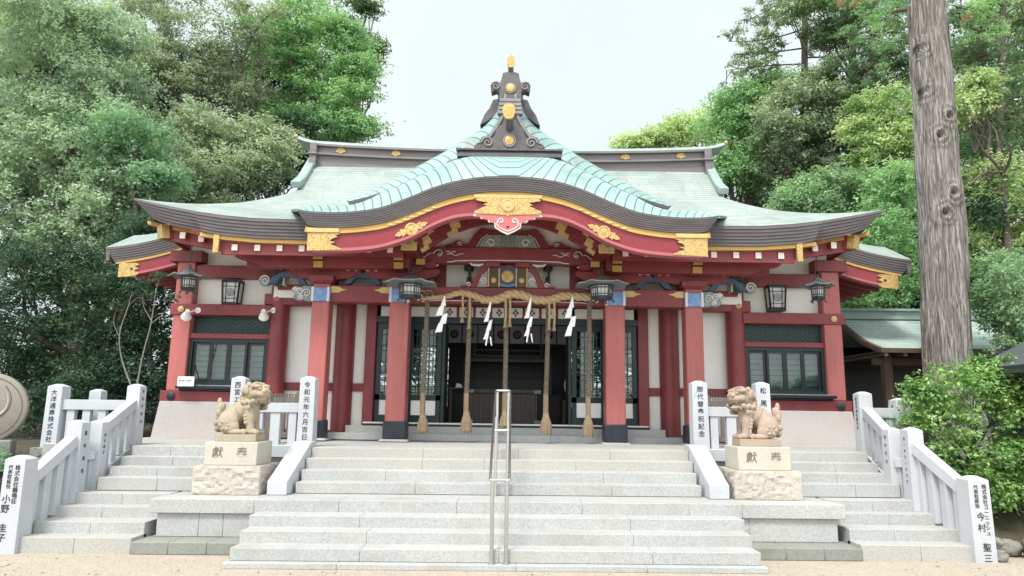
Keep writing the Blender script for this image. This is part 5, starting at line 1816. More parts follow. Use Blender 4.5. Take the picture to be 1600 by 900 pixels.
# zigzag paper streamers
SHIDE = [((693, 466), (694, 520), "broad white zigzag paper streamer nearest the left porch lantern", 0.115, 0.02),
         ((765, 474), (766, 531), "narrow edge on paper streamer left of the middle bell rope", 0.075, 0.07),
         ((828, 468), (830, 526), "narrow edge on paper streamer right of the middle bell rope", 0.075, 0.05),
         ((893, 467), (896, 526), "broad white zigzag paper streamer nearest the right porch lantern", 0.11, 0.02)]
for (pa, pb, lab, w, twist) in SHIDE:
    A, B_ = hall_at(*pa, 5.02), hall_at(*pb, 5.02)
    t = hthing("paper_streamer", lab, "paper streamer", A, "paper streamers on the sacred rope")
    h = (A.z - B_.z)
    seg = h / 4.4
    mb = MB()
    z = 0.02
    x = 0.0
    pts = []
    for k in range(4):
        ww = w if k else w * 0.8
        dx = (-1) ** k * w * 0.32
        top = [(x - ww / 2 + dx + 0.02, z), (x + ww / 2 + dx, z + 0.03)]
        bot = [(x + ww / 2 + dx - 0.03, z - seg * 1.12), (x - ww / 2 + dx - 0.05, z - seg * 1.2)]
        if k == 0: top = [(0.012, z + 0.02), (0.03, z + 0.02)]
        poly = [top[0], top[1], bot[0], bot[1]]
        mb.prism(poly[::-1], -0.012 * k - 0.003, -0.012 * k)
        z -= seg * (1.06 if k else 1.2)
    o = mb.build("folded_paper", M['paper'], t)
    if w < 0.1:
        for q in (-0.03, 0.03):
            MB().prism([(q - .014, z + 0.03), (q + .014, z + 0.03), (q * 1.9 + .012, z - 0.15), (q * 1.9 - .012, z - 0.13)], -0.055, -0.052).build("paper_strip", M['paper'], t)

# bell ropes
ROPES = [((668, 468), (661, 614), (661, 646), (660, 676), "first bell rope, beside the left pillar"),
         ((734, 468), (729, 616), (729, 642), (728, 676), "bell rope between the left pillar's rope and the middle one"),
         ((791, 468), (789, 616), (789, 642), (788, 668), "middle bell rope hanging behind the steel handrail"),
         ((857, 470), (853, 618), (853, 645), (851, 679), "bell rope in front of the drum"),
         ((921, 470), (919, 622), (919, 648), (918, 682), "last bell rope, beside the right pillar")]
for (a, b, c, d, lab) in ROPES:
    A, B_, C_, D_ = [hall_at(*q, 5.2) for q in (a, b, c, d)]
    t = hthing("bell_rope", lab + ", ending in a frayed tuft", "bell rope", A, "bell ropes along the porch")
    L_ = lambda p: Vector((p.x - A.x, p.y - A.y, p.z - A.z))
    twisted([L_(A), L_(A) * 0.5 + L_(B_) * 0.5 + Vector((0.006, 0, 0)), L_(B_)], 0.046, 3, 0.21, steps=150).build("twisted_rope", M['rope_dark'], t, smooth=60)
    p, q = L_(B_), L_(C_)
    MB().lathe([(0.0, 0.02), (0.052, 0.02), (0.056, 0.0), (0.056, q.z - p.z), (0.0, q.z - p.z)], (p.x, 0, p.z), 6, phase=0.3).build("wooden_sleeve", M['wood_plain'], t, bevel=0.006)
    h = q.z - L_(D_).z
    rr = random.Random(int(a[0]))
    tuft = MB().lathe([(0.055, 0.0), (0.062, -0.04), (0.052, -0.07), (0.080, -0.14), (0.100, -h * 0.75), (0.098, -h + 0.03), (0.0, -h + 0.03)], (q.x, 0, q.z), 20).build("tuft", M['straw'], t)
    mb = MB()
    for i in range(64):
        an = rr.uniform(0, 2 * PI)
        r1 = rr.uniform(0.088, 0.122)
        p0 = (q.x + 0.052 * math.cos(an), 0.052 * math.sin(an), q.z - 0.06)
        p1 = (q.x + 0.9 * r1 * math.cos(an + 0.1), 0.9 * r1 * math.sin(an + 0.1), q.z - h * 0.55)
        p2 = (q.x + r1 * math.cos(an + 0.15), r1 * math.sin(an + 0.15), q.z - h * rr.uniform(0.93, 1.06))
        mb.tube([p0, p1, p2], [0.007, 0.007, 0.004], 4)
    mb.build("loose_fibres", M['straw'], tuft)
    MB().lathe([(0.064, -0.075), (0.064, -0.05), (0.0, -0.05)], (q.x, 0, q.z), 16).build("binding", M['rope'], tuft)


# hanging lanterns
def lantern(px, py_top, py_bot, Y, half_w, lab):
    A = hall_at(px, py_top, Y)
    B_ = hall_at(px, py_bot, Y)
    t = hthing("hanging_lantern", lab, "lantern", A, "hanging lanterns under the eaves")
    H_ = A.z - B_.z
    R_ = half_w
    body = H_ * 0.50
    # roof of six curved panels, corners swept up
    rings = []
    for (rr_, zz, lift) in ((0.03, -0.02, 0), (0.10 * R_ / 0.45, -0.06, 0), (0.45 * R_, -H_ * 0.24, 0), (0.8 * R_, -H_ * 0.36, 0.01), (R_, -H_ * 0.40, 0.045), (R_ * 0.99, -H_ * 0.44, 0.045), (0.40 * R_, -H_ * 0.40, 0)):
        ring = []
        for k in range(24):
            a = 2 * PI * k / 24
            c6 = abs(math.cos(3 * a))
            hexr = math.cos(PI / 6) / math.cos((a + PI / 6) % (PI / 3) - PI / 6)
            ring.append((rr_ * hexr * math.cos(a) * 1.08, rr_ * hexr * math.sin(a) * 1.08, zz + lift * c6 ** 4))
        rings.append(ring)
    roof = MB().loft(rings).build("lantern_roof", M['lamp_roof'], t, smooth=40)
    MB().tube([(0, 0, -0.02), (0, 0, 0.045)], [0.03, 0.012], 8).build("knob", M['lamp_metal'], roof)
    ring = MB().tube([(0.045 * math.cos(a), 0, 0.08 + 0.045 * math.sin(a)) for a in LN(0, 2 * PI, 16)], 0.009, 6).build("hanging_ring", M['lamp_metal'], t)
    zt, zb = -H_ * 0.42, -H_ * 0.86
    rb, rtop = R_ * 0.38, R_ * 0.42
    MB().lathe([(rtop * .93, zt), (rb * .93, zb)], (0, 0, 0), 6).build("paper_panels", M['lamp_glass'], t, smooth=0)
    mb = MB()
    for k in range(6):
        a = 2 * PI * k / 6
        mb.bar((rtop * math.cos(a), rtop * math.sin(a), zt), (rb * math.cos(a), rb * math.sin(a), zb), 0.022, 0.022)
        a2 = a + PI / 3
        for t_ in (0.03, 0.24, 0.78, 0.97):
            rr_ = rtop + (rb - rtop) * t_
            z = zt + (zb - zt) * t_
            mb.bar((rr_ * math.cos(a), rr_ * math.sin(a), z), (rr_ * math.cos(a2), rr_ * math.sin(a2), z), 0.016, 0.018)
        for q in (0.33, 0.67):
            pa = Vector((rtop * math.cos(a), rtop * math.sin(a), zt)).lerp(Vector((rtop * math.cos(a2), rtop * math.sin(a2), zt)), q)
            pb = Vector((rb * math.cos(a), rb * math.sin(a), zb)).lerp(Vector((rb * math.cos(a2), rb * math.sin(a2), zb)), q)
            mb.bar(pa, pb, 0.009, 0.010)
    mb.build("lantern_frame", M['lamp_metal'], t, smooth=0)
    MB().lathe([(rb * 1.0, zb), (rb * 1.15, zb - 0.015), (rb * 0.9, zb - 0.05), (rb * .5, zb - 0.06)], (0, 0, 0), 6).build("lantern_base", M['lamp_metal'], t, smooth=0)
    mb = MB()
    for k in range(6):
        a = 2 * PI * k / 6
        mb.tube([(rb * 0.95 * math.cos(a), rb * 0.95 * math.sin(a), zb - 0.04), (rb * 1.2 * math.cos(a), rb * 1.2 * math.sin(a), zb - 0.10)], [0.016, 0.02], 6)
    mb.build("lantern_feet", M['lamp_metal'], t)
    # chain up to the eave
    mb = MB()
    for k in range(7):
        mb.tube([(0.014 * math.cos(a) * (k % 2), 0.014 * math.cos(a) * ((k + 1) % 2), 0.145 + 0.055 * k + 0.03 * math.sin(a)) for a in LN(0, 2 * PI, 10)], 0.006, 5)
    mb.build("chain", M['lamp_metal'], t)


lantern(297, 417, 456, 5.2, 0.37, "small dark metal lantern hanging at the left corner of the shrine eaves")
lantern(642, 428, 468, 4.75, 0.53, "wide roofed metal lantern before the porch pillar, left of the straw rope")
lantern(940, 430, 470, 4.75, 0.53, "wide roofed metal lantern before the porch pillar, right of the straw rope")
lantern(1277, 432, 470, 5.2, 0.34, "small dark metal lantern hanging at the right corner of the shrine eaves")

# square wall lanterns
for (px, lab, dx) in ((363, "black framed wall lantern with a round crest, on the white wall above the left window", 0.05), (1212, "black framed wall lantern with a round crest, on the white wall above the right window", -0.05)):
    A = hall_at(px, 458 if px < 800 else 466, 6.15)
    t = hthing("wall_lantern", lab, "lantern", (A.x, 6.29, A.z), "square wall lanterns")
    MB().frustum((0, -0.13), -0.235, 0.30, 0.20, 0.235, 0.36, 0.24).build("lamp_box", M['lamp_glass'], t, smooth=0)
    mb = MB()
    for sx in (-1, 1):
        mb.bar((sx * 0.155, -0.245, -0.25), (sx * 0.185, -0.265, 0.25), 0.03, 0.03)
        mb.bar((sx * 0.155, -0.03, -0.25), (sx * 0.185, -0.01, 0.25), 0.03, 0.03)
        for z in (-0.23, 0.23): mb.bar((sx * (0.157 if z < 0 else .183), -0.245, z), (sx * (0.157 if z < 0 else .183), -0.02, z), 0.03, 0.04)
        mb.bar((sx * 0.09, -0.252, -0.22), (sx * 0.10, -0.268, 0.22), 0.012, 0.012)
    for z in (-0.235, 0.235): mb.bar((-0.17 if z > 0 else -.155, -0.255, z), (0.17 if z > 0 else .155, -0.255, z), 0.03, 0.045)
    for z in (-0.13, 0.13): mb.bar((-0.17, -0.258, z), (0.17, -0.258, z), 0.012, 0.012)
    mb.box(-0.2, 0.2, -0.27, 0.0, 0.25, 0.275).box(-0.17, 0.17, -0.25, 0.0, -0.29, -0.255)
    mb.build("lamp_frame", M['black'], t)
    MB().lathe([(0.085, 0), (0.085, -0.012), (0.065, -0.012), (0.06, -0.006), (0, -0.008)], (0, -0.256, 0.0), 22, 'y').build("round_crest", M['carve_grey'], t)
    MB().box(-0.06, 0.06, -0.02, 0.005, -0.1, 0.1).build("bracket", M['black'], t)

# floodlights
for (px, py, lab, yaw) in ((292, 491, "white floodlight on the corner column, aimed down to the right", 0.5), (412, 491, "white floodlight beside the round red column, aimed down", 0.25)):
    A = hall_at(px, py, 5.8)
    t = hthing("floodlight", lab, "floodlight", (A.x, 5.8, A.z), "white floodlights on the left wing")
    R_ = Matrix.Rotation(yaw, 4, 'Z') @ Matrix.Rotation(math.radians(62), 4, 'X')
    MB().lathe([(0.0, 0.13), (0.045, 0.13), (0.05, 0.05), (0.062, 0.03), (0.105, -0.09), (0.108, -0.10), (0.09, -0.10), (0.05, 0.0), (0, 0.0)], (0, 0, 0), 18).xf(R_).build("lamp_head", M['white'], t)
    MB().lathe([(0.085, -0.085), (0.0, -0.075)], (0, 0, 0), 18).xf(R_).build("lens", M['lamp_glass'], t)
    MB().tube([(0.02, 0.05, 0.04), (0.10, 0.12, 0.10), (0.13, 0.21, 0.115)], 0.014, 8).build("arm", M['white'], t)
    MB().lathe([(0.0, -0.02), (0.06, -0.02), (0.065, 0.0), (0, 0.0)], (0.13, 0.225, 0.115), 16, 'y').build("wall_plate", M['white'], t)

# small dark loudspeakers high in the porch
for (px, py, lab) in ((733, 425, "small dark lamp on the white wall left of the crested strut"), (856, 425, "small dark lamp on the white wall right of the crested strut")):
    A = hall_at(px, py, 5.9)
    t = hthing("spot_lamp", lab, "lamp", (A.x, 5.92, A.z), "small dark lamps in the porch")
    MB().lathe([(0.0, 0.10), (0.09, 0.10), (0.10, 0.06), (0.10, -0.06), (0.085, -0.08), (0, -0.07)], (0, -0.12, 0.08), 16).build("lamp_head", M['lamp_metal'], t)
    MB().tube([(0, -0.11, 0.05), (0.02, -0.06, -0.10), (0.0, 0.0, -0.18)], [0.035, 0.025, 0.03], 8).build("arm", M['lamp_metal'], t)
    MB().box(-0.05, 0.05, 0.0, 0.075, -0.26, -0.10).build("wall_plate", M['lamp_metal'], t)

# ------------------------------------------------------------ inside the doorway
M['dark_wood'] = paint("deep_brown_wood", (0.045, 0.034, 0.028), 0.5, var=0.3, stretch=(1, 1, 0.2))  # deeper brown for the offering box, darker than its stiles
t = hthing("offering_box", "dark brown panelled offering box with metal corners behind the middle bell rope", "box", (-0.06, 8.0, 1.592))
MB().box(-0.78, 0.78, -0.3, 0.3, 0, 0.70).build("chest", M['dark_wood'], t, bevel=0.01)
MB().box(-0.84, 0.84, -0.36, 0.36, 0.70, 0.80).build("lid_frame", M['dark_wood'], t, bevel=0.01)
mb = MB()
for i in range(7): mb.box(-0.76 + i * 0.24 - 0.03, -0.76 + i * 0.24 + 0.03, -0.335, -0.302, 0.03, 0.69)
mb.build("panel_stile", M['wood'], t, bevel=0.006)
for sx in (-1, 1):
    for z in (0.05, 0.74): MB().box(sx * 0.70, sx * 0.86, -0.375, -0.34, z - 0.045, z + 0.045).build("metal_corner", M['bronze_hi'], t, bevel=0.006)

t = hthing("door_curtain", "grey blue curtain strip with round black crests hung across the dark doorway", "curtain", (0, 9.0, 3.58))
for i in range(8):
    x0 = -1.56 + 0.40 * i
    if i in (0, 7): wz = 0.18
    c = MB().box(x0 + 0.015, x0 + 0.385, -0.005, 0.005, 0.0, 0.46).build("curtain_panel", paint("curtain_cloth", (0.30, 0.30, 0.36), 0.9, var=0.05) if i == 0 else bpy.data.materials["curtain_cloth"], t)
    if i in (1, 3, 4, 6) or i in (0,):
        MB().lathe([(0.11, 0), (0.11, -0.006), (0.0, -0.006)], (x0 + 0.2, -0.005, 0.22), 24, 'y').build("round_crest", M['ink'], c)
        pts = [(x0 + 0.2 + 0.07 * (1 - k / 14) * math.cos(k * 0.75), -0.013, 0.22 + 0.07 * (1 - k / 14) * math.sin(k * 0.75)) for k in range(13)]
        MB().tube(pts, 0.007, 5).build("crest_swirl", M['carve_grey'], c)

t = hthing("drum", "round drum with a pale rim standing in the dark hall right of the offering box", "drum", (1.78, 9.2, 1.592))
MB().lathe([(0.36, -0.35), (0.42, -0.15), (0.42, 0.15), (0.36, 0.35)], (0, 0, 0.95), 28, 'y').build("shell", M['wood'], t)
MB().lathe([(0.0, -0.362), (0.30, -0.362)], (0, 0, 0.95), 28, 'y').build("drum_skin", paint("drum_skin", (0.24, 0.20, 0.16), 0.6), t)
MB().tube([(0.34 * math.cos(a), -0.36, 0.95 + 0.34 * math.sin(a)) for a in LN(0, 2 * PI, 32)], 0.022, 8).build("rim", M['carve_white'], t)
MB().box(-0.4, -0.3, -0.3, 0.3, 0, 0.6).box(0.3, 0.4, -0.3, 0.3, 0, 0.6).box(-0.4, 0.4, -0.05, 0.05, 0.3, 0.42).build("stand", M['wood'], t, bevel=0.01)

t = hthing("banner_stand", "tall stand with coloured streamers in the dark hall left of the altar", "stand", (-1.70, 9.4, 1.592))
MB().tube([(0, 0, 0), (0, 0, 2.2)], 0.025, 8).lathe([(0.2, 0), (0.2, 0.04), (0.03, 0.06)], (0, 0, 0), 16).build("pole", M['wood'], t)
for i, mt_ in enumerate(('carve_grey', 'blue', 'wood_plain', 'carve_white')):
    MB().box(-0.16 + 0.085 * i, -0.09 + 0.085 * i, -0.03 - 0.004 * i, -0.02 - 0.004 * i, 0.75 + 0.06 * i, 2.1).build("streamer", M[mt_], t)
t = hthing("banner_stand", "tall stand with grey streamers in the dark hall beside the drum", "stand", (2.15, 10.0, 1.592))
MB().tube([(0, 0, 0), (0, 0, 2.2)], 0.025, 8).lathe([(0.2, 0), (0.2, 0.04), (0.03, 0.06)], (0, 0, 0), 16).build("pole", M['wood'], t)
for i in range(3):
    MB().box(-0.12 + 0.085 * i, -0.05 + 0.085 * i, -0.03 - 0.004 * i, -0.02 - 0.004 * i, 1.0 + 0.09 * i, 2.1).build("streamer", M[('lattice_green', 'carve_grey', 'blue')[i]], t)

t = hthing("wooden_table", "small wooden stand holding a white folded paper in the doorway left of the offering box", "table", (-1.16, 8.4, 1.592))
MB().box(-0.22, 0.22, -0.2, 0.2, 0.80, 0.84).build("tabletop", M['wood'], t, bevel=0.005)
for sx in (-1, 1):
    for sy in (-1, 1): MB().box(sx * 0.19 - 0.02, sx * 0.19 + 0.02, sy * 0.17 - 0.02, sy * 0.17 + 0.02, 0, 0.80).build("leg", M['wood'], t)
MB().prism([(-0.08, 0.845), (0.09, 0.845), (0.06, 0.92), (-0.05, 0.95)], -0.05, -0.045).build("folded_paper", M['paper'], t)

# small white notice on the window ledge
A = at(288, 604, 5.75)
t = thing("notice_board", "small white notice plate standing on the left window ledge", "sign", (A.x, 5.80, 2.325))
MB().box(-0.17, 0.17, -0.012, 0.012, 0, 0.20).build("plate", M['white'], t, bevel=0.004)
text("参拝者の皆様へ", 0.042, M['ink_faded'], t, (0, -0.0135, 0.11), vertical=False)

# wooden picket racks on the terrace
for s, px, lab in ((-1, 443, "dark weathered wooden rack with a comb of pickets behind the left terrace fence"), (1, 1128, "dark weathered wooden rack with a comb of pickets behind the right terrace fence")):
    A = at(px, 650, 4.3)
    t = thing("wooden_rack", lab, "rack", (A.x, 4.3, 1.262), (0, 0, 0), "wooden racks behind the terrace fences")
    for sx in (-1, 1):
        MB().box(sx * 0.27 - 0.045, sx * 0.27 + 0.045, -0.05, 0.05, 0, 0.93).build("post", M['wood_grey'], t, bevel=0.006)
    MB().box(-0.225, 0.225, -0.03, 0.03, 0.74, 0.84).build("rail", M['wood_grey'], t, bevel=0.004)
    MB().box(-0.225, 0.225, -0.03, 0.03, 0.10, 0.20).build("rail", M['wood_grey'], t, bevel=0.004)
    mb = MB()
    for i in range(9): mb.box(-0.21 + i * 0.052 - 0.014, -0.21 + i * 0.052 + 0.014, -0.035, -0.01, 0.842, 0.90)
    mb.build("comb", M['wood_grey'], t)
    proto = None
    for i in range(5):
        q = MB().box(-0.20 + i * 0.1 - 0.03, -0.20 + i * 0.1 + 0.03, -0.02, 0.02, 0.202, 0.738).build("picket", M['wood_grey'], t, bevel=0.004)

# ------------------------------------------------------------ round carved stone, rocks
M['disc_stone'] = granite("dull_beige_stone", (0.31, 0.275, 0.235), speck=0.3, stain=(0.22, 0.19, 0.16), stain_amt=0.5)
A = at(-13, 637, 3.0)
t = thing("round_stone", "big round beige stone disc with a carved spiral, set on the bank at the left", "monument", (A.x - 0.06, 3.0, A.z), (0, 0, 0.42))
disc = MB().lathe([(0.0, -0.14), (0.545, -0.14), (0.57, -0.125), (0.575, -0.06), (0.575, 0.02), (0.55, 0.04), (0, 0.04)], (0, 0, 0), 56, 'y').build("disc", M['disc_stone'], t, smooth=50)
MB().tube([(0.50 * math.cos(a), -0.142, 0.50 * math.sin(a)) for a in LN(0, 2 * PI, 60)], 0.006, 6).build("rim_line", M['ink_faded'], disc)
# carved comma swirls
for k in range(3):
    a0 = 2 * PI * k / 3 + 0.5
    pts = [((0.12 + 0.26 * (i / 24)) * math.cos(a0 + 2.6 * i / 24), -0.142, (0.12 + 0.26 * (i / 24)) * math.sin(a0 + 2.6 * i / 24)) for i in range(25)]
    MB().tube(pts, [0.034 * (1 - i / 26) + 0.004 for i in range(25)], 8).build("carved_swirl", M['granite_warm'], disc)
    pts = [(p[0] * 1.13, -0.1425, p[2] * 1.13) for p in pts]
    MB().tube(pts, 0.007, 6).build("carved_line", M['ink_faded'], disc)
zlow = hill_z(A.x, 3.0)
MB().box(-0.42, 0.42, -0.22, 0.25, zlow - A.z - 0.1, -0.52).build("base", M['granite_dark'], t, bevel=0.03)


def rock(x, y, z, r, seed, lab, flat=0.7):
    mb = MB()
    rings = []
    nu, nv = 28, 18
    for i in range(1, nv):
        th = PI * i / nv - PI / 2
        ring = []
        for k in range(nu):
            a = 2 * PI * k / nu
            d = Vector((math.cos(th) * math.cos(a), math.cos(th) * math.sin(a), math.sin(th)))
            e = 1 + 0.30 * noise.noise(d * 1.4 + Vector((seed, 0, 0))) + 0.10 * noise.noise(d * 4 + Vector((0, seed, 0)))
            c = max(abs(d.x), abs(d.y), abs(d.z))
            e *= 0.72 + 0.28 / c * 0.8
            ring.append((d.x * r * e * 1.15, d.y * r * e, (d.z * flat * e) * r))
        rings.append(ring)
    mb.loft(rings)
    o = mb.build("rock", M['rock'], None, smooth=50)
    o.location = (x, y, z)
    o.rotation_euler.z = seed
    return tag(o, lab, "rock", "rocks beside the stairs")


ROCKS = [(6.56, 0.78, 0.07, 0.12, 1, "pale rounded rock leaning on the big right front post"), (6.55, 0.80, 0.24, 0.095, 2, "tilted flat rock balanced on the pale rounded rock"),
         (6.95, 1.15, 0.10, 0.17, 3, "dark rock under the bush, right of the pale rounded one"), (7.25, 0.95, 0.12, 0.22, 4, "broad flat brown rock at the right edge of the court"),
         (6.62, 1.5, 0.3, 0.22, 5, "mossy rock in the shade behind the right front post"), (-8.0, 2.2, 0.75, 0.34, 6, "large mossy rock under the round carved stone"),
         (-7.2, 2.35, 0.70, 0.26, 7, "small mossy rock between the round stone and the left fence"), (-8.6, 1.5, 0.35, 0.36, 8, "dark boulder low on the left bank"),
         (-7.5, 1.7, 0.32, 0.27, 9, "dark rock behind the left front post")]
for q in ROCKS: rock(*q)

# ------------------------------------------------------------ side gallery with a low green roof, and a dark corner roof
t = thing("side_gallery", "low open wooden gallery with a pale green copper roof behind the big tree", "building", (11.2, 8.0, 1.1))
go = (11.2, 8.0, 1.1)
prof = smooth_curve([(6.5, 3.32), (7.2, 3.56), (7.9, 3.90), (8.5, 4.25)], 14)
rows, uvs = [], []
for i, (y, z) in enumerate(prof):
    xl = 8.25 + 0.35 * (1 - i / 13) ** 1.5 * -0.2 + 0.0 * i
    rows.append([(xl + (17.5 - xl) * k / 10, y, z) for k in range(11)])
    uvs.append([(i / 13 * 13, k) for k in range(11)])
rows += [[(x, 17 - y, z) for x, y, z in r] for r in rows[::-1][1:]]
uvs += uvs[::-1][1:]
MB().grid(rows, uvs).build("roof", M['roof_side'], t, org=go, smooth=50)
MB().box(8.2, 17.5, 8.35, 8.65, 4.2, 4.40).box(8.15, 17.5, 8.28, 8.72, 4.40, 4.46).build("ridge", M['patina_plain'], t, org=go, bevel=0.01)
MB().box(8.22, 17.5, 6.47, 6.58, 3.22, 3.315).build("eave_board", M['wood'], t, org=go)
mb = MB()
for i in range(13): 
    (y, z), (y2, z2) = prof[i], prof[i + 1]
    mb.bar((8.23, y, z - 0.05), (8.23, y2, z2 - 0.05), 0.10, 0.10)
mb.build("verge_board", M['wood'], t, org=go)
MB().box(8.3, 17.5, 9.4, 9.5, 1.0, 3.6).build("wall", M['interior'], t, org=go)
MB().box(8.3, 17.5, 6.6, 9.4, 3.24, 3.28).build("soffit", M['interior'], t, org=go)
for x in (8.6, 10.6, 12.6, 14.6): MB().box(x - 0.09, x + 0.09, 6.95, 7.13, 1.0, 3.24).build("post", M['wood'], t, org=go, bevel=0.008)
MB().box(8.3, 17.5, 7.0, 7.1, 2.98, 3.14).build("beam", M['wood'], t, org=go, bevel=0.008)
for i in range(14):
    x = 8.4 + 0.42 * i
    r_ = MB().box(x - 0.035, x + 0.035, 6.62, 9.3, 3.16, 3.235).build("rafter", M['wood'], t, org=go)
    MB().box(x - 0.037, x + 0.037, 6.605, 6.62, 3.155, 3.238).build("rafter_end", M['carve_grey'], r_, org=go)
rr = random.Random(3)
for i, (x, z, lab) in enumerate(((8.95, 2.3, "bundle of pale wooden prayer plaques hanging in the gallery near the red corner column"), (9.75, 2.0, "bundle of pale wooden prayer plaques hanging low in the gallery beside the tree"), (10.05, 2.7, "bundle of pale wooden prayer plaques hanging high in the gallery beside the tree"))):
    q = thing("plaque_bundle", lab, "plaques", (x, 7.6, z), (0, rr.uniform(-.08, .08), 0), "hanging plaques in the gallery")
    MB().tube([(0, 0, 0), (0, 0, 3.16 - z)], 0.006, 5).build("cord", M['rope'], q)
    for k in range(5):
        MB().box(-0.07, 0.07, -0.012, 0.0, -0.1, 0.02).xf(Matrix.Translation((rr.uniform(-.12, .12), -0.02 * k, -0.14 * k * 0.6)) @ Matrix.Rotation(rr.uniform(-.5, .5), 4, 'Y')).build("plaque", M['wood_plain' if k % 2 else 'carve_grey'], q)

t = thing("corner_roof", "corner of a dark tiled roof poking in beside the bush at the right edge", "building", (9.1, 2.4, 0.3))
co = (9.1, 2.4, 0.3)
mb = MB().bar((7.98, 2.4, 2.62), (9.0, 2.4, 3.10), 1.6, 0.07).bar((9.0, 2.4, 3.10), (10.0, 2.4, 2.6), 1.6, 0.07)
mb.build("roof", paint("dark_grey_tiles", (0.07, 0.075, 0.085), 0.45, var=0.2), t, org=co)
MB().bar((7.96, 1.59, 2.575), (9.0, 1.59, 3.065), 0.05, 0.10).build("verge_board", M['lamp_roof'], t, org=co)
MB().box(8.5, 9.8, 1.75, 3.05, 0.1, 2.66).build("wall", M['interior'], t, org=co)
MB().bar((7.97, 1.62, 2.56), (7.97, 3.2, 2.56), 0.07, 0.06).build("gutter", M['lamp_metal'], t, org=co)

t = thing("stone_post", "slim grey stone post with faded writing standing in the dark beside the hall base", "post", (6.95, 5.0, 1.2))
pp = post(t, 6.95, 5.0, 1.22, 1.98, 0.13)
pp.location = (0, 0, 0)
ink(pp, "奉納", 0.055, 0.13, 0.1, line=1.2)

# ------------------------------------------------------------ vegetation
LM = {
    'oak': leaf_mat("grey_green_leaves", (0.217, 0.318, 0.244), (0.553, 0.687, 0.509)),
    'olive': leaf_mat("olive_leaves", (0.228, 0.302, 0.209), (0.544, 0.62, 0.434)),
    'bright': leaf_mat("bright_green_leaves", (0.139, 0.298, 0.15), (0.444, 0.674, 0.336)),
    'lime': leaf_mat("yellow_green_leaves", (0.242, 0.413, 0.185), (0.649, 0.742, 0.396)),
    'mid': leaf_mat("mid_green_leaves", (0.15, 0.288, 0.167), (0.381, 0.544, 0.325)),
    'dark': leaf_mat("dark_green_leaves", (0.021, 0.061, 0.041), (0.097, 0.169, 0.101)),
    'deep': leaf_mat("deep_green_leaves", (0.085, 0.185, 0.11), (0.31, 0.50, 0.31)),
    'needle': leaf_mat("cedar_needles", (0.10, 0.17, 0.095), (0.34, 0.44, 0.25)),
    'brown': leaf_mat("reddish_brown_sprays", (0.369, 0.217, 0.171), (0.58, 0.324, 0.248)),
    'greybrown': leaf_mat("grey_brown_twig_leaves", (0.19, 0.23, 0.16), (0.44, 0.51, 0.36)),
    'bush': leaf_mat("glossy_bush_leaves", (0.067, 0.187, 0.05), (0.369, 0.573, 0.192), 0.35, 0.38),
}


def leaves(name, mat_key, clumps, n, size, parent, org, seed, aspect=0.5, droop=0.0, shell=0.55, up=0.5):
    """clumps: (centre, radii, tint); n leaf blades in all, as rhombi through each clump's outer volume"""
    rng = np.random.default_rng(seed)
    if name == "crown" and mat_key != 'bush':
        n, size = int(n * 1.6), size * 0.74
    C = np.array([c[0] for c in clumps], float); R = np.array([c[1] for c in clumps], float); T = np.array([c[2] for c in clumps], float)
    wgt = (R[:, 0] * R[:, 2]); wgt = wgt / wgt.sum()
    idx = rng.choice(len(clumps), n, p=wgt)
    d = rng.normal(size=(n, 3)); d /= np.linalg.norm(d, axis=1)[:, None]
    flip = (d[:, 2] < -0.15) & (rng.random(n) < 0.75)
    d[flip, 2] *= -1
    rad = shell + (1.08 - shell) * rng.random(n) ** 0.6
    ctr = C[idx] + d * R[idx] * rad[:, None]
    # most leaves sit along a few twigs that radiate from the middle of their clump
    K = 9
    tw = rng.normal(size=(len(clumps), K, 3)); tw[:, :, 2] += 0.25
    tw /= np.linalg.norm(tw, axis=2)[:, :, None]
    ln = 0.75 + 0.75 * rng.random((len(clumps), K))
    j = rng.integers(0, K, n)
    on = rng.random(n) < 0.72
    tt = 0.15 + 0.95 * rng.random(n) ** 0.75
    along = C[idx] + tw[idx, j] * (ln[idx, j] * tt)[:, None] * R[idx] * 1.12 + rng.normal(size=(n, 3)) * R[idx] * 0.13
    ctr[on] = along[on]
    d[on] = d[on] * 0.4 + tw[idx, j][on] * 0.6
    nr = d * 0.6 + rng.normal(size=(n, 3)) * 0.38 + np.array([0, 0, up])
    nr /= np.linalg.norm(nr, axis=1)[:, None]
    tg = rng.normal(size=(n, 3)) + np.array([0, 0, -droop])
    tg -= nr * (tg * nr).sum(1)[:, None]
    tg /= np.linalg.norm(tg, axis=1)[:, None]
    bt = np.cross(nr, tg)
    sz = size * (0.65 + 0.7 * rng.random(n))
    a = tg * sz[:, None] * 0.5
    b = bt * (sz * aspect)[:, None] * 0.5
    bend = nr * (sz * 0.08)[:, None]
    V = np.empty((n, 4, 3))
    V[:, 0] = ctr - a; V[:, 1] = ctr + b + bend; V[:, 2] = ctr + a; V[:, 3] = ctr - b + bend
    V -= np.array(org)
    tint = np.clip(T[idx] + rng.normal(size=n) * 0.16 + np.where(on, (tt - 0.6) * 0.25, 0), 0, 1)
    me = bpy.data.meshes.new(name)
    me.vertices.add(4 * n); me.loops.add(4 * n); me.polygons.add(n)
    me.vertices.foreach_set("co", V.reshape(-1).astype(np.float32))
    me.loops.foreach_set("vertex_index", np.arange(4 * n, dtype=np.int32))
    me.polygons.foreach_set("loop_start", np.arange(0, 4 * n, 4, dtype=np.int32))
    me.polygons.foreach_set("loop_total", np.full(n, 4, dtype=np.int32))
    at_ = me.attributes.new("tint", 'FLOAT', 'POINT')
    at_.data.foreach_set("value", np.repeat(tint, 4).astype(np.float32))
    me.update(); me.validate()
    me.materials.append(LM[mat_key])
    o = bpy.data.objects.new(name, me)
    COL.objects.link(o); o.parent = parent
    return o


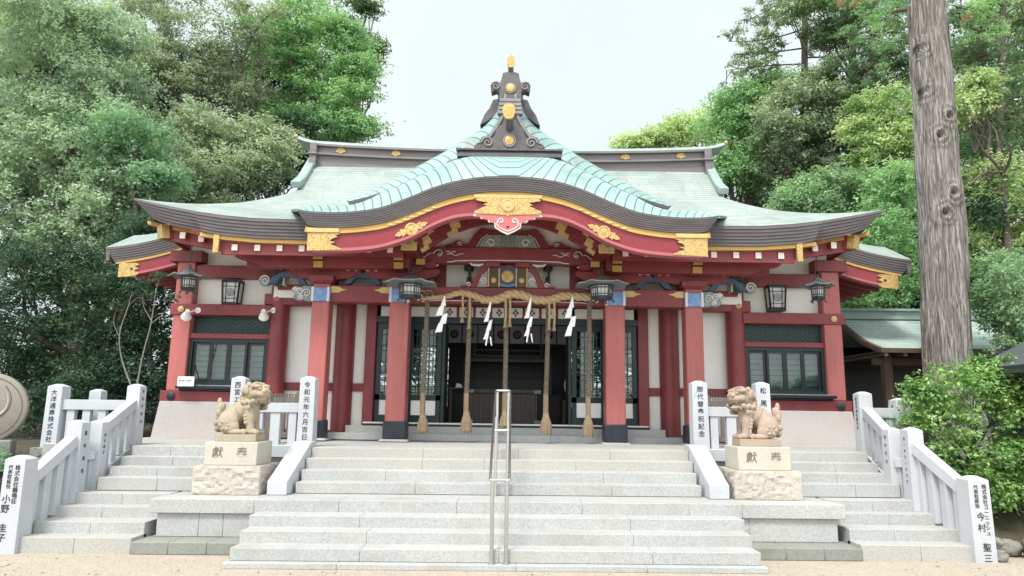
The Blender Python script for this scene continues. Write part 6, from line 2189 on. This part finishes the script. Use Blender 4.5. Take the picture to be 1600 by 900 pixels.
def lobes_to_clumps(lobes, per, rng, csize, flat=0.7, tint=(0.25, 0.75)):
    out = []
    for (c, r) in lobes:
        for _ in range(per):
            d = np.array([rng.gauss(0, 1) for _ in range(3)]); d /= np.linalg.norm(d)
            if d[2] < -0.3 and rng.random() < 0.5: d[2] *= -1
            k = rng.uniform(0.55, 1.0)
            p = np.array(c) + d * np.array(r) * k
            s_ = csize * rng.uniform(0.55, 1.45)
            out.append((tuple(p), (s_, s_, s_ * flat), rng.uniform(*tint)))
    return out


def limb(mb, a, b, r0, r1, rng, n=7, wob=0.12):
    a, b = Vector(a), Vector(b)
    L_ = (b - a).length
    pts, rs = [], []
    off = Vector((rng.uniform(-1, 1), rng.uniform(-1, 1), rng.uniform(0.0, 1))) * wob * L_
    for i in range(n + 1):
        t = i / n
        pts.append(a.lerp(b, t) + off * math.sin(PI * t) + Vector((rng.uniform(-1, 1), rng.uniform(-1, 1), rng.uniform(-1, 1))) * 0.02 * L_ * (0 < i < n))
        rs.append(r0 + (r1 - r0) * t)
    mb.tube(pts, rs, 7)


def tree(name, lab, cat, mat_key, lobes_px, Y, n, size, seed, base=None, trunk_r=0.22, per=16, csize=0.55, depth=1.0, tint=(0.2, 0.8), bark='bark', flat=0.7, limbs=True, group=None, aspect=0.5, shell=0.55, up=0.5, lobe_flat=0.85, extra=None, limb_back=0.5):
    """lobes_px: (px, py, radius in pixels[, depth offset]) sighted at depth Y"""
    rng = random.Random(seed)
    lobes = []
    for q in lobes_px:
        yy = Y + (q[3] if len(q) > 3 else rng.uniform(-0.5, 0.5) * 1.5)
        p = at(q[0], q[1], yy)
        r = q[2] / 1110.0 * (yy - CAM.y)
        lobes.append((tuple(p), (r, r * depth, r * lobe_flat)))
    cx = sum(l[0][0] for l in lobes) / len(lobes)
    zb = min(l[0][2] for l in lobes)
    if base is None:
        base = (cx, Y + 0.4, max(0, hill_z(cx, Y + 0.4)) - 0.1)
    t = thing(name, lab, cat, base, group=group)
    cl = lobes_to_clumps(lobes, per, rng, csize, flat, tint)
    leaves("crown", mat_key, cl, n, size, t, base, seed, aspect=aspect, shell=shell, up=up)
    if limbs:
        mb = MB()
        topz = sorted(l[0][2] for l in lobes)[len(lobes) // 2]
        tp = Vector((cx, Y + 0.2, max(topz, base[2] + 1.0)))
        limb(mb, base, tp, trunk_r, trunk_r * 0.55, rng, 8, 0.03)
        for (c, r) in lobes:
            k = rng.uniform(0.35, 0.9)
            s0 = Vector(base).lerp(tp, k)
            c = (c[0], c[1] + limb_back * r[1] * 0.6, c[2])
            limb(mb, s0, c, trunk_r * 0.38, trunk_r * 0.10, rng, 6)
            for _ in range(3):
                e = Vector(c) + Vector((rng.uniform(-1, 1) * r[0], rng.uniform(-1, 1) * r[1], rng.uniform(-.4, 1) * r[2])) * 0.9
                limb(mb, Vector(c) * 0.7 + s0 * 0.3, e, trunk_r * 0.14, trunk_r * 0.04, rng, 5)
        if extra: extra(mb, rng)
        mb.build("trunk", M[bark], t, org=base, smooth=60)
    return t


# left side of the court
tree("oak_tree", "big grey green evergreen tree filling the left edge behind the bank", "tree", 'oak',
     [(50, 60, 105), (40, 190, 110), (140, 140, 95), (110, 260, 115), (20, 330, 110), (205, 230, 75), (190, 330, 85), (70, 400, 100), (150, 395, 80), (235, 290, 55), (165, 60, 55, 1.0), (-60, 150, 120), (-60, 320, 130), (100, 30, 80), (180, 150, 70), (150, 220, 80), (200, 300, 60), (10, 80, 90), (215, 370, 45)],
     12.5, 92000, 0.155, 11, base=(-13.2, 12.8, 0.9), trunk_r=0.30, per=26, csize=0.55, tint=(0.25, 0.9), limb_back=1.2)
tree("olive_tree", "olive green tree with layered branches between the big left tree and the roof", "tree", 'olive',
     [(300, 215, 60), (350, 235, 60), (400, 225, 40), (290, 270, 65), (350, 285, 60), (410, 265, 45), (240, 215, 45), (440, 228, 24), (320, 300, 45)],
     15.5, 26000, 0.16, 12, trunk_r=0.30, per=18, csize=0.62, flat=0.45, tint=(0.2, 0.75))
tree("leafy_tree", "bright green leafy tree rising tall above the left end of the roof ridge", "tree", 'bright',
     [(470, 50, 70), (520, 95, 65), (430, 120, 65), (500, 150, 60), (550, 165, 42), (445, 190, 60), (520, 205, 55), (565, 205, 30), (480, 20, 70), (420, 60, 60), (545, 60, 32), (555, 110, 28)],
     20, 33000, 0.18, 13, trunk_r=0.30, per=20, csize=0.62, flat=0.34, tint=(0.15, 0.95), depth=0.8)
tree("dark_tree", "tall sparse dark tree with bare grey limbs showing sky through it at the upper left", "tree", 'greybrown',
     [(230, 40, 70), (300, 60, 75), (370, 80, 65), (330, 120, 60), (280, 130, 50), (400, 30, 55), (200, 10, 60), (380, 150, 45), (240, 110, 40)],
     17.5, 18000, 0.15, 14, base=(-11.5, 18, 0.9), trunk_r=0.34, per=16, csize=0.55, tint=(0.1, 0.9), bark='bark', flat=0.4)
tree("cedar_tree", "dark cedar with ragged tips against the sky behind the bright leafy tree", "tree", 'needle',
     [(545, 20, 30), (560, 60, 22), (580, 95, 20), (568, 120, 14), (520, 40, 36), (588, 75, 10), (575, 12, 14), (560, 140, 20)],
     25, 6000, 0.22, 15, trunk_r=0.35, per=12, csize=0.5, tint=(0.0, 0.5), flat=0.4)
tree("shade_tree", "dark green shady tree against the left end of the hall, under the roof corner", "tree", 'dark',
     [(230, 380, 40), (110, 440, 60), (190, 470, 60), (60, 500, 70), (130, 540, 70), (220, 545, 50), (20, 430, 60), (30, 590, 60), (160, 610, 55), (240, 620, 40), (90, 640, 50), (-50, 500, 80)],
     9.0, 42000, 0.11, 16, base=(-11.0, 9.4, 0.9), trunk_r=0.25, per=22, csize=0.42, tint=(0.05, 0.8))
tree("broadleaf_tree", "deep green broadleaf tree in front of the olive tree, just left of the roof corner", "tree", 'deep',
     [(190, 215, 55), (230, 240, 42), (180, 270, 45), (240, 285, 28)], 11.0, 9000, 0.15, 17, base=(-9.9, 12.2, 0.9), trunk_r=0.12, per=18, csize=0.42, tint=(0.3, 0.95), limb_back=2.0)
tree("evergreen_tree", "dense dark evergreen tree behind the left slope of the roof", "tree", 'dark',
     [(330, 310, 60), (420, 290, 60), (450, 260, 45), (280, 330, 70), (380, 240, 50), (460, 215, 40)], 18.5, 16000, 0.2, 18, trunk_r=0.3, per=16, csize=0.7, tint=(0.2, 1.0))
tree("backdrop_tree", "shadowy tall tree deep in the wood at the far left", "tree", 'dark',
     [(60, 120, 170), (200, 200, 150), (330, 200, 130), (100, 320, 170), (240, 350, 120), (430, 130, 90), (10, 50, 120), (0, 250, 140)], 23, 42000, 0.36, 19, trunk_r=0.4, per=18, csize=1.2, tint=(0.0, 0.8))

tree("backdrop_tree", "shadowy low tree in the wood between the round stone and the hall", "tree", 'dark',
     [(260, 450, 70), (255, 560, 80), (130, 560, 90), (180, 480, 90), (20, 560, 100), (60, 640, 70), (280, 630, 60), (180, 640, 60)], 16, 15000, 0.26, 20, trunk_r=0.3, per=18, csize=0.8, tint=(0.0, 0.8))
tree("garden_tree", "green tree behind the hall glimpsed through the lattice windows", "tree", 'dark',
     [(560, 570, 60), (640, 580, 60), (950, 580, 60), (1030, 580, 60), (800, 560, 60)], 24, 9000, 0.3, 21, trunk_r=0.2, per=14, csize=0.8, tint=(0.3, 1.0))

M['bark_mid'] = paint("grey_bark", (0.19, 0.175, 0.155), 0.9, var=0.3, scale=4, fine=25, bmp=0.4)
# slim bare tree in front of the dark wood
t = thing("bare_tree", "slim bare grey tree with forked stems beside the left corner column", "tree", (-7.05, 4.6, 1.0))
mb = MB()
rng_ = random.Random(4)
P_ = lambda px, py: at(px, py, 4.6)
for path, r0, r1 in (([(212, 615), (222, 560), (236, 505), (244, 450)], 0.030, 0.012), ([(208, 612), (190, 560), (187, 520), (200, 480), (207, 455)], 0.026, 0.010),
                     ([(237, 505), (255, 490), (268, 470)], 0.014, 0.007), ([(236, 500), (225, 480), (222, 462)], 0.013, 0.006), ([(188, 530), (178, 505), (182, 480)], 0.012, 0.006), ([(244, 455), (250, 430)], 0.01, 0.005),
                     ([(200, 480), (215, 465), (230, 470)], 0.009, 0.004)):
    C_ = smooth_curve([tuple(P_(*q)) for q in path], 14)
    mb.tube(C_, [0.62 * (r0 + (r1 - r0) * i / 13) for i in range(14)], 7)
base_ = P_(210, 614)
mb.tube([(-7.05, 4.6, 0.9), tuple(base_)], [0.035, 0.02], 7)
mb.build("trunk", M['bark_mid'], t, org=(-7.05, 4.6, 1.0), smooth=60)
leaves("crown", 'dark', [(tuple(P_(px, py)), (0.16, 0.16, 0.10), 0.6) for px, py in ((204, 448), (248, 432), (270, 465), (180, 478), (230, 455), (222, 440))], 420, 0.075, t, (-7.05, 4.6, 1.0), 77)


def shrub(name, lab, mat_key, x, y, z, lobes, n, size, seed, group=None, tint=(0.2, 0.9), csize=0.2, per=14):
    t = thing(name, lab, "shrub", (x, y, z), group=group)
    rng = random.Random(seed)
    L_ = [((x + a, y + b, z + c), (r, r, r * 0.8)) for a, b, c, r in lobes]
    cl = lobes_to_clumps(L_, per, rng, csize, 0.7, tint)
    leaves("crown", mat_key, cl, n, size, t, (x, y, z), seed)
    mb = MB()
    for a, b, c, r in lobes:
        limb(mb, (x + a * .2, y + b * .2, z - 0.05), (x + a, y + b, z + c), 0.02, 0.006, rng, 5)
    mb.build("stem", M['bark'], t, org=(x, y, z), smooth=60)
    return t


shrub("shrub", "low dark shrub in front of the round carved stone", 'deep', -8.1, 2.3, 0.75, [(-.3, 0, .2, .3), (.15, .1, .3, .28), (.4, -.1, .15, .22)], 1500, 0.085, 31)
shrub("shrub", "fern like dark shrub between the round stone and the far left fence post", 'dark', -7.75, 2.6, 0.72, [(-.2, 0, .12, .24), (.2, .1, .08, .20)], 1200, 0.08, 32)
shrub("shrub", "low shrub growing behind the left front post", 'mid', -7.0, 1.3, 0.05, [(-.3, .1, .15, .25), (.0, .2, .2, .22)], 900, 0.08, 33)

# right side of the court
tree("far_tree", "pale yellow green tree line far behind the right end of the roof ridge", "tree", 'lime',
     [(985, 232, 16), (1020, 226, 22), (1060, 212, 30), (1090, 200, 30), (1120, 195, 35), (1050, 235, 30)], 36, 9000, 0.30, 41, trunk_r=0.3, per=16, csize=0.8, tint=(0.3, 1.0))
tree("maple_tree", "fresh green leafy tree beside the right end of the roof ridge", "tree", 'bright',
     [(1125, 200, 40), (1160, 165, 42), (1190, 190, 42), (1150, 230, 45), (1185, 245, 40), (1165, 285, 45), (1210, 140, 30), (1140, 270, 30)], 20, 20000, 0.19, 42, trunk_r=0.3, per=18, csize=0.62, tint=(0.25, 0.95), flat=0.55)
tree("yew_tree", "dusky mid green tree behind the right slope of the roof", "tree", 'olive',
     [(1240, 175, 55), (1290, 180, 55), (1335, 190, 50), (1250, 230, 60), (1310, 235, 60), (1225, 275, 50), (1280, 290, 50), (1350, 245, 50), (1210, 215, 40)], 18.5, 28000, 0.18, 43, trunk_r=0.35, per=20, csize=0.65, tint=(0.05, 0.65), flat=0.5)
tree("camphor_tree", "rounded light green tree just above the right roof slope", "tree", 'mid',
     [(1260, 305, 32), (1300, 300, 40), (1340, 320, 35), (1285, 330, 30), (1230, 325, 25), (1365, 300, 32)], 14.5, 14000, 0.15, 44, trunk_r=0.2, per=20, csize=0.42, tint=(0.3, 1.0))
tree("laurel_tree", "tall bright tree with drooping leaves immediately left of the big trunk", "tree", 'lime',
     [(1385, 175, 45), (1360, 205, 35), (1400, 240, 45), (1375, 265, 40), (1410, 300, 45), (1390, 215, 40)], 15.5, 16000, 0.17, 45, trunk_r=0.25, per=18, csize=0.5, tint=(0.1, 0.95), flat=0.5)
tree("shade_tree", "leafy bright green tree low beside the big trunk, over the gallery roof", "tree", 'bright',
     [(1395, 330, 45), (1385, 375, 45), (1410, 420, 50), (1370, 420, 35), (1350, 460, 40), (1400, 470, 40), (1400, 290, 35)], 10.8, 17000, 0.14, 46, base=(11.6, 11, 0.9), trunk_r=0.2, per=20, csize=0.40, tint=(0.2, 1.0))
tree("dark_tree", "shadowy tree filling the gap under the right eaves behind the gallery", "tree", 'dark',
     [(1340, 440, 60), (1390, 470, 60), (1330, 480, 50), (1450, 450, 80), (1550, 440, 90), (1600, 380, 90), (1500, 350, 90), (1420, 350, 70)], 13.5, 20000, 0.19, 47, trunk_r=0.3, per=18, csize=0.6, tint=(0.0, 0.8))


def conifer(lab, top_px, bot_px, Y, seed, branches, mat_key='needle', n=9000, size=0.2, trunk_r=0.17, bark='bark', group=None, csize=0.42):
    rng = random.Random(seed)
    a, b = at(*bot_px, Y), at(*top_px, Y)
    base = (a.x - (b.x - a.x) * 0.2, Y, max(0, hill_z(a.x, Y)) - 0.1)
    t = thing("cedar_tree", lab, "tree", base, group=group)
    mb = MB()
    mb.tube([base, tuple(a), tuple(b)], [trunk_r * 1.15, trunk_r, trunk_r * 0.6], 9)
    cl = []
    for (x0, y0, x1, y1, dy) in branches:
        p0, p1 = at(x0, y0, Y), at(x1, y1, Y + dy)
        pts = []
        sag = rng.uniform(-0.06, 0.10) * (p1 - p0).length
        for i in range(9):
            u = i / 8
            pts.append(p0.lerp(p1, u) + Vector((0, 0, -sag * math.sin(PI * u))))
        mb.tube(pts, [trunk_r * 0.22 * (1 - 0.75 * i / 8) for i in range(9)], 6)
        L_ = (p1 - p0).length
        for i in range(int(8 + L_ * 3.5)):
            u = rng.uniform(0.30, 1.03)
            q = p0.lerp(p1, u) + Vector((0, 0, -sag * math.sin(PI * u)))
            tw = q + Vector((rng.gauss(0, .35), rng.gauss(0, .5), rng.gauss(0.02, .22)))
            mb.tube([q, tw], [0.022, 0.008], 5)
            s_ = csize * rng.uniform(0.5, 1.1)
            cl.append((tuple(tw), (s_, s_, s_ * 0.5), rng.uniform(0.1, 0.9)))
    mb.build("trunk", M[bark], t, org=base, smooth=60)
    leaves("crown", mat_key, cl, n, size, t, base, seed, aspect=0.32, shell=0.2)
    return t


conifer("tall thin conifer with open sky between its long branches, right of the roof", (1258, -30), (1256, 260), 19, 51,
        [(1257, 20, 1165, 30, 1), (1257, 45, 1140, 65, -1), (1257, 75, 1150, 85, 1), (1256, 100, 1135, 110, 0), (1256, 125, 1150, 125, 2), (1257, 10, 1180, -10, 0), (1257, 30, 1330, 20, 1), (1257, 60, 1335, 50, -1),
         (1256, 90, 1330, 85, 1), (1256, 115, 1320, 118, 0), (1256, 140, 1190, 150, 1), (1256, 150, 1320, 150, 1), (1257, 0, 1215, -25, 1), (1256, 135, 1280, 140, -2), (1257, 5, 1300, -10, 0)], n=13000, size=0.16, csize=0.30)
conifer("ivy clad conifer trunk standing left of the big cedar trunk", (1372, -40), (1352, 200), 16.5, 52,
        [(1368, 0, 1310, 15, 0), (1366, 25, 1300, 35, 1), (1364, 50, 1325, 60, -1), (1366, 10, 1410, 20, 0), (1360, 75, 1340, 85, 0), (1362, 70, 1385, 78, 0), (1358, 100, 1345, 112, 0), (1358, 105, 1378, 110, 0), (1355, 130, 1340, 138, 0), (1368, -10, 1420, -10, 1), (1368, 0, 1290, -10, 0)],
        'mid', 10000, 0.15, 0.17, csize=0.34)
conifer("dark spreading pine at the right edge behind the big cedar trunk", (1570, -60), (1560, 250), 13, 53,
        [(1567, 20, 1500, 10, 1), (1567, 40, 1505, 60, 0), (1566, 70, 1510, 100, 1), (1566, 110, 1505, 130, 0), (1564, 150, 1510, 165, -1), (1567, 30, 1640, 40, 0), (1566, 90, 1640, 100, 1), (1565, 140, 1640, 150, 0), (1567, 0, 1530, -20, 0), (1563, 190, 1520, 200, 0), (1567, 10, 1620, -10, 0), (1564, 180, 1620, 190, 0)],
        'needle', 15000, 0.14, 0.13, csize=0.32)
tree("laurel_tree", "yellow green tree at the right edge over the gallery roof", "tree", 'lime',
     [(1530, 290, 35), (1570, 280, 40), (1540, 330, 45), (1590, 340, 50), (1550, 380, 45), (1520, 390, 30), (1600, 400, 50), (1530, 135, 20), (1515, 170, 25)], 12.3, 17000, 0.14, 54, base=(15.0, 12.8, 0.9), trunk_r=0.22, per=18, csize=0.42, tint=(0.2, 1.0))
tree("broadleaf_tree", "dark broadleaf tree at the right edge above the dark corner roof", "tree", 'mid',
     [(1590, 450, 45), (1560, 430, 40), (1600, 510, 40), (1570, 500, 28), (1620, 430, 60), (1545, 470, 26), (1590, 540, 20)], 5.6, 9500, 0.10, 55, base=(10.9, 6.0, 0.7), trunk_r=0.13, per=18, csize=0.24, tint=(0.2, 0.95))
t = thing("bare_tree", "leafless tree with tangled dark branches, right of the big cedar trunk", "tree", (14.1, 11.5, 0.9))
mb = MB(); rng_ = random.Random(9)
root = Vector((14.1, 11.5, 0.9)); fork = at(1568, 270, 11.5)
mb.tube([root, root.lerp(fork, .5) + Vector((.2, 0, 0)), fork], [0.14, 0.11, 0.08], 8)
for i in range(9):
    e = at(rng_.uniform(1505, 1640), rng_.uniform(170, 300), 11.5 + rng_.uniform(-1, 1))
    limb(mb, fork, e, 0.05, 0.012, rng_, 6, 0.15)
    for _ in range(4): limb(mb, fork.lerp(e, rng_.uniform(.4, .9)), e + Vector((rng_.gauss(0, .5), rng_.gauss(0, .5), rng_.gauss(0, .45))), 0.016, 0.005, rng_, 5, 0.2)
mb.build("trunk", M['bark'], t, org=(14.1, 11.5, 0.9), smooth=60)

tree("backdrop_tree", "shadowy tall tree deep in the wood at the far right", "tree", 'dark',
     [(1450, 250, 120), (1560, 200, 150), (1350, 330, 110), (1560, 380, 140), (1250, 330, 90), (1650, 300, 150)], 24, 34000, 0.36, 56, trunk_r=0.4, per=18, csize=1.2, tint=(0.0, 0.9))

tree("backdrop_tree", "shadowy low tree behind the gallery between the hall corner and the big trunk", "tree", 'dark',
     [(1350, 480, 60), (1420, 500, 70), (1520, 480, 90), (1600, 500, 90), (1350, 560, 70), (1450, 590, 80), (1560, 600, 90)], 15, 14000, 0.26, 57, trunk_r=0.3, per=18, csize=0.8, tint=(0.0, 0.8))

tree("pine_tree", "dense dark green pine crown filling the top between the thin conifer and the big trunk", "tree", 'needle',
     [(1290, 10, 40), (1340, 0, 45), (1390, 15, 42), (1320, 50, 32), (1400, 60, 38), (1375, 110, 34), (1345, 150, 30), (1390, 160, 34), (1290, 120, 22), (1280, 60, 24), (1240, 20, 24), (1410, 120, 30)], 17.5, 19000, 0.16, 58, trunk_r=0.2, per=16, csize=0.5, tint=(0.1, 1.0), flat=0.42)
tree("oak_tree", "soft green oak crown behind the big cedar trunk at the top right corner", "tree", 'mid',
     [(1530, 40, 45), (1580, 60, 50), (1560, 120, 50), (1600, 150, 50), (1530, 170, 40), (1580, 210, 50), (1600, 10, 50), (1535, 235, 35), (1510, 90, 26)], 14.5, 17000, 0.15, 59, base=(17.5, 15, 0.9), trunk_r=0.2, per=16, csize=0.5, tint=(0.1, 0.9), flat=0.5)

# the big cedar trunk with its shredded bark
def cedar_bark():
    mt, n, l, b = nodes_of("shredded_cedar_bark")
    vec = coords(n, l, (15, 15, 0.8))
    f1 = noise_tex(n, l, vec, 2.2, 8, 0.7)
    f2 = noise_tex(n, l, coords(n, l, (1, 1, 0.25)), 1.6, 3, 0.5)
    col = ramp(n, l, f1, [(0.36, (0.045, 0.037, 0.034)), (0.45, (0.19, 0.17, 0.158)), (0.54, (0.31, 0.29, 0.275)), (0.68, (0.45, 0.425, 0.41))])
    col2 = ramp(n, l, f1, [(0.36, (0.05, 0.03, 0.025)), (0.5, (0.20, 0.125, 0.105)), (0.70, (0.36, 0.27, 0.24))])
    col = mixc(n, l, ramp(n, l, f2, [(0.55, (0, 0, 0)), (0.68, (0.55, 0.55, 0.55))]), col, col2)
    # long thin wavy cracks between the strips of bark
    fac = None
    for sc_, z_ in ((5.5, 0.42), (10.0, 0.7)):
        nz = noise_tex(n, l, coords(n, l, (sc_, sc_, z_)), 1.0, 3, 0.5)
        ln_ = math_node(n, l, 'ABSOLUTE', math_node(n, l, 'SUBTRACT', nz, 0.5))
        rp = ramp(n, l, ln_, [(0.006, (1, 1, 1)), (0.030, (0, 0, 0))])
        fac = rp if fac is None else mixc(n, l, 1.0, fac, rp, 'LIGHTEN')
    col = mixc(n, l, mixc(n, l, 1.0, fac, (0.55, 0.55, 0.55), 'MULTIPLY'), col, (0.075, 0.045, 0.042))
    l.new(col, b.inputs["Base Color"])
    b.inputs["Roughness"].default_value = 0.95
    bump(n, l, b, f1, 0.9, 0.05)
    return mt


Yt = 6.0
t0 = at(1482, 575, Yt); t1 = at(1446, 0, Yt); t2 = at(1442, -90, Yt)
base_ = (t0.x + 0.10, Yt, 0.9)
t = thing("giant_cedar", "huge grey cedar trunk with shredded bark and knots rising in front of the gallery", "tree", base_)
prof_ = [(base_[0], 0.85, 0.60), (t0.x, t0.z, 0.475), (at(1474, 400, Yt).x, at(1474, 400, Yt).z, 0.455), (at(1461, 200, Yt).x, at(1461, 200, Yt).z, 0.42), (t1.x, t1.z, 0.375), (t2.x - .05, t2.z + 4.0, 0.30)]
NA, NZ = 160, 460
rows = []
C_ = smooth_curve(prof_, NZ + 1)
knots = [(0.60, -1.15, 0.085), (0.52, -1.45, 0.08), (0.47, -1.75, 0.085), (0.40, -1.1, 0.07), (0.68, -1.8, 0.06), (0.33, -1.35, 0.06), (0.74, -1.2, 0.05)]
KN = [at(1465, 193, Yt), at(1452, 222, Yt), at(1473, 309, Yt), at(1461, 340, Yt), at(1430, 82, Yt), at(1435, 150, Yt)]
for i in range(NZ + 1):
    cx_, cz_, r_ = C_[i]
    row = []
    for k in range(NA):
        a = 2 * PI * k / NA
        p = Vector((math.cos(a), math.sin(a), 0))
        h = noise.fractal(Vector((p.x * 5.5, p.y * 5.5, cz_ * 0.42)), 1.0, 2.1, 5)
        g_ = abs(noise.noise(Vector((p.x * 11, p.y * 11, cz_ * 0.30 + 7))))
        rr_ = r_ * (1 + 0.10 * noise.noise(Vector((p.x * 1.3, p.y * 1.3, cz_ * 0.75)))) + 0.030 * h - 0.042 * (1 - min(1, g_ * 4))
        q = Vector((cx_ + rr_ * p.x, Yt + rr_ * p.y, cz_))
        for kk in KN:
            d_ = math.sqrt((q.x - kk.x) ** 2 + (q.z - kk.z) ** 2 * 0.7) / 0.105
            if q.y < Yt and d_ < 4:
                q.y -= 0.055 * math.exp(-((d_ - 1.0) / 0.42) ** 2) - 0.13 * math.exp(-(d_ / 0.5) ** 2) + 0.03 * math.exp(-((d_ - 2.0) / 0.35) ** 2)
        row.append(q)
    rows.append(row)
MB().loft(rows).build("trunk", cedar_bark(), t, org=base_, smooth=180)
brs = [((1500, 25), (1560, 60)), ((1415, 15), (1350, 30)), ((1420, -20), (1330, -10)), ((1490, -10), (1590, 10)), ((1495, 10), (1540, 20))]
cl = []
for (a, b) in brs:
    p0, p1 = at(*a, Yt), at(*b, Yt - 0.6)
    mb = MB()
    limb(mb, p0, p1, 0.05, 0.012, rng_, 6, 0.1)
    mb.build("branch", M['bark'], t, org=base_, smooth=60)
    for k in range(9):
        u = rng_.uniform(0.3, 1.05)
        cl.append((tuple(p0.lerp(p1, u) + Vector((rng_.gauss(0, .12), rng_.gauss(0, .2), rng_.gauss(-.05, .12)))), (0.18, 0.18, 0.10), rng_.uniform(.2, .9)))
leaves("crown", 'bright', cl, 2600, 0.085, t, base_, 61, shell=0.1)
for i, (px, py) in enumerate(((1315, 8), (1340, 5), (1305, -10), (1513, 28))):
    leaves("dead_spray", 'brown', [(tuple(at(px, py, Yt - .5)), (0.09, 0.1, 0.15), 0.5)], 110, 0.07, t, base_, 62 + i, aspect=0.25, droop=2.0, shell=0.1)

# the bush at the right of the stairs
bl = [(1490, 612, 48), (1530, 600, 38), (1450, 640, 34), (1480, 665, 48), (1540, 650, 58), (1590, 640, 55), (1500, 715, 50), (1555, 715, 58), (1475, 735, 30), (1600, 720, 55), (1530, 765, 32), (1585, 600, 35), (1440, 612, 16), (1590, 770, 40), (1430, 665, 20), (1560, 780, 35), (1510, 760, 40), (1620, 700, 60), (1600, 650, 55), (1545, 590, 34), (1600, 800, 30)]
tree("leafy_bush", "leafy green bush with glossy leaves crowding the right hand fence", "bush", 'bush', [(x, y, r, (i % 3 - 1) * 0.35) for i, (x, y, r) in enumerate(bl)], 2.7, 26000, 0.072, 71,
     base=(7.5, 2.9, 0.35), trunk_r=0.05, per=20, csize=0.17, tint=(0.15, 1.0), flat=0.6, shell=0.35)

M['rock_pale'] = granite("pale_pebbles", (0.42, 0.37, 0.31), speck=0.5, stain=(0.2, 0.16, 0.12), stain_amt=0.8, grain=20)
# fallen leaves on the gravel
mb = MB()
rl_ = random.Random(12)
for i in range(800):
    x, y = rl_.uniform(-9, 9), rl_.uniform(-4.5, 0.9)
    if abs(x) < 4.9 and y > -0.2: continue
    a = rl_.uniform(0, PI); s_ = rl_.uniform(0.012, 0.03)
    c, sn = math.cos(a) * s_, math.sin(a) * s_
    mb._add([(x - c, y - sn, 0.006), (x + sn * .4, y - c * .4, 0.011), (x + c, y + sn, 0.006), (x - sn * .4, y + c * .4, 0.012)], [(0, 1, 2, 3)])
o = mb.build("fallen_leaves", M['bark'], None, smooth=0)
tag(o, "scattered small brown leaves on the sandy court", "leaves", kind="stuff")
mb = MB()
for i in range(2600):
    x, y = rl_.uniform(-8, 8), rl_.uniform(-2.6, 0.62)
    if abs(x) < 3.4 and y > -0.15 or abs(x) < 4.8 and y > 0.6: continue
    s_ = rl_.uniform(0.006, 0.017)
    a = rl_.uniform(0, PI)
    v = [(x + s_ * math.cos(a + k * PI / 2) * rl_.uniform(.7, 1.2), y + s_ * math.sin(a + k * PI / 2) * rl_.uniform(.7, 1.2), 0.001) for k in range(4)]
    mb._add(v + [(x, y, s_ * 0.75)], [(0, 1, 4), (1, 2, 4), (2, 3, 4), (3, 0, 4)])
tag(mb.build("gravel", M['rock_pale'], None, smooth=0), "loose pale pebbles scattered over the sandy court", "gravel", kind="stuff")
